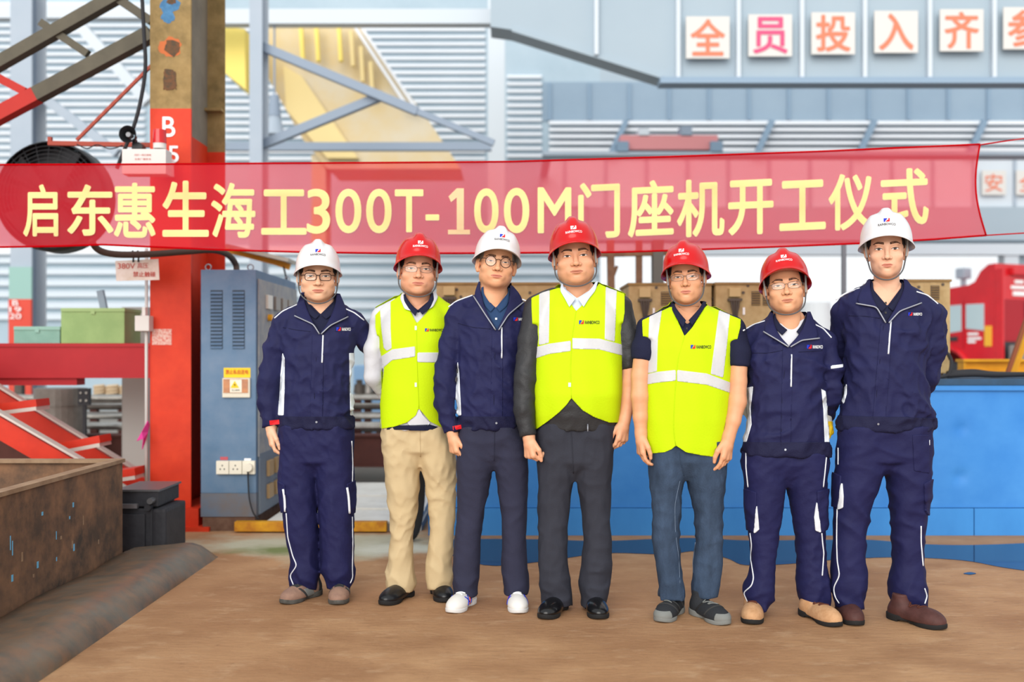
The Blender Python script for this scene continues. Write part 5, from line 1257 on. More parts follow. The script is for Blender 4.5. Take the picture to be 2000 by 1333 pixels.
for k, (px_, py_, r_) in enumerate(((196, 772, 0.06), (222, 768, 0.07), (252, 764, 0.085), (280, 772, 0.06))):
    c0 = P(px_, 778, 11.8); pts = [(c0[0] + r_ * (1 + 0.1 * math.sin(5 * a)) * math.cos(a), 11.8 + r_ * math.sin(a), zz(780, 11.5) + 0.03 + 0.018 * a / 3) for a in np.linspace(0, 9 * math.pi / 2 * 1.3, 70)]
    V, F = tube_mesh(pts, 0.022, 7); o = obj('rope_coil', [v[:] for v in V], F, mat('rope_beige', '#cbb494', 0.9, bump=0.4, bscale=80), smooth=True); tag(o, 'beige rope coil on the bench, %s' % ('small one at its left end', 'second from the left', 'the largest, piled high', 'rightmost beside the column')[k], 'rope', 'rope coils')
for k, (a, b) in enumerate(((698, 0.07), (716, 0.05), (735, 0.06), (752, 0.05), (868, 0.06))):
    x = xx(a, 11.3); o = MB().cyl((x, 11.45, zz(770, 11.2)), b, 0.1 + 0.02 * (k % 3), 'z', 14, b * 0.8).cyl((x, 11.45, zz(770, 11.2) + 0.1 + 0.02 * (k % 3)), b * 0.5, 0.05, 'z', 12).build('machine_part', M_BAR if k % 2 else M_BARD); tag(o, '%s turned steel part standing on the bench between the men' % ('bright' if k % 2 else 'dull'), 'machine part', 'parts on the bench')
o = MB().box(xx(690, 12.8), xx(750, 12.8), 12.8, 13.2, 0, zz(714, 12.8), 0.02).build('machine_cover', mat('cover_blue', '#7fa3c6', 0.6)); tag(o, 'pale blue cover behind the bench between the two leftmost men', 'cover')
o.data.transform(Matrix.Translation((0, 0, 0)))
ab_ = empty('angle_plate', P(163, 790, 9.0)); O = Vector(ab_.location); tag(ab_, 'dark plate with four bolt holes beside the bar rack', 'plate')
c = pb(MB(), 152, 174, 759, 792, 9.0, 0.05).build('plate', mat('plate_dark', '#33343a', 0.5), ab_); c.location = -O
c = MB().box(xx(160, 9), xx(166, 9), 9.01, 9.04, 0, zz(792, 9)).build('stand', mat('plate_dark', '#33343a'), ab_); c.location = -O
for a, b in ((157, 768), (168, 768), (157, 783), (168, 783)): c = MB().cyl(P(a, b, 8.99), 0.009, 0.012, 'y', 10).build('bolt', M_BAR, ab_); c.location = -O
o = empty('grey_drum', P(118, 800, 9.4)); O = Vector(o.location); tag(o, 'grey steel drum behind the red stair', 'drum')
c0 = Vector((xx(118, 9.2), 9.2, 0)); c = MB().cyl(c0, 0.22, zz(757, 9.4), 'z', 28).build('shell', mat('drum_grey', '#8a8580', 0.5, 0.2, col2='#7a756f', scale=6), o); c.location = -O
for z in (0.25, 0.5, 0.75): c = MB().cyl(c0 + Vector((0, 0, z)), 0.228, 0.02, 'z', 28).build('hoop', mat('drum_grey', '#8a8580'), o); c.location = -O
# ================================================================== right: blue tank, welding units, truck, puddle, banner
DT = 6.85; TX0, TX1 = xx(836, DT), 4.7; TZ = zz(741, DT); SE = zz(992, DT)
tk = empty('blue_tank', (1.8, 7.6, 0)); O = Vector(tk.location); tag(tk, 'long low blue steel tank standing behind the men', 'tank')
M_BLU = mat('tank_blue', '#3a86d2', 0.5, col2='#2f78c6', scale=1.6, amount=0.5, sharp=0.6, col3='#4a93da', bump=0.12, bscale=5); M_BLUL = mat('tank_blue_lower', '#4492da', 0.55, col2='#3a84cc', scale=4, amount=0.5, sharp=0.5, bump=0.3, bscale=12, stretch=(1, 1, 0.4)); M_BLUT = mat('tank_top', '#31506e', 0.6, col2='#2a4258', scale=5)
def tkb(mb, nm, m, sm=False): c = mb.build(nm, m, tk, smooth=sm); c.location = -O; return c
nx, nz = 190, 34; V = []; F = []
dents = [(xx(1878, DT), zz(838, DT), 0.035, 0.014), (xx(1875, DT), zz(932, DT), 0.04, 0.02), (1.45, 0.6, 0.26, 0.008), (2.4, 0.75, 0.3, 0.008), (3.5, 0.7, 0.35, 0.01)]
for j in range(nz + 1):
    for i in range(nx + 1):
        x = TX0 + (TX1 - TX0) * i / nx; z = SE + (TZ - 0.04 - SE) * j / nz; y = DT
        for cx, cz, r, dp in dents: y += dp * math.exp(-((x - cx) ** 2 + (z - cz) ** 2) / r ** 2)
        V.append((x, y, z))
for j in range(nz):
    for i in range(nx): F.append([j * (nx + 1) + i, j * (nx + 1) + i + 1, (j + 1) * (nx + 1) + i + 1, (j + 1) * (nx + 1) + i])
tkb(MB().add(V, F), 'front_sheet', M_BLU, True)
xs = [TX0, xx(1180, DT), xx(1500, DT), xx(1901, DT), TX1]
for a, b in zip(xs[:-1], xs[1:]): tkb(MB().box(a + 0.003, b - 0.003, DT - 0.012, DT + 0.02, 0.0, SE - 0.004, 0.002), 'skirt_plate', M_BLUL)
tkb(MB().box(TX0, TX1, DT + 0.06, 8.35, 0, TZ - 0.04), 'body', M_BLU); tkb(MB().box(TX0 - 0.02, TX1, DT - 0.03, 8.4, TZ - 0.04, TZ, 0.004), 'top_plate', M_BLUT); tkb(MB().box(TX0, TX1, DT - 0.022, DT + 0.03, TZ - 0.075, TZ - 0.042), 'edge_angle', M_BLU)
# welding units standing on the tank
M_TAN = mat('unit_tan', '#ae9466', 0.65, col2='#a1885c', scale=5, amount=0.5, sharp=0.4, col3='#bfa87c', bump=0.1, bscale=20); M_TAND = mat('unit_tan_dark', '#96794a', 0.65, col2='#866a40', scale=8); M_VENT = mat('unit_vent', '#5a5148', 0.7); M_TANL = mat('unit_box', '#c0a878', 0.6)
def unit(x0, x1, y0, d, dep, label, vents=(), box=None, side_louvre=False, yb=None, studs=()):
    o = empty('welding_unit', (xx((x0 + x1) / 2, d), d + dep / 2, TZ)); O = Vector(o.location); tag(o, label, 'machine', 'tan welding units on the blue tank')
    def b(mb, nm, m, par=None): c = mb.build(nm, m, par or o); c.location = -O if par is None else (0, 0, 0); return c
    zt = zz(y0, d); X0, X1 = xx(x0, d), xx(x1, d)
    b(MB().box(X0, X1, d, d + dep, TZ + 0.03, zt, 0.006), 'casing', M_TAN); b(MB().box(X0 - 0.008, X1 + 0.008, d - 0.01, d + dep + 0.01, zt - 0.018, zt, 0.003), 'lid', M_TAND)
    for s in (0.04, (X1 - X0) - 0.1): b(MB().box(X0 + s, X0 + s + 0.06, d + 0.02, d + dep - 0.02, TZ, TZ + 0.03), 'skid', M_VENT)
    for (a, c, e, f) in vents:
        v = b(pb(MB(), a, c, e, f, d - 0.004, 0.006), 'vent', M_VENT); n = max(4, int((f - e) / 4.5))
        for k in range(n): yk = e + (f - e) * (k + 0.3) / n; b(MB().prism([(d - 0.003, zz(yk + 2.2, d)), (d - 0.012, zz(yk + 2.2, d)), (d - 0.003, zz(yk, d))], xx(a, d) + 0.002, xx(c, d) - 0.002, 'x'), 'vent_slat', M_TAND)
    if box:
        a, e = box; b(pb(MB(), a, a + 22, e, e + 17, d - 0.05, 0.05, 0.004), 'junction_box', M_TANL); b(pb(MB(), a - 2, a + 25, e + 20, e + 25, d - 0.04, 0.04), 'terminal_bar', M_VENT)
        for k in range(4): b(MB().tube(spline([P(a + 3 + 5 * k, e + 24, d - 0.03), P(a + 5 + 4 * k, e + 36, d - 0.05), P(a + 8 + 2 * k, e + 52, d - 0.05), P(a + 9 + k, e + 75, d - 0.03)], 5), 0.008, 6), 'lead', M_CABB)
        b(pb(MB(), a + 26, a + 30, e + 38, e + 52, d - 0.01, 0.012), 'tag', M_WHITE)
    if side_louvre:
        for k in range(12): zk = zt - 0.1 - 0.032 * k; b(MB().box(X0 - 0.006, X0, d + 0.08, d + dep - 0.08, zk - 0.02, zk), 'side_louvre', M_VENT)
    for a, e in studs: b(MB().cyl(P(a, e, d - 0.006), 0.011, 0.01, 'y', 10), 'stud', M_VENT)
    return o
unit(852, 1092, 552, 7.35, 0.6, 'wide tan unit behind the heads of the men in the middle', vents=((1052, 1078, 578, 592), (905, 925, 590, 604)), box=(866, 560), studs=((1035, 572), (892, 566), (1045, 584), (900, 580)))
unit(1228, 1390, 553, 7.3, 0.55, 'tan welding unit between the third and fourth helmets from right', vents=((1291, 1312, 570, 597), (1330, 1350, 570, 597)), box=(1249, 564), side_louvre=True, studs=((1282, 562), (1320, 560)))
unit(1398, 1558, 552, 7.25, 0.6, 'tan welding unit just left of the short man in red helmet', vents=((1468, 1485, 569, 597), (1490, 1512, 569, 597)), box=(1425, 563), side_louvre=True, studs=((1461, 558), (1452, 572)))
ud = unit(1735, 1856, 546, 7.3, 0.5, 'tan welding unit behind the tall man at right', vents=((1818, 1835, 558, 586),), studs=((1795, 561), (1748, 556), (1842, 556)))
cable([(1856, 702, 7.25), (1850, 690, 7.15), (1858, 705, 7.05), (1854, 730, 7.0), (1838, 737, 6.98), (1815, 736, 7.0)], 0.012, 'welding_lead', 'black welding lead looping beside the rightmost tan unit', M_CAB)
for k, (h, off) in enumerate(((0.02, 0.0), (0.055, 0.05), (0.03, 0.12))):
    cable([(1850, 734 - 2 * k, 7.0 + off), (1900, 732 - 3 * k, 7.02 + off), (1950, 733 - k, 7.05 + off), (2060, 730 + k, 7.06 + off)], 0.018, 'rubber_hose', ('lowest', 'middle', 'rear')[k] + ' of three dark hoses lying on the blue tank at right', M_CAB)
# rusty frame, thin pole, yellow beam, rod
rf = empty('gate_stand', P(1240, 580, 9.5)); O = Vector(rf.location); tag(rf, 'rust brown frame standing in the bright doorway', 'frame'); M_RST = mat('rust_brown', '#7d5a42', 0.8, col2='#6a4a38', scale=8)
for a, b, w in (((1192, 470), (1200, 947), 0.09), ((1248, 470), (1248, 947), 0.06), ((1284, 470), (1286, 947), 0.14), ((1172, 497), (1304, 494), 0.07), ((1205, 520), (1190, 560), 0.04)):
    c = MB().bar(P(*a, 9.5), P(*b, 9.5), w, w * 0.7).build('post' if a[0] != 1172 else 'top_rail', M_RST if w != 0.14 else mat('rust_dark', '#5b5650', 0.7), rf); c.location = -O
truss_bar('thin_pole', (1648, 470), (1648, 960), 0.035, mat('pole_dark', '#6d6e74', 0.5), 'thin dark pole right of the short man in the doorway', 9.0, cat='pole')
yb = empty('yellow_beam', P(1960, 715, 8.9)); O = Vector(yb.location); tag(yb, 'yellow steel beam lying beyond the blue tank at right', 'beam'); M_YB = mat('beam_yellow', '#e0a01c', 0.5, col2='#d0901a', scale=5)
for nm, q in (('web', (1884, 2300, 706, 726, 8.9, 0.04)), ('top_flange', (1882, 2300, 702, 707, 8.84, 0.16)), ('bottom_flange', (1882, 2300, 725, 730, 8.84, 0.16)), ('end_plate', (1882, 1887, 702, 730, 8.86, 0.12))): c = pb(MB(), *q).build(nm, M_YB, yb); c.location = -O
for x in (1890, 2150): c = MB().box(xx(x, 8.9), xx(x, 8.9) + 0.12, 8.86, 8.98, 0, zz(730, 8.9)).build('support', M_YB, yb); c.location = -O
truss_bar('leaning_rod', (1966, 735), (2016, 590), 0.028, mat('rod_rust', '#8a4a2c', 0.6), 'rust brown rod leaning at the right edge', 8.3, cat='rod'); o = truss_bar('leaning_bar', (1975, 735), (2022, 610), 0.045, M_YB, 'yellow bar leaning behind the rust rod', 8.5, cat='bar')

# ---------------------------------------------------------------- red truck outside
TY = 18.0
tr_ = empty('truck', (xx(1943, TY), TY, 0), math.radians(-64)); tag(tr_, 'red truck tractor parked in the bright yard at right', 'truck')
M_TRK = mat('truck_red', '#d8202a', 0.3, coat=0.4, col2='#c81c26', scale=2); M_TRKD = mat('truck_red_dark', '#a81c28', 0.4); M_TGL = mat('truck_glass', '#b8ccd2', 0.08, spec=0.8); M_TBL = mat('truck_black', '#3a3b3f', 0.6)
W_ = 2.35
def tp(mb, nm, m): return mb.build(nm, m, tr_)
# local frame: x = from the rear of the cab (0) to the nose (-2.1), y = across, away from the viewer
prof = [(0, 0.75), (0, 2.80), (-0.14, 2.79), (-0.3, 2.68), (-0.42, 2.5), (-0.55, 2.45), (-0.95, 2.42), (-1.3, 2.34), (-1.5, 2.22), (-1.66, 2.04), (-1.95, 1.45), (-2.05, 1.05), (-2.0, 0.55), (-1.62, 0.55), (-1.55, 0.95), (-1.35, 1.2), (-1.05, 1.3), (-0.75, 1.2), (-0.55, 0.95), (-0.48, 0.7), (0, 0.7)]
tp(MB().prism(prof, 0, W_), 'cab', M_TRK)
tp(MB().prism([(-0.22, 1.62), (-0.22, 2.1), (-0.6, 2.1), (-0.6, 1.66)], -0.012, 0.01), 'quarter_window', M_TGL); tp(MB().prism([(-0.7, 1.62), (-0.7, 2.1), (-1.35, 2.08), (-1.58, 1.84), (-1.72, 1.5)], -0.012, 0.01), 'side_window', M_TGL); tp(MB().box(-0.655, -0.645, -0.014, 0.0, 1.3, 2.16), 'door_gap', M_TRKD); tp(MB().box(-0.95, -0.78, -0.03, 0, 1.44, 1.52, 0.01), 'door_handle', M_TBL)
tp(MB().prism([(-1.5, 2.22), (-1.67, 2.03), (-1.94, 1.47), (-1.86, 1.47)], 0.15, W_ - 0.15), 'windscreen', M_TGL)
tp(MB().box(-0.02, 0.012, 0.1, W_ - 0.1, 1.42, 2.18, 0.02), 'rear_panel', M_TRKD); tp(MB().box(-0.02, 0.02, 0.1, W_ - 0.1, 0.75, 1.42), 'rear_bulkhead', M_TBL); tp(MB().box(0.0, 0.03, 0.75, 1.55, 1.78, 2.14, 0.02), 'rear_window_frame', M_TBL); tp(MB().box(0.01, 0.04, 0.8, 1.5, 1.83, 2.1), 'rear_window', M_TGL)
tp(MB().box(0.0, 0.16, 0.0, 0.05, 0.9, 2.7, 0.02), 'side_fairing', M_TRK); tp(MB().box(0.0, 0.1, 0.35, 2.1, 2.6, 2.74, 0.04), 'roof_spoiler', M_TRK)
for k, (a, b, c, d) in enumerate(((0.5, 0.72, 2.46, 2.52), (0.9, 1.15, 2.46, 2.52), (0.4, 0.78, 2.36, 2.42), (0.88, 1.2, 2.34, 2.42), (0.45, 1.2, 2.24, 2.32))): tp(MB().box(0.0, 0.02, a, b, c, d), 'white_marking', M_WHITE)
tp(MB().box(-0.2, -0.06, -0.02, 0, 1.34, 1.7), 'reflector', mat('reflector_amber', '#f0b43c', 0.4))
for z, w in ((1.54, 0.22), (1.46, 0.28), (1.4, 0.16)): tp(MB().box(-0.56, -0.56 + w, -0.013, 0, z, z + 0.045), 'door_marking', M_WHITE)
tp(MB().tube([(-1.05 + 0.56 * math.cos(a), 0.0, 0.72 + 0.6 * math.sin(a)) for a in np.linspace(0.1, math.pi - 0.1, 14)], 0.05, 8), 'wheel_arch', M_TRK)
for y in (0.02, W_ - 0.34):
    wl = tp(MB().cyl((-1.05, y, 0.54), 0.54, 0.32, 'y', 28), 'wheel', M_TBL); MB().cyl((-1.05, y - 0.02, 0.54), 0.28, 0.03, 'y', 20).build('rim', M_STEELD, wl)
for y in (0.75, 1.45): tp(MB().box(0.02, 4.6, y, y + 0.15, 0.75, 1.0), 'chassis_rail', M_TBL)
tp(MB().box(0.18, 0.6, 0.12, 0.6, 1.0, 1.36, 0.03), 'air_filter', mat('tank_dull', '#8d8c88', 0.5)); tp(MB().cyl((0.95, 0.3, 1.2), 0.2, 0.5, 'y', 20), 'air_tank', M_TRK)
for x in (2.6, 3.8):
    for y in (0.05, W_ - 0.55): tp(MB().cyl((x, y, 0.54), 0.54, 0.5, 'y', 28), 'wheel', M_TBL)
tp(MB().cyl((-1.0, 0.4, 2.4), 0.05, 0.22, 'z', 12).box(-1.1, -0.9, 0.3, 0.5, 2.6, 2.8, 0.03), 'beacon', M_STEELP)
# small far things in the doorway
o = empty('yard_tank', P(1593, 620, 19)); O = Vector(o.location); tag(o, 'pale rounded tank on a blue base far out in the yard', 'tank')
c = MB().cyl((xx(1592, 19), 19, zz(655, 19)), 0.32, 0.6, 'z', 20, 0.27).build('vessel', mat('vessel_pale', '#d9dcdf', 0.6), o, smooth=False); c.location = -O
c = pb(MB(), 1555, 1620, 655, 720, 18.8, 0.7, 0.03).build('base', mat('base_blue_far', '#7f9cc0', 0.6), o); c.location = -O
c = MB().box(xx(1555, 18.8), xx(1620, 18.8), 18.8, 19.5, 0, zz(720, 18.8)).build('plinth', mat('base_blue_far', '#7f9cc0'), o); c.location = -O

# ---------------------------------------------------------------- puddle
def puddle(top, bot, label):
    pts = spline([P(a, b, CAMZ * F_PX / (b - HY)) for a, b in top], 5) + spline([P(a, b, CAMZ * F_PX / (b - HY)) for a, b in bot[::-1]], 5)
    pts = [(p_[0], p_[1]) for p_ in pts]; o = MB().prism(pts, 0.0005, 0.003, 'z').build('puddle', M_PUD); tag(o, label, 'puddle'); return o
M_PUD = mat('water_dark', '#26242c', 0.05, spec=1.0)
puddle([(842, 1056), (945, 1054), (1060, 1055), (1180, 1058), (1340, 1052), (1460, 1057), (1600, 1056), (1700, 1056), (1800, 1064), (1900, 1066), (2060, 1060)], [(842, 1070), (945, 1105), (1060, 1098), (1180, 1082), (1300, 1084), (1360, 1078), (1420, 1092), (1455, 1105), (1540, 1103), (1640, 1094), (1760, 1090), (1880, 1096), (1960, 1110), (2060, 1124)], 'long shallow puddle along the foot of the blue tank')
puddle([(1882, 1121), (1895, 1119), (1906, 1121)], [(1882, 1122), (1895, 1124), (1906, 1122)], 'tiny round puddle on the dirt at right')
# tyre-like hose end by the tank
o = MB(); c0 = Vector((-0.66, 6.62, 0.38)); pts = [c0 + Vector((0.05 * math.cos(a), 0.33 * math.cos(a) * 0.4, 0.34 * math.sin(a))) for a in np.linspace(0, 2 * math.pi, 33)]
o = o.tube(pts, 0.04, 10, False).build('rubber_ring', mat('rubber_black', '#2e2c2a', 0.8), smooth=True); tag(o, 'black rubber ring standing at the left end of the blue tank', 'tyre')

# ---------------------------------------------------------------- banner
DBN = 6.25
TOP = [(-260, 325), (0, 322), (300, 321), (500, 319.5), (750, 318), (1000, 316), (1200, 310), (1400, 303), (1600, 296), (1800, 287), (1914, 282)]
BOT = [(-260, 484), (0, 483), (120, 481), (200, 478), (330, 484), (450, 489), (600, 493), (750, 495), (900, 495), (1050, 494), (1200, 493), (1300, 490), (1500, 483), (1700, 475), (1820, 468), (1926, 460)]
def bpt(px, py, off=0.0):
    d = DBN + 0.02 * math.sin(px * 0.013) + 0.012 * math.sin(px * 0.031 + py * 0.02) + 0.010 * math.sin(px * 0.006 - py * 0.05 + 1) - off
    return P(px, py, d)
def cloth_material(name, red, trans, tint, transl):
    m = bpy.data.materials.new(name); m.use_nodes = True; nt = m.node_tree; N = nt.nodes.new; L = nt.links.new
    nt.nodes.remove(nt.nodes['Principled BSDF']); out = nt.nodes['Material Output']
    d = N('ShaderNodeBsdfDiffuse'); d.inputs[0].default_value = lin(red); t = N('ShaderNodeBsdfTranslucent'); t.inputs[0].default_value = lin(transl); x = N('ShaderNodeMixShader'); x.inputs[0].default_value = 0.52
    L(d.outputs[0], x.inputs[1]); L(t.outputs[0], x.inputs[2]); tr = N('ShaderNodeBsdfTransparent'); tr.inputs[0].default_value = lin(tint); y = N('ShaderNodeMixShader'); y.inputs[0].default_value = trans
    L(x.outputs[0], y.inputs[1]); L(tr.outputs[0], y.inputs[2]); L(y.outputs[0], out.inputs['Surface'])
    tc = N('ShaderNodeTexCoord'); n = N('ShaderNodeTexNoise'); n.inputs['Scale'].default_value = 3.0; mp = N('ShaderNodeMapping'); mp.inputs['Scale'].default_value = (0.6, 1, 3); L(tc.outputs['Object'], mp.inputs[0]); L(mp.outputs[0], n.inputs['Vector']); bp = N('ShaderNodeBump'); bp.inputs['Strength'].default_value = 0.3; bp.inputs['Distance'].default_value = 0.03; L(n.outputs['Fac'], bp.inputs['Height']); L(bp.outputs[0], d.inputs['Normal']); L(bp.outputs[0], t.inputs['Normal'])
    return m
M_BAN = cloth_material('banner_red', '#f5263a', 0.42, '#ffdfe0', '#ff7078'); M_BTX = cloth_material('banner_letter', '#fff6bd', 0.0, '#fffef2', '#fffbd0'); M_HEM = cloth_material('banner_hem', '#d10f1c', 0.08, '#ff6060', '#e02028')
nu, nv = 260, 22; V = []; F = []
for i in range(nu + 1):
    u = i / nu
    for j in range(nv + 1):
        v = j / nv; a = pline(TOP, u); b = pline(BOT, u); px = a[0] + (b[0] - a[0]) * v; py = a[1] + (b[1] - a[1]) * v
        px -= 14 * math.sin(math.pi * v) * max(0, (u - 0.93) / 0.07) ** 2
        V.append(bpt(px, py))
for i in range(nu):
    for j in range(nv): F.append([i * (nv + 1) + j, (i + 1) * (nv + 1) + j, (i + 1) * (nv + 1) + j + 1, i * (nv + 1) + j + 1])
ban = obj('banner', V, F, M_BAN, smooth=True); tag(ban, 'long red cloth banner with yellow lettering stretched above the men', 'banner')
for pts in ([pline(TOP, u) for u in np.linspace(0, 1, 120)], [pline(BOT, u) for u in np.linspace(0, 1, 120)], [np.array(pline(TOP, 1)) * (1 - v) + np.array(pline(BOT, 1)) * v - (14 * math.sin(math.pi * v), 0) for v in np.linspace(0, 1, 24)]):
    Vt, Ft = tube_mesh([bpt(p_[0], p_[1]) for p_ in pts], 0.006, 6); obj('hem', [v[:] for v in Vt], Ft, M_HEM, ban, smooth=True)
GLY = [('启', 45, 114, 360, 463), ('东', 131, 222, 360, 461), ('惠', 222, 304, 357, 465), ('生', 317, 408, 353, 463), ('海', 412, 499, 357, 465), ('工', 510, 599, 370, 459), ('3', 599, 645, 369, 457), ('0', 655, 706, 369, 456), ('0', 715, 765, 369, 456), ('T', 771, 827, 370, 454), ('-', 831, 858, 419, 431), ('0', 926, 974, 368, 456), ('0', 984, 1034, 367, 456), ('M', 1050, 1116, 366, 456), ('门', 1129, 1211, 354, 468), ('座', 1226, 1316, 350, 465), ('机', 1322, 1415, 348, 465), ('开', 1422, 1511, 349, 461), ('工', 1522, 1613, 350, 452), ('仪', 1618, 1707, 337, 452), ('式', 1720, 1814, 327, 442)]
for ch, x0, x1, y0, y1 in GLY:
    Vt, Ft, sz = fine_text(ch, 0.022 if ch not in '0123456789TM-' else 0.014); sl = 0.045 if x0 > 1100 else 0.0
    W = [bpt((x0 + x1) / 2 + p_[0] / sz[0] * (x1 - x0), (y0 + y1) / 2 - p_[1] / sz[1] * (y1 - y0 - sl * (x1 - x0)) - sl * p_[0] / sz[0] * (x1 - x0), 0.007 + 0.0004 * p_[2]) for p_ in Vt]
    obj('character', W, Ft, M_BTX, ban)
rows_ = [(y_, 892 if y_ > 368 else 892, 906) for y_ in np.linspace(368, 449, 14)] + [(449.01, 875, 918), (458, 875, 918)]
bv_ = [bpt(x_, y_, 0.009) for y_, xa_, xb_ in rows_ for x_ in (xa_, xb_)]; bf_ = [(2 * i, 2 * i + 2, 2 * i + 3, 2 * i + 1) for i in range(13)] + [(28, 30, 31, 29)]
n_ = len(bv_); bv_ += [bpt(892, 368, 0.009), bpt(876, 384, 0.009), bpt(881, 395, 0.009), bpt(892, 386, 0.009)]; bf_.append((n_, n_ + 1, n_ + 2, n_ + 3)); obj('character', bv_, bf_, M_BTX, ban)
for a, b in (((1914, 283), (2060, 262)), ((1926, 460), (2060, 452))):
    Vt, Ft = tube_mesh([bpt(*a), P(b[0], b[1], DBN)], 0.004, 6); obj('tie_cord', [v[:] for v in Vt], Ft, M_HEM, ban)
# ================================================================== the seven people
UPX, UMX = np.array([1.0, 0, 0]), np.array([-1.0, 0, 0])
def unpack(R): return [r[:3] for r in R], [r[3] for r in R], [r[4] for r in R]
def shirt_patch(p, R, keep, skin, m, name='shirt', shrink=-0.011, off=0.0):
    r, b, c = unpack(R); mesh = p.torso(r, b, c, [], 1, amp=0.0, grow=shrink, h=0.006)
    V, Fq, N = mesh; px, py = pix(V); sd = np.minimum(poly_sd(px, py, keep), -poly_sd(px, py, skin)) * p.k
    sd = np.where(V[:, 1] < p.d0 + 0.03, sd, -0.05); E = region(V, Fq, N, np.clip(sd, -0.05, 0.05), off, skirt=False)
    o = p.part(name, E[0], E[1], m); p.SB = bvh(V, Fq); return o
def collar_back(p, parent, m, xl, xr, yt, yb, ry=0.07, cy=0.03, flare=0.006, name='collar_back'):
    V = []; n = 26
    for k in range(5):
        t = k / 4
        for i in range(n):
            a = math.pi * i / (n - 1) ; px = (xl + xr) / 2 - math.cos(a) * (xr - xl) / 2 * (1 - 0.08 * t)
            q = p.pt(px, yb + (yt - yb) * t + 2.0 * (1 - math.sin(a)), 0); q[1] = p.d0 + cy + math.sin(a) * ry * (1 - 0.1 * t); V.append(q)
    nb = len(V); V = np.array(V); ctr = V.mean(0); W = V + (V - ctr) * np.array([0.05, 0.05, 0])
    F = []
    for k in range(4):
        for i in range(n - 1):
            q = [k * n + i, k * n + i + 1, (k + 1) * n + i + 1, (k + 1) * n + i]; F.append(q); F.append([x + nb for x in q[::-1]])
    F += [[4 * n + i, 4 * n + i + 1, 4 * n + i + 1 + nb, 4 * n + i + nb] for i in range(n - 1)]
    return p.part(name, np.r_[V, W], F, m, parent)
def work_jacket(p, R, arms, vopen, flapL, flapR, waist, placket, pocket, pipes, panels, logo, seed, hemy, label, seams=(), amp=0.012, cuffs=()):
    r, b, c = unpack(R); mesh = p.torso(r, b, c, arms, seed, amp=amp); V, Fq, N = mesh; px, py = pix(V)
    cut = poly_sd(px, py, vopen) * p.k; cut = np.where(V[:, 1] < p.d0 + 0.02, -cut, 0.05)
    E = region(V, Fq, N, np.clip(cut, -0.05, 0.05), 0.0, skirt=False)
    o = p.part('jacket', E[0], E[1], M_NAVY, label=label); B = bvh(V, Fq); p.JB = B; p.J = mesh
    xa = min(x for x in (r[0][1], r[1][1])) - 8; xb = max(x for x in (r[0][2], r[1][2])) + 8
    wb = [(xa, waist), (xb, waist + (hemy[1] - hemy[0])), (xb, hemy[1] + 9), (xa, hemy[0] + 9)]
    sel = np.where((V[:, 2] < p.Z(waist) + 0.02), 1, 0)
    p.decal('waistband', mesh, wb, 0.004, M_NAVYD, o)
    p.decal('placket', mesh, placket, 0.003, M_NAVY, o)
    for pl in panels: p.decal('side_panel', mesh, pl, 0.0025, M_PANEL, o)
    BB = [B, p.headB]
    p.sheet('collar_flap', BB, flapL[0], flapL[1], 0.010, 0.013, M_NAVY, o); p.sheet('collar_flap', BB, flapR[0], flapR[1], 0.010, 0.013, M_NAVY, o)
    for fl in (flapL, flapR):
        k = fl[2]; p.ribbon('zip', BB, fl[1][:k], 0.0034, M_ZIP, o, off=0.017, n=18)
    p.ribbon('pocket_zip', B, pocket, 0.0042, M_PIPE, o, off=0.002, n=14)
    for q in pipes: p.ribbon('piping', B, q, 0.0034, M_PIPE, o, off=0.001, n=16)
    for q in seams: p.ribbon('seam', B, q, 0.0018, M_NAVYD, o, off=0.0005, n=20)
    sx_ = (placket[2][0] + placket[3][0]) / 2; sy_ = placket[2][1] - 9
    p.flatpoly('snap', B, [(sx_ + 2.2 * math.cos(a), sy_ + 2.2 * math.sin(a)) for a in np.linspace(0, 6.28, 9)[:-1]], M_ZIP, o, 0.0075)
    if logo: p.badge(B, *logo, o)
    return o
def vest(p, R, front, back, bands, logo, seed, grow=0.013, opening=None, amp=0.003, arms=()):
    r, b, c = unpack(R); stub = [[a[0], tuple(a[0][i] + (a[1][i] - a[0][i]) * 0.45 for i in range(4))] for a in arms]
    mesh = p.torso(r, b, c, stub, seed, amp=0.0, grow=grow, h=0.0065)
    g = None; V, Fq, N = mesh; rs = np.random.RandomState(seed)
    w = 0
    for i in range(6):
        k = rs.normal(size=3) * np.array([26, 26, 10]); w = w + np.sin(V @ k + rs.rand() * 6)
    V = V + N * (amp * w / 2.4)[:, None]; N = normals(V, Fq); mesh = (V, Fq, N)
    px, py = pix(V); fr = V[:, 1] < p.d0 + 0.02
    sd = np.where(fr, poly_sd(px, py, front), poly_sd(px, py, back)) * p.k
    E = region(V, Fq, N, np.clip(sd, -0.05, 0.05), 0.0)
    o = p.part('safety_vest', E[0], E[1], M_VEST, label='yellow reflective safety vest'); B = bvh(V, Fq); p.VB = B; p.VM = mesh
    for bd in bands:
        f2 = np.minimum(np.where(fr, poly_sd(px, py, front), -9), poly_sd(px, py, bd)) * p.k
        E = region(V, Fq, N, np.clip(f2, -0.05, 0.05), 0.0022); p.part('reflective_band', E[0], E[1], M_BAND, o)
    if opening: p.ribbon('front_edge', B, opening, 0.002, M_VEST, o, off=0.001, n=20)
    p.badge(B, *logo, o, dark=True)
    return o
def stripe(p, pts, n=40, r=0.0032): p.ribbon('piping', p.TB, pts, r, M_PIPE, p.tr, off=0.0015, n=n)

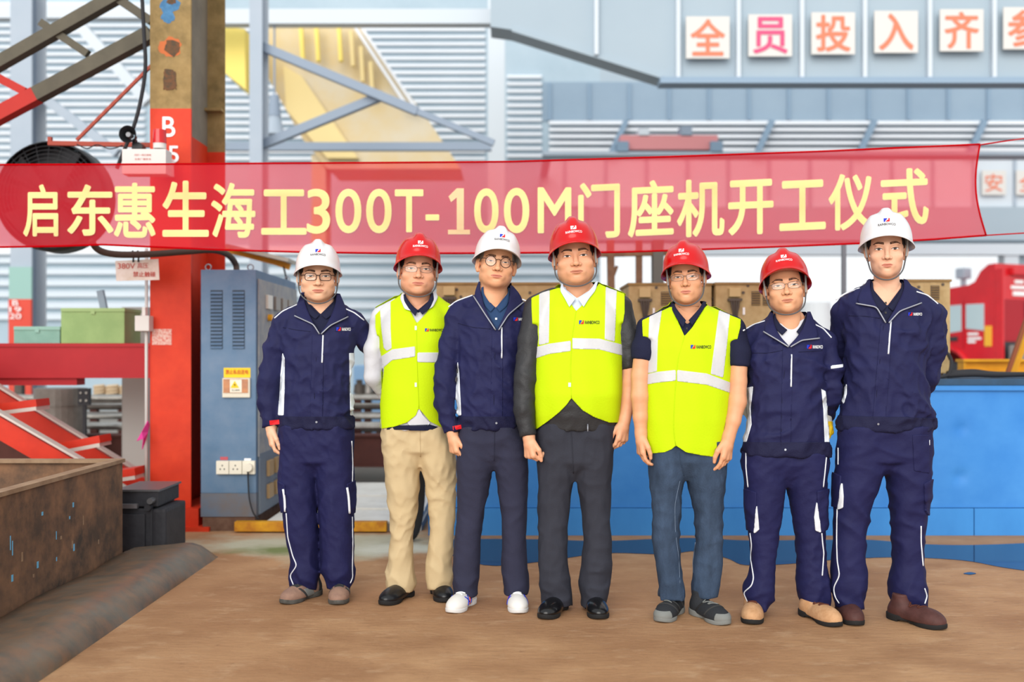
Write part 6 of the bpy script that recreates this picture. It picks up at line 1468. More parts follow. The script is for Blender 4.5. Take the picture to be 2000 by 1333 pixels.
# ---------------------------------------------------------------- 1: navy workwear, dark rectangular glasses
p = Person(5.12, 622, SKIN[0])
p.head((607.3, 540), (635, 540), k=1.06, yaw=0, pitch=4, wid=1.09, jaw=1.08, helmet='w', ht=-6, hyaw=0, open_=0.85)
R = [(834, 545, 689, .118, 0), (815, 547, 688, .122, 0), (780, 551, 685, .125, 0), (740, 553, 684, .125, 0), (690, 552, 689, .125, 0), (650, 549, 696, .115, .005), (630, 553, 692, .10, .01), (613, 566, 682, .085, .02), (600, 581, 669, .075, .025), (588, 592, 659, .07, .028), (578, 596, 655, .066, .03)]
arms = [[(551, 640, 0.01, .050), (538, 685, 0.0, .056), (526, 745, -.005, .056), (523, 790, -.02, .047), (529, 832, -.03, .037)],
        [(694, 640, 0.02, .050), (712, 662, 0.08, .052), (737, 690, 0.17, .052), (775, 700, 0.24, .046), (810, 705, 0.24, .036)]]
p.hand((530, 836, -0.03), (0.06, -0.05, -1), (0.35, -0.95, 0), (0.95, 0.3, 0), bend=(16, 30, 25), k=1.0)
hip = [(830, 547, 688), (860, 545, 690), (900, 544, 690), (920, 546, 690), (935, 556, 680)]
legs = [[(880, 548, 616), (920, 545, 617), (950, 546, 618), (1000, 552, 619), (1050, 559, 622), (1095, 570, 623), (1115, 568, 623), (1135, 567, 622), (1149, 570, 618)],
        [(880, 619, 688), (920, 619, 691), (950, 621, 691), (1000, 624, 691), (1050, 626, 691), (1100, 627, 691), (1120, 631, 692), (1135, 636, 689), (1148, 641, 682)]]
p.inner_body(*unpack(R), hip, legs, (0, 0)); p.finish('man in navy work uniform, white helmet and dark rectangular glasses, leftmost'); p.finish_head(); p.glasses('rect')
p.trousers(hip, legs, 'navy', 11, amp=0.009); p.put_trousers()
stripe(p, [(559, 1003), (562, 1050), (572, 1088), (580, 1105), (566, 1125), (573, 1143)]); stripe(p, [(688, 1010), (689, 1060), (688, 1115), (689, 1128), (684, 1140)]); stripe(p, [(687, 862), (689, 910), (688, 945)], 20)
for q in ([(553, 956), (556, 975), (557, 1000)], [(678, 953), (681, 970), (683, 1003)]): p.ribbon('pocket_trim', p.TB, q, 0.006, M_PIPE, p.tr, off=0.009, n=10)
p.decal('cargo_pocket', p.T, [(544, 940), (557, 948), (560, 1000), (548, 1003)], 0.007, M_TROU['navy'], p.tr); p.decal('cargo_pocket', p.T, [(677, 946), (694, 938), (694, 1000), (685, 1006)], 0.007, M_TROU['navy'], p.tr)
p.shoe('sneaker', 'tan', 588, 1171, -30, trim='runner', lace=M_CHAR); p.shoe('sneaker', 'tan', 664, 1171, 4, trim='runner', lace=M_CHAR)
shirt_patch(p, R, [(625, 664), (590, 610), (580, 560), (670, 560), (660, 610)], [(626, 614), (600, 588), (598, 550), (654, 550), (652, 588)], M_POLO)
SBH = [p.SB, p.headB]
work_jacket(p, R, arms, [(625, 654), (604, 618), (590, 585), (588, 540), (664, 540), (660, 585), (648, 618)],
            ([(625, 651), (612, 632), (602, 610), (595, 590), (594, 571)], [(624, 653), (612, 634), (575, 617), (579, 597), (588, 572)], 3),
            ([(626, 651), (638, 634), (649, 612), (656, 592), (657, 573)], [(627, 653), (645, 636), (680, 619), (674, 597), (664, 574)], 3),
            814, [(610, 655), (632, 655), (630, 834), (606, 834)], [(631, 655), (629, 709)],
            ([(536, 622), (552, 608), (581, 595)], [(671, 602), (692, 611), (711, 626)]), ([(552, 690), (556, 700), (556, 760), (554, 812), (543, 812), (546, 770), (548, 730)], [(682, 690), (694, 690), (692, 812), (684, 812)]),
            (657, 685, 643.5, 7.5), 21, (834, 834), 'navy work jacket with white piping', seams=([(621, 655), (615, 740), (613, 830)], [(553, 640), (580, 645), (606, 648)], [(655, 648), (690, 640)]))
p.sheet('polo_collar', SBH, [(624, 616), (611, 604), (599, 590), (597, 580)], [(616, 624), (604, 615), (594, 600), (593, 584)], 0.006, 0.008, M_POLO, None); p.sheet('polo_collar', SBH, [(628, 616), (643, 604), (653, 590), (655, 580)], [(637, 624), (651, 614), (659, 600), (659, 584)], 0.006, 0.008, M_POLO, None)
collar_back(p, None, M_NAVY, 592, 659, 571, 592)
p.flatpoly('cuff_label', p.JB, [(526, 822), (546, 820), (547, 829), (527, 831)], M_REDP, None, 0.004)

# ---------------------------------------------------------------- 2: vest over white shirt, khaki trousers
p = Person(5.12, 812, SKIN[1])
p.head((805, 525), (830, 526), k=1.08, yaw=2, pitch=0, wid=1.04, jaw=1.12, helmet='r', ht=-7, hyaw=2, open_=0.8)
R = [(838, 745, 872, .118, 0), (815, 746, 870, .125, 0), (770, 748, 870, .128, 0), (720, 749, 872, .125, 0), (670, 748, 876, .12, 0), (640, 745, 880, .11, .005), (620, 748, 874, .10, .01), (604, 760, 864, .085, .02), (592, 772, 855, .078, .025), (581, 783, 848, .072, .028), (572, 788, 843, .068, .03)]
arms = [[(746, 628, 0.02, .052), (731, 685, 0.03, .050), (729, 735, 0.05, .046), (752, 768, 0.14, .038), (790, 775, 0.19, .034)],
        [(872, 628, 0.03, .052), (880, 690, 0.06, .048), (880, 735, 0.09, .044), (855, 768, 0.16, .038), (820, 775, 0.20, .034)]]
p.hand((792, 776, 0.19), (1, 0.1, -0.3), (0.3, 0, 1), (0, 1, 0.1), bend=(30, 40, 30))
hip = [(832, 746, 870), (850, 745, 876), (880, 745, 886), (900, 748, 890), (915, 754, 880)]
legs = [[(870, 746, 818), (900, 749, 820), (950, 754, 819), (1000, 761, 815), (1050, 763, 806), (1090, 758, 806), (1120, 755, 810), (1140, 754, 812), (1152, 758, 810)],
        [(870, 822, 888), (900, 822, 891), (950, 831, 891), (1000, 838, 890), (1050, 840, 886), (1090, 834, 884), (1115, 830, 884), (1135, 831, 884), (1148, 836, 880)]]
p.inner_body(*unpack(R), hip, legs, (0, 0)); p.finish('man in yellow vest over white shirt, beige trousers and red helmet'); p.finish_head(); p.glasses('wire')
p.trousers(hip, legs, 'khaki', 23, amp=0.0085); p.put_trousers()
p.ribbon('fly_seam', p.TB, [(820, 840), (821, 893)], 0.0018, M_TROU['khaki'], p.tr, 0.002)
p.shoe('leather', 'blackrub', 775, 1173, -24, sole=M_SOLEB); p.shoe('leather', 'blackrub', 862, 1167, 14, sole=M_SOLEB)
V, Fq, N = p.torso(*unpack(R), arms, 5, amp=0.005); px, py = pix(V)
cut = np.where(V[:, 1] < p.d0 + 0.02, -poly_sd(px, py, [(817, 612), (790, 590), (785, 540), (850, 540), (845, 590)]) * p.k, 0.05)
E = region(V, Fq, N, np.clip(cut, -0.05, 0.05), 0, False); sh = p.part('shirt', E[0], E[1], M_SHIRTW, label='white shirt with its sleeves pulled behind the back'); SB = bvh(V, Fq)
shirt_patch(p, R, [(815, 690), (770, 640), (785, 570), (850, 570), (860, 640)], [(816, 606), (795, 588), (788, 540), (846, 540), (841, 585)], M_POLO, 'undershirt', -0.004)
vest(p, R, [(745, 838), (742, 790), (750, 720), (741, 680), (733, 640), (733, 616), (748, 600), (786, 574), (790, 580), (800, 605), (814, 632), (834, 610), (848, 574), (852, 572), (872, 588), (884, 600), (886, 640), (876, 700), (876, 780), (880, 838), (862, 835), (840, 824), (824, 805), (818, 798), (812, 812), (795, 826), (770, 834)],
     [(735, 838), (740, 720), (735, 640), (733, 600), (786, 570), (850, 570), (886, 600), (880, 720), (885, 838)],
     ([(742, 603), (763, 588), (763, 640), (765, 681), (756, 686), (750, 680), (745, 640)], [(740, 700), (766, 683), (811, 677), (811, 697), (766, 704), (745, 722)], [(815, 689), (860, 689), (890, 690), (890, 709), (815, 708)]),
     (830, 868, 645, 6.5), 31, arms=arms, opening=[(813, 632), (814, 700), (816, 760), (818, 798)])
SBH = [bvh(*p.VM[:2]), SB, p.headB]
p.sheet('shirt_collar', SBH, [(815, 610), (800, 596), (789, 578), (790, 572)], [(797, 606), (790, 604), (781, 582), (785, 573)], 0.010, 0.014, M_SHIRTW, sh); p.sheet('shirt_collar', SBH, [(820, 610), (836, 596), (845, 578), (846, 570)], [(833, 606), (846, 600), (856, 580), (850, 569)], 0.010, 0.014, M_SHIRTW, sh)
p.sheet('polo_collar', SBH, [(816, 607), (803, 594), (793, 580), (792, 574)], [(811, 618), (799, 604), (789, 588), (788, 576)], 0.012, 0.015, M_POLO, None); p.sheet('polo_collar', SBH, [(818, 607), (833, 594), (841, 580), (843, 572)], [(825, 615), (840, 602), (848, 586), (846, 573)], 0.012, 0.015, M_POLO, None)
p.decal('shirt_tail', (p.VM[0], p.VM[1], p.VM[2]), [(795, 826), (812, 812), (818, 797), (826, 812), (840, 826), (836, 832), (800, 832)], -0.004, M_SHIRTW, sh)
p.decal('undershirt_hem', (p.VM[0], p.VM[1], p.VM[2]), [(755, 836), (775, 832), (840, 830), (868, 838), (868, 842), (755, 842)], -0.003, M_POLO, sh)
for yy in (641, 752): p.flatpoly('hook_tab', p.VB, [(810, yy - 4), (814, yy - 4), (814, yy + 4), (810, yy + 4)], M_WHITE, None, 0.004)

# ---------------------------------------------------------------- 3: navy jacket, round glasses, white trainers
p = Person(4.97, 966, SKIN[2])
p.head((959.5, 510), (986, 513), k=1.06, yaw=4, pitch=-2, wid=1.04, jaw=1.08, chin=0.98, helmet='w', ht=-5, hyaw=3, strap=False, grey=True, open_=0.6)
R = [(836, 895, 1012, .118, 0), (815, 894, 1014, .122, 0), (780, 893, 1014, .126, 0), (740, 893, 1016, .126, 0), (680, 893, 1022, .124, 0), (640, 893, 1026, .115, .005), (615, 898, 1022, .10, .01), (598, 908, 1012, .085, .02), (584, 922, 1004, .075, .025), (570, 932, 1000, .07, .028), (557, 938, 996, .066, .03)]
arms = [[(893, 622, 0.0, .050), (880, 675, -.01, .055), (868, 740, -.02, .053), (868, 790, -.035, .045), (882, 845, -.05, .037)],
        [(1023, 622, 0.03, .048), (1030, 690, 0.06, .048), (1030, 750, 0.08, .045), (1022, 800, 0.09, .040), (1018, 835, 0.08, .035)]]
p.hand((884, 849, -0.05), (0.10, -0.05, -1), (0.55, -0.85, 0), (0.8, 0.5, 0), bend=(40, 50, 35), k=0.97, thumb=0.4); p.hand((1018, 838, 0.08), (0, 0, -1), (-0.2, -1, 0), (-1, 0.2, 0), bend=(30, 40, 30))
hip = [(832, 897, 1014), (860, 893, 1026), (900, 891, 1032), (912, 894, 1030), (925, 905, 1018)]
legs = [[(870, 893, 962), (910, 891, 963), (950, 893, 957), (1000, 893, 946), (1050, 888, 939), (1100, 885, 937), (1140, 885, 934), (1162, 888, 932)],
        [(870, 965, 1030), (910, 966, 1032), (950, 971, 1031), (1000, 979, 1029), (1050, 981, 1027), (1100, 979, 1030), (1135, 981, 1033), (1160, 985, 1032)]]
p.inner_body(*unpack(R), hip, legs, (0, 0)); p.finish('man with round glasses in navy jacket, white helmet and white trainers'); p.finish_head(); p.glasses('round')
p.trousers(hip, legs, 'slate', 37, amp=0.0045); p.put_trousers(); p.ribbon('fly_seam', p.TB, [(966, 840), (965, 900)], 0.0018, M_TROU['slate'], p.tr, 0.002)
p.shoe('sneaker', 'white', 901, 1188, -20, sole=M_SOLEW, trim='stripes', lace=M_WHITE, k=0.96); p.shoe('sneaker', 'white', 1010, 1188, 4, sole=M_SOLEW, trim='stripes', lace=M_WHITE, k=0.96)
shirt_patch(p, R, [(970, 660), (930, 610), (920, 540), (1010, 540), (1010, 610)], [(968, 602), (944, 576), (940, 530), (998, 530), (994, 570)], M_POLOB)
SBH = [p.SB, p.headB]
work_jacket(p, R, arms, [(970, 646), (948, 610), (934, 575), (932, 525), (1003, 525), (1000, 575), (985, 618)],
            ([(969, 642), (957, 622), (945, 596), (938, 566), (938, 551)], [(968, 645), (950, 618), (925, 579), (930, 562), (935, 550)], 3),
            ([(972, 642), (982, 622), (992, 598), (997, 572), (996, 558)], [(974, 645), (993, 615), (1023, 590), (1014, 572), (1001, 558)], 3),
            814, [(961, 646), (982, 646), (981, 836), (958, 836)], [(980, 640), (980, 700)],
            ([(876, 600), (892, 588), (923, 577)], [(1020, 585), (1032, 590), (1038, 596)]), ([(894, 705), (897, 730), (899, 770), (901, 812), (892, 812), (890, 780), (892, 740)],),
            (1003, 1029, 624, 7), 41, (836, 836), 'navy work jacket worn open at the neck', seams=([(968, 646), (965, 740), (964, 830)], [(895, 632), (925, 640), (958, 643)]))
p.sheet('polo_collar', SBH, [(967, 600), (955, 590), (945, 574), (944, 560)], [(958, 610), (947, 598), (939, 578), (940, 562)], 0.006, 0.009, M_POLOB, None); p.sheet('polo_collar', SBH, [(969, 600), (984, 588), (992, 574), (993, 562)], [(976, 610), (990, 598), (997, 580), (996, 563)], 0.006, 0.009, M_POLOB, None)
p.flatpoly('button', p.SB, [(967, 621), (971, 621), (971, 625), (967, 625)], M_PIPE, None, 0.003)
collar_back(p, None, M_NAVY, 935, 1000, 550, 575)
p.flatpoly('cuff_label', p.JB, [(884, 833), (901, 830), (902, 838), (885, 841)], M_REDP, None, 0.004)

# ---------------------------------------------------------------- 4: vest over black windcheater
p = Person(4.87, 1124, SKIN[3])
p.head((1110.5, 501), (1137, 499), k=1.12, yaw=2, pitch=0, wid=1.05, jaw=1.12, helmet='r', ht=-5, hyaw=0, open_=0.9, lipm=M_LIP2)
R = [(838, 1046, 1202, .13, 0), (810, 1044, 1206, .142, -.01), (770, 1044, 1210, .15, -.015), (720, 1043, 1211, .145, -.01), (665, 1042, 1212, .132, 0), (630, 1043, 1214, .118, .005), (605, 1048, 1209, .105, .01), (588, 1060, 1196, .088, .02), (574, 1078, 1184, .08, .025), (562, 1094, 1172, .074, .028), (552, 1098, 1166, .07, .03)]
arms = [[(1047, 608, -0.01, .055), (1034, 670, -0.04, .055), (1027, 735, -0.06, .053), (1023, 800, -0.08, .048), (1031, 852, -0.09, .038)],
        [(1210, 608, 0.0, .056), (1225, 660, -.01, .058), (1229, 700, -.015, .058), (1229, 722, -.02, .050)]]
p.hand((1033, 856, -0.09), (0.06, -0.08, -1), (0.6, -0.8, 0), (0.8, 0.5, 0), bend=(55, 60, 35), k=1.02, thumb=0.3)
p.hand((1219, 823, -0.05), (-0.12, -0.1, -1), (-0.75, -0.65, 0), (-0.55, 0.8, 0), bend=(20, 35, 25), fore=[(1230, 700, -.015, .046), (1230, 745, -.02, .044), (1228, 780, -.03, .039)], k=1.04)
hip = [(825, 1047, 1203), (850, 1046, 1202), (900, 1047, 1199), (930, 1050, 1196), (945, 1062, 1184)]
legs = [[(890, 1049, 1121), (930, 1050, 1122), (950, 1051, 1117), (1000, 1050, 1111), (1050, 1051, 1108), (1100, 1051, 1109), (1140, 1054, 1114), (1182, 1060, 1117)],
        [(890, 1124, 1198), (930, 1124, 1195), (950, 1127, 1193), (1000, 1137, 1191), (1050, 1140, 1194), (1100, 1136, 1195), (1140, 1131, 1190), (1183, 1136, 1184)]]
p.inner_body(*unpack(R), hip, legs, (0, 0)); p.finish('stout man in yellow vest over black jacket, red helmet, one sleeve rolled'); p.finish_head()
p.trousers(hip, legs, 'charcoal', 43, bh=0.125, amp=0.006); p.put_trousers(); p.ribbon('fly_seam', p.TB, [(1116, 845), (1120, 925)], 0.002, M_TROU['charcoal'], p.tr, 0.002)
p.shoe('leather', 'patent', 1081, 1199, -22, sole=M_SOLEB); p.shoe('leather', 'patent', 1164, 1198, 4, sole=M_SOLEB)
V, Fq, N = p.torso(*unpack(R), arms, 51, amp=0.005); px, py = pix(V)
cut = np.where(V[:, 1] < p.d0 + 0.02, -poly_sd(px, py, [(1126, 620), (1095, 590), (1088, 540), (1178, 540), (1172, 590)]) * p.k, 0.05)
E = region(V, Fq, N, np.clip(cut, -0.05, 0.05), 0, False); sh = p.part('jacket', E[0], E[1], M_BLKJ, label='black windcheater under the vest'); SB = bvh(V, Fq)
shirt_patch(p, R, [(1126, 660), (1090, 610), (1085, 560), (1180, 560), (1175, 610)], [(1127, 583), (1106, 566), (1095, 530), (1172, 530), (1160, 562)], M_SHIRTB, 'shirt', -0.003)
vest(p, R, [(1046, 840), (1040, 770), (1042, 700), (1040, 640), (1038, 600), (1038, 582), (1060, 572), (1092, 562), (1098, 566), (1112, 588), (1125, 608), (1146, 588), (1166, 560), (1170, 554), (1190, 564), (1220, 574), (1220, 610), (1214, 650), (1216, 770), (1210, 826), (1190, 826), (1160, 815), (1138, 802), (1122, 785), (1116, 778), (1106, 792), (1092, 806), (1072, 822)],
     [(1036, 840), (1040, 700), (1036, 600), (1090, 556), (1175, 550), (1222, 574), (1218, 840)],
     ([(1053, 560), (1074, 560), (1072, 670), (1053, 675)], [(1183, 555), (1205, 560), (1200, 668), (1181, 663)], [(1030, 683), (1072, 672), (1115, 666), (1115, 686), (1072, 692), (1030, 706)], [(1118, 661), (1170, 662), (1220, 675), (1220, 696), (1170, 683), (1118, 682)]),
     (1131, 1171, 630, 8), 53, arms=arms, opening=[(1125, 608), (1117, 660), (1114, 720), (1116, 778)], grow=0.012)
SBH = [bvh(*p.VM[:2]), SB, p.headB]
p.sheet('shirt_collar', SBH, [(1124, 584), (1113, 575), (1101, 562), (1099, 552)], [(1112, 600), (1104, 585), (1094, 568), (1096, 553)], 0.006, 0.010, M_SHIRTB, None); p.sheet('shirt_collar', SBH, [(1129, 584), (1145, 574), (1158, 560), (1164, 549)], [(1140, 600), (1150, 584), (1163, 568), (1168, 550)], 0.006, 0.010, M_SHIRTB, None)
p.ribbon('zip_pull', p.TB, [(1148, 822), (1148, 843)], 0.003, M_ZIP, sh, off=0.03, n=6)
p.flatpoly('hook_tab', p.VB, [(1110, 748), (1115, 748), (1115, 756), (1110, 756)], M_WHITE, None, 0.004)

# ---------------------------------------------------------------- 5: vest over navy polo, jeans
p = Person(4.79, 1343, SKIN[4])
p.head((1324.2, 542), (1352, 540.6), k=1.02, yaw=-3, pitch=1, wid=1.0, jaw=1.02, chin=1.03, helmet='r', ht=-7, hyaw=-5, open_=0.75)
R = [(895, 1264, 1402, .115, 0), (870, 1261, 1412, .122, 0), (820, 1259, 1419, .13, 0), (770, 1259, 1422, .13, 0), (720, 1260, 1425, .125, 0), (680, 1260, 1430, .118, 0), (655, 1263, 1432, .11, .005), (635, 1270, 1426, .10, .01), (620, 1282, 1412, .085, .02), (607, 1298, 1396, .078, .025), (597, 1312, 1380, .072, .028), (588, 1316, 1374, .068, .03)]
arms = [[(1266, 650, -.01, .053), (1257, 682, -.03, .053), (1254, 704, -.035, .049)], [(1431, 650, -0.02, .054), (1442, 690, -.04, .056), (1442, 717, -.05, .051)]]
p.hand((1252, 850, -0.06), (0.0, -0.06, -1), (0.25, -0.95, 0), (0.95, 0.25, 0), bend=(15, 25, 20), fore=[(1256, 690, -.032, .043), (1250, 735, -.04, .040), (1250, 775, -.05, .041), (1251, 815, -.055, .034)], k=1.0)
p.hand((1422, 858, -0.09), (-0.12, -0.08, -1), (-0.7, -0.7, 0), (-0.6, 0.75, 0), bend=(14, 22, 18), fore=[(1442, 690, -.04, .045), (1441, 745, -.055, .041), (1440, 785, -.065, .042), (1432, 822, -.08, .034)], k=1.06)
hip = [(858, 1263, 1414), (880, 1263, 1418), (900, 1264, 1419), (930, 1266, 1417), (945, 1274, 1408)]
legs = [[(900, 1266, 1338), (940, 1268, 1336), (960, 1270, 1332), (1000, 1276, 1329), (1030, 1275, 1328), (1050, 1273, 1327), (1100, 1281, 1329), (1140, 1285, 1333), (1166, 1288, 1335)],
        [(900, 1342, 1418), (940, 1342, 1416), (960, 1347, 1414), (1000, 1356, 1411), (1050, 1360, 1411), (1100, 1354, 1410), (1140, 1352, 1404), (1162, 1354, 1400)]]
p.inner_body(*unpack(R), hip, legs, (0, 0)); p.finish('man in yellow vest over short-sleeved navy polo, blue jeans and red helmet'); p.finish_head(); p.glasses('wire')
p.trousers(hip, legs, 'jeans', 61, amp=0.0075, name='jeans'); p.put_trousers(); p.ribbon('fly_seam', p.TB, [(1326, 885), (1336, 930)], 0.002, M_TROU['jeans'], p.tr, 0.002)
for q in ([(1328, 940), (1318, 985), (1319, 1040), (1326, 1090), (1328, 1140)], [(1358, 1060), (1353, 1100), (1354, 1120)]): p.ribbon('seam', p.TB, q, 0.0011, mat('denim_seam', '#76869c', 0.8), p.tr, 0.0006)
p.shoe('sneaker', 'trail', 1308, 1205, -27, sole=M_GREYT, trim='trail', lace=M_GREYT); p.shoe('sneaker', 'trail', 1386, 1210, 24, sole=M_GREYT, trim='trail', lace=M_GREYT)
V, Fq, N = p.torso(*unpack(R[1:]), arms, 63, amp=0.0035); px, py = pix(V)
cut = np.where(V[:, 1] < p.d0 + 0.02, -poly_sd(px, py, [(1342, 634), (1316, 606), (1308, 560), (1384, 560), (1376, 606)]) * p.k, 0.05)
E = region(V, Fq, N, np.clip(cut, -0.05, 0.05), 0, False); sh = p.part('polo_shirt', E[0], E[1], M_POLO, label='short-sleeved navy polo shirt'); SB = bvh(V, Fq)
p.SB = SB
vest(p, R, [(1265, 887), (1256, 840), (1258, 760), (1260, 700), (1255, 650), (1254, 626), (1275, 616), (1308, 600), (1314, 600), (1325, 630), (1337, 657), (1352, 640), (1375, 602), (1382, 596), (1412, 610), (1447, 624), (1446, 640), (1433, 690), (1428, 730), (1424, 790), (1412, 850), (1404, 894), (1370, 890), (1340, 884), (1325, 874), (1320, 871), (1312, 878), (1298, 884)],
     [(1255, 890), (1256, 720), (1252, 630), (1310, 590), (1380, 590), (1448, 626), (1430, 720), (1420, 890)],
     ([(1269, 600), (1294, 600), (1285, 660), (1283, 726), (1265, 730), (1266, 670)], [(1405, 600), (1427, 605), (1412, 738), (1388, 731)], [(1250, 735), (1283, 727), (1320, 723), (1320, 744), (1283, 748), (1250, 754)], [(1322, 723), (1380, 730), (1432, 750), (1432, 770), (1380, 752), (1322, 745)]),
     (1349, 1389, 678, 8), 67, arms=arms, opening=[(1337, 657), (1324, 700), (1318, 770), (1315, 840), (1320, 871)], grow=0.012)
SBH = [bvh(*p.VM[:2]), SB, p.headB]
p.sheet('polo_collar', SBH, [(1340, 626), (1328, 612), (1319, 600), (1317, 592)], [(1334, 640), (1321, 622), (1312, 604), (1314, 594)], 0.008, 0.010, M_POLO, sh); p.sheet('polo_collar', SBH, [(1345, 626), (1358, 612), (1368, 600), (1374, 588)], [(1352, 636), (1364, 620), (1376, 602), (1380, 590)], 0.008, 0.010, M_POLO, sh)
for yy in (642,): p.flatpoly('button', SB, [(1340, yy - 2), (1343, yy - 2), (1343, yy + 2), (1340, yy + 2)], M_CHAR, sh, 0.004)

# ---------------------------------------------------------------- 6: navy workwear, red helmet, arms behind
p = Person(4.77, 1538, SKIN[5])
p.head((1520, 559), (1550.6, 556.5), k=1.06, yaw=3, pitch=-4, wid=1.04, jaw=1.02, helmet='r', ht=-10, hyaw=0, open_=0.75, lipm=M_LIP2)
R = [(886, 1452, 1616, .12, 0), (865, 1455, 1615, .124, 0), (830, 1463, 1612, .128, 0), (790, 1466, 1608, .128, 0), (740, 1464, 1609, .126, 0), (705, 1461, 1614, .12, 0), (680, 1462, 1618, .11, .005), (661, 1457, 1621, .098, .01), (647, 1462, 1612, .09, .018), (637, 1474, 1602, .082, .022), (628, 1492, 1592, .077, .025), (618, 1506, 1581, .072, .028), (608, 1511, 1577, .068, .03)]
arms = [[(1467, 674, 0.04, .049), (1460, 730, 0.10, .048), (1462, 790, 0.14, .045), (1490, 830, 0.17, .036), (1530, 835, 0.20, .034)],
        [(1612, 678, -0.01, .051), (1625, 725, -0.02, .050), (1624, 775, 0.01, .046), (1614, 808, 0.08, .040), (1598, 822, 0.13, .034)]]
p.hand((1530, 836, 0.20), (1, 0.1, -0.3), (0.3, 0, 1), (0, 1, 0.1), bend=(30, 40, 30))
hip = [(882, 1451, 1616), (905, 1448, 1619), (930, 1452, 1614), (945, 1456, 1612), (957, 1466, 1602)]
legs = [[(910, 1449, 1531), (945, 1455, 1533), (970, 1456, 1530), (1000, 1457, 1527), (1050, 1463, 1519), (1090, 1468, 1514), (1120, 1464, 1513), (1150, 1452, 1513), (1170, 1456, 1510), (1188, 1462, 1500)],
        [(910, 1537, 1618), (945, 1536, 1612), (970, 1541, 1612), (1000, 1547, 1613), (1050, 1555, 1611), (1100, 1557, 1612), (1140, 1557, 1619), (1170, 1560, 1620), (1194, 1570, 1615)]]
p.inner_body(*unpack(R), hip, legs, (0, 0)); p.finish('short man in navy work uniform, red helmet and thin glasses, arms behind back'); p.finish_head(); p.glasses('wire')
p.trousers(hip, legs, 'navy', 71, amp=0.008); p.put_trousers()
stripe(p, [(1457, 884), (1457, 915), (1461, 952)], 18); stripe(p, [(1614, 894), (1611, 925), (1608, 952)], 18); stripe(p, [(1465, 1042), (1468, 1065), (1466, 1090), (1472, 1130), (1468, 1145), (1452, 1158), (1461, 1178)]); stripe(p, [(1605, 1042), (1607, 1065), (1609, 1080), (1606, 1125)])
for q in ([(1478, 980), (1482, 1020), (1483, 1035), (1474, 1043), (1476, 1020)], [(1594, 978), (1598, 1010), (1602, 1041), (1592, 1036), (1590, 1010)]): p.decal('pocket_trim', p.T, q, 0.010, M_PIPE, p.tr)
p.decal('cargo_pocket', p.T, [(1455, 955), (1478, 962), (1477, 1000), (1474, 1040), (1456, 1034)], 0.008, M_TROU['navy'], p.tr); p.decal('cargo_pocket', p.T, [(1595, 960), (1618, 955), (1620, 1030), (1602, 1042), (1597, 1000)], 0.008, M_TROU['navy'], p.tr)
p.shoe('boot', 'suede', 1470, 1208, -15, sole=M_SOLEB, lace=M_REDP if False else mat('lace_brown', '#5a2f22', 0.8)); p.shoe('boot', 'suede', 1602, 1213, 20, sole=M_SOLEB, lace=MATS['lace_brown'])
shirt_patch(p, R, [(1540, 690), (1505, 640), (1495, 600), (1590, 600), (1585, 640)], [(1541, 640), (1516, 628), (1510, 580), (1578, 580), (1572, 622)], M_SHIRTW)
SBH = [p.SB, p.headB]
work_jacket(p, R, arms, [(1541, 678), (1518, 655), (1508, 625), (1503, 580), (1584, 580), (1580, 625), (1562, 655)],
            ([(1540, 675), (1526, 660), (1515, 642), (1510, 625), (1510, 611)], [(1540, 678), (1521, 666), (1491, 648), (1496, 630), (1506, 612)], 3),
            ([(1542, 675), (1556, 660), (1568, 642), (1575, 625), (1577, 609)], [(1544, 678), (1566, 665), (1601, 661), (1594, 636), (1583, 609)], 3),
            864, [(1529, 678), (1548, 678), (1544, 888), (1524, 888)], [(1546, 693), (1545, 756)],
            ([(1452, 646), (1470, 635), (1494, 627)], [(1587, 632), (1608, 642), (1624, 660)]), ([(1452, 760), (1471, 755), (1466, 800), (1468, 830), (1458, 864), (1450, 864)], [(1604, 760), (1612, 765), (1616, 800), (1620, 872), (1611, 872), (1608, 800)]),
            (1576, 1607, 678, 8), 73, (886, 886), 'navy work jacket with white piping', seams=([(1538, 680), (1528, 760), (1525, 885)], [(1470, 690), (1500, 690), (1528, 685)], [(1560, 688), (1606, 685)]))
p.sheet('polo_collar', SBH, [(1538, 645), (1524, 634), (1515, 620), (1514, 612)], [(1528, 655), (1516, 644), (1509, 628), (1511, 614)], 0.009, 0.011, M_POLO, None); p.sheet('polo_collar', SBH, [(1556, 648), (1565, 636), (1573, 620), (1575, 611)], [(1562, 655), (1572, 645), (1580, 628), (1579, 612)], 0.009, 0.011, M_POLO, None)
collar_back(p, None, M_NAVY, 1508, 1580, 608, 630)
p.decal('arm_stripe', p.J, [(1622, 715), (1646, 712), (1646, 718), (1623, 721)], 0.003, M_PIPE, None)
V, F = make_hand([(p.pt(1607, 812, 0.10), 0.03)], p.pt(1613, 815, 0.06), (0.12, -0.1, -1), (0.3, -0.9, 0), (-0.9, -0.2, 0), (45, 50, 30), 0.9); gl = p.part('glove', V, F, M_GLOVE, label='grey work glove with yellow palm held behind'); n_ = normals(V, F); px, py = pix(V)
E = region(V, F, n_, np.clip((py - 824) * p.k, -.05, .05), 0.002); p.part('rubber_coating', E[0], E[1], M_GLOVEY, gl)

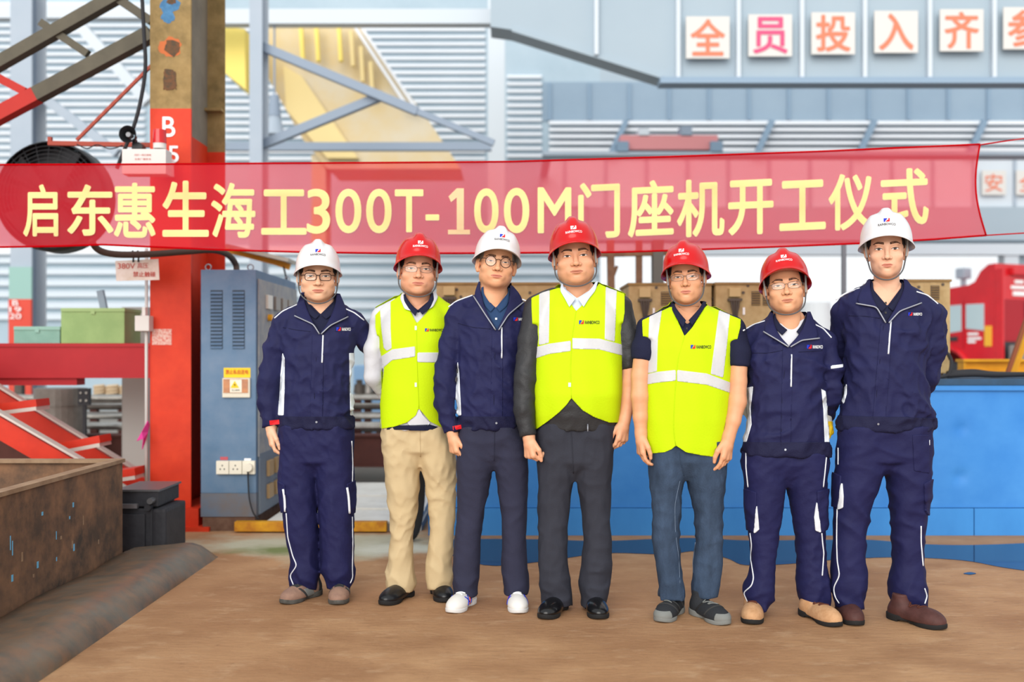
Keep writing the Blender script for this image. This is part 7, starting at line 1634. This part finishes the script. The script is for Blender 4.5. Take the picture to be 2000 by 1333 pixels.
# ---------------------------------------------------------------- 7: tall, navy workwear, white helmet
p = Person(4.73, 1732, SKIN[6])
p.head((1717.8, 487), (1747, 486.5), k=1.10, yaw=2, pitch=3, wid=0.97, jaw=0.96, helmet='w', ht=-6, hyaw=0)
R = [(838, 1640, 1822, .12, 0), (815, 1643, 1820, .124, 0), (780, 1650, 1812, .128, 0), (737, 1654, 1804, .128, 0), (690, 1654, 1806, .126, 0), (650, 1650, 1814, .12, 0), (622, 1646, 1822, .11, .005), (602, 1642, 1826, .10, .01), (588, 1644, 1822, .09, .018), (576, 1656, 1808, .082, .022), (565, 1676, 1790, .077, .025), (555, 1694, 1772, .072, .028), (547, 1701, 1765, .068, .03)]
arms = [[(1648, 620, 0.06, .054), (1640, 680, 0.14, .052), (1640, 735, 0.19, .047), (1665, 775, 0.23, .038), (1710, 785, 0.24, .034)],
        [(1820, 620, 0.0, .055), (1824, 680, 0.01, .050), (1815, 735, 0.04, .046), (1795, 775, 0.13, .038), (1760, 785, 0.19, .034)]]
p.hand((1758, 786, 0.19), (-1, 0.1, -0.3), (-0.3, 0, 1), (0, 1, 0.1), bend=(30, 40, 30))
hip = [(832, 1642, 1820), (870, 1637, 1819), (900, 1634, 1817), (920, 1634, 1816), (935, 1642, 1806)]
legs = [[(880, 1636, 1724), (920, 1633, 1724), (950, 1631, 1713), (1000, 1632, 1698), (1050, 1630, 1690), (1100, 1626, 1689), (1140, 1625, 1692), (1165, 1628, 1690), (1184, 1636, 1682)],
        [(880, 1730, 1818), (920, 1730, 1816), (950, 1736, 1814), (1000, 1740, 1808), (1050, 1743, 1803), (1100, 1745, 1802), (1140, 1738, 1807), (1165, 1739, 1810), (1186, 1747, 1806)]]
p.inner_body(*unpack(R), hip, legs, (0, 0)); p.finish('tall man in navy work uniform and white helmet, no glasses, rightmost'); p.finish_head()
p.trousers(hip, legs, 'navy', 83, amp=0.009); p.put_trousers()
stripe(p, [(1635, 995), (1634, 1050), (1635, 1095), (1640, 1125), (1628, 1148), (1630, 1165), (1639, 1179)]); stripe(p, [(1799, 1028), (1799, 1060), (1803, 1106)], 24); stripe(p, [(1637, 875), (1637, 908)], 10); stripe(p, [(1815, 860), (1815, 870)], 6); stripe(p, [(1806, 1150), (1811, 1165), (1806, 1180)], 12)
for q in ([(1645, 936), (1648, 970), (1647, 992), (1638, 996), (1642, 970)], [(1805, 946), (1806, 970), (1808, 1005), (1798, 1006), (1801, 975)]): p.decal('pocket_trim', p.T, q, 0.010, M_PIPE, p.tr)
p.decal('cargo_pocket', p.T, [(1626, 922), (1644, 930), (1642, 965), (1638, 992), (1626, 990)], 0.009, M_TROU['navy'], p.tr); p.decal('cargo_pocket', p.T, [(1804, 945), (1822, 935), (1822, 955), (1812, 1008), (1806, 1000)], 0.009, M_TROU['navy'], p.tr)
p.decal('front_pocket', p.T, [(1782, 850), (1816, 850), (1815, 925), (1785, 920)], 0.003, M_TROU['navy'], p.tr)
p.shoe('boot', 'brown', 1658, 1210, -4, sole=M_SOLEB, lace=MATS['lace_brown']); p.shoe('boot', 'brown', 1790, 1219, 36, sole=M_SOLEB, lace=MATS['lace_brown'], trim='piping', k=1.04)
shirt_patch(p, R, [(1731, 645), (1695, 590), (1690, 540), (1775, 540), (1770, 590)], [(1733, 598), (1706, 566), (1700, 520), (1766, 520), (1760, 562)], M_POLO)
SBH = [p.SB, p.headB]
work_jacket(p, R, arms, [(1731, 634), (1706, 598), (1697, 560), (1693, 520), (1774, 520), (1768, 565), (1752, 600)],
            ([(1730, 628), (1716, 606), (1704, 580), (1699, 560), (1701, 545)], [(1730, 631), (1712, 600), (1672, 593), (1680, 570), (1696, 546)], 3),
            ([(1733, 628), (1747, 606), (1760, 580), (1767, 562), (1765, 545)], [(1736, 631), (1757, 608), (1800, 592), (1788, 568), (1772, 547)], 3),
            812, [(1720, 632), (1744, 632), (1728, 838), (1703, 836)], [(1740, 628), (1735, 692)],
            ([(1632, 586), (1650, 574), (1679, 563)], [(1790, 570), (1812, 577), (1832, 594)]), ([(1802, 700), (1806, 700), (1805, 748), (1812, 770), (1825, 820), (1812, 822), (1806, 780)], [(1640, 775), (1654, 750), (1654, 770), (1648, 790)]),
            (1774, 1801, 614, 7), 87, (836, 841), 'large navy work jacket with white piping', seams=([(1726, 634), (1716, 730), (1706, 834)], [(1658, 617), (1690, 618), (1718, 622)]))
p.sheet('polo_collar', SBH, [(1732, 600), (1718, 584), (1706, 566), (1705, 552)], [(1722, 610), (1708, 594), (1699, 574), (1701, 554)], 0.007, 0.010, M_POLO, None); p.sheet('polo_collar', SBH, [(1735, 600), (1748, 586), (1760, 566), (1762, 552)], [(1744, 608), (1757, 594), (1768, 574), (1767, 554)], 0.007, 0.010, M_POLO, None)
for yy in (592, 611): p.flatpoly('button', p.SB, [(1728, yy - 2), (1732, yy - 2), (1732, yy + 2), (1728, yy + 2)], M_CHAR, None, 0.004)
collar_back(p, None, M_NAVY, 1697, 1770, 545, 570)
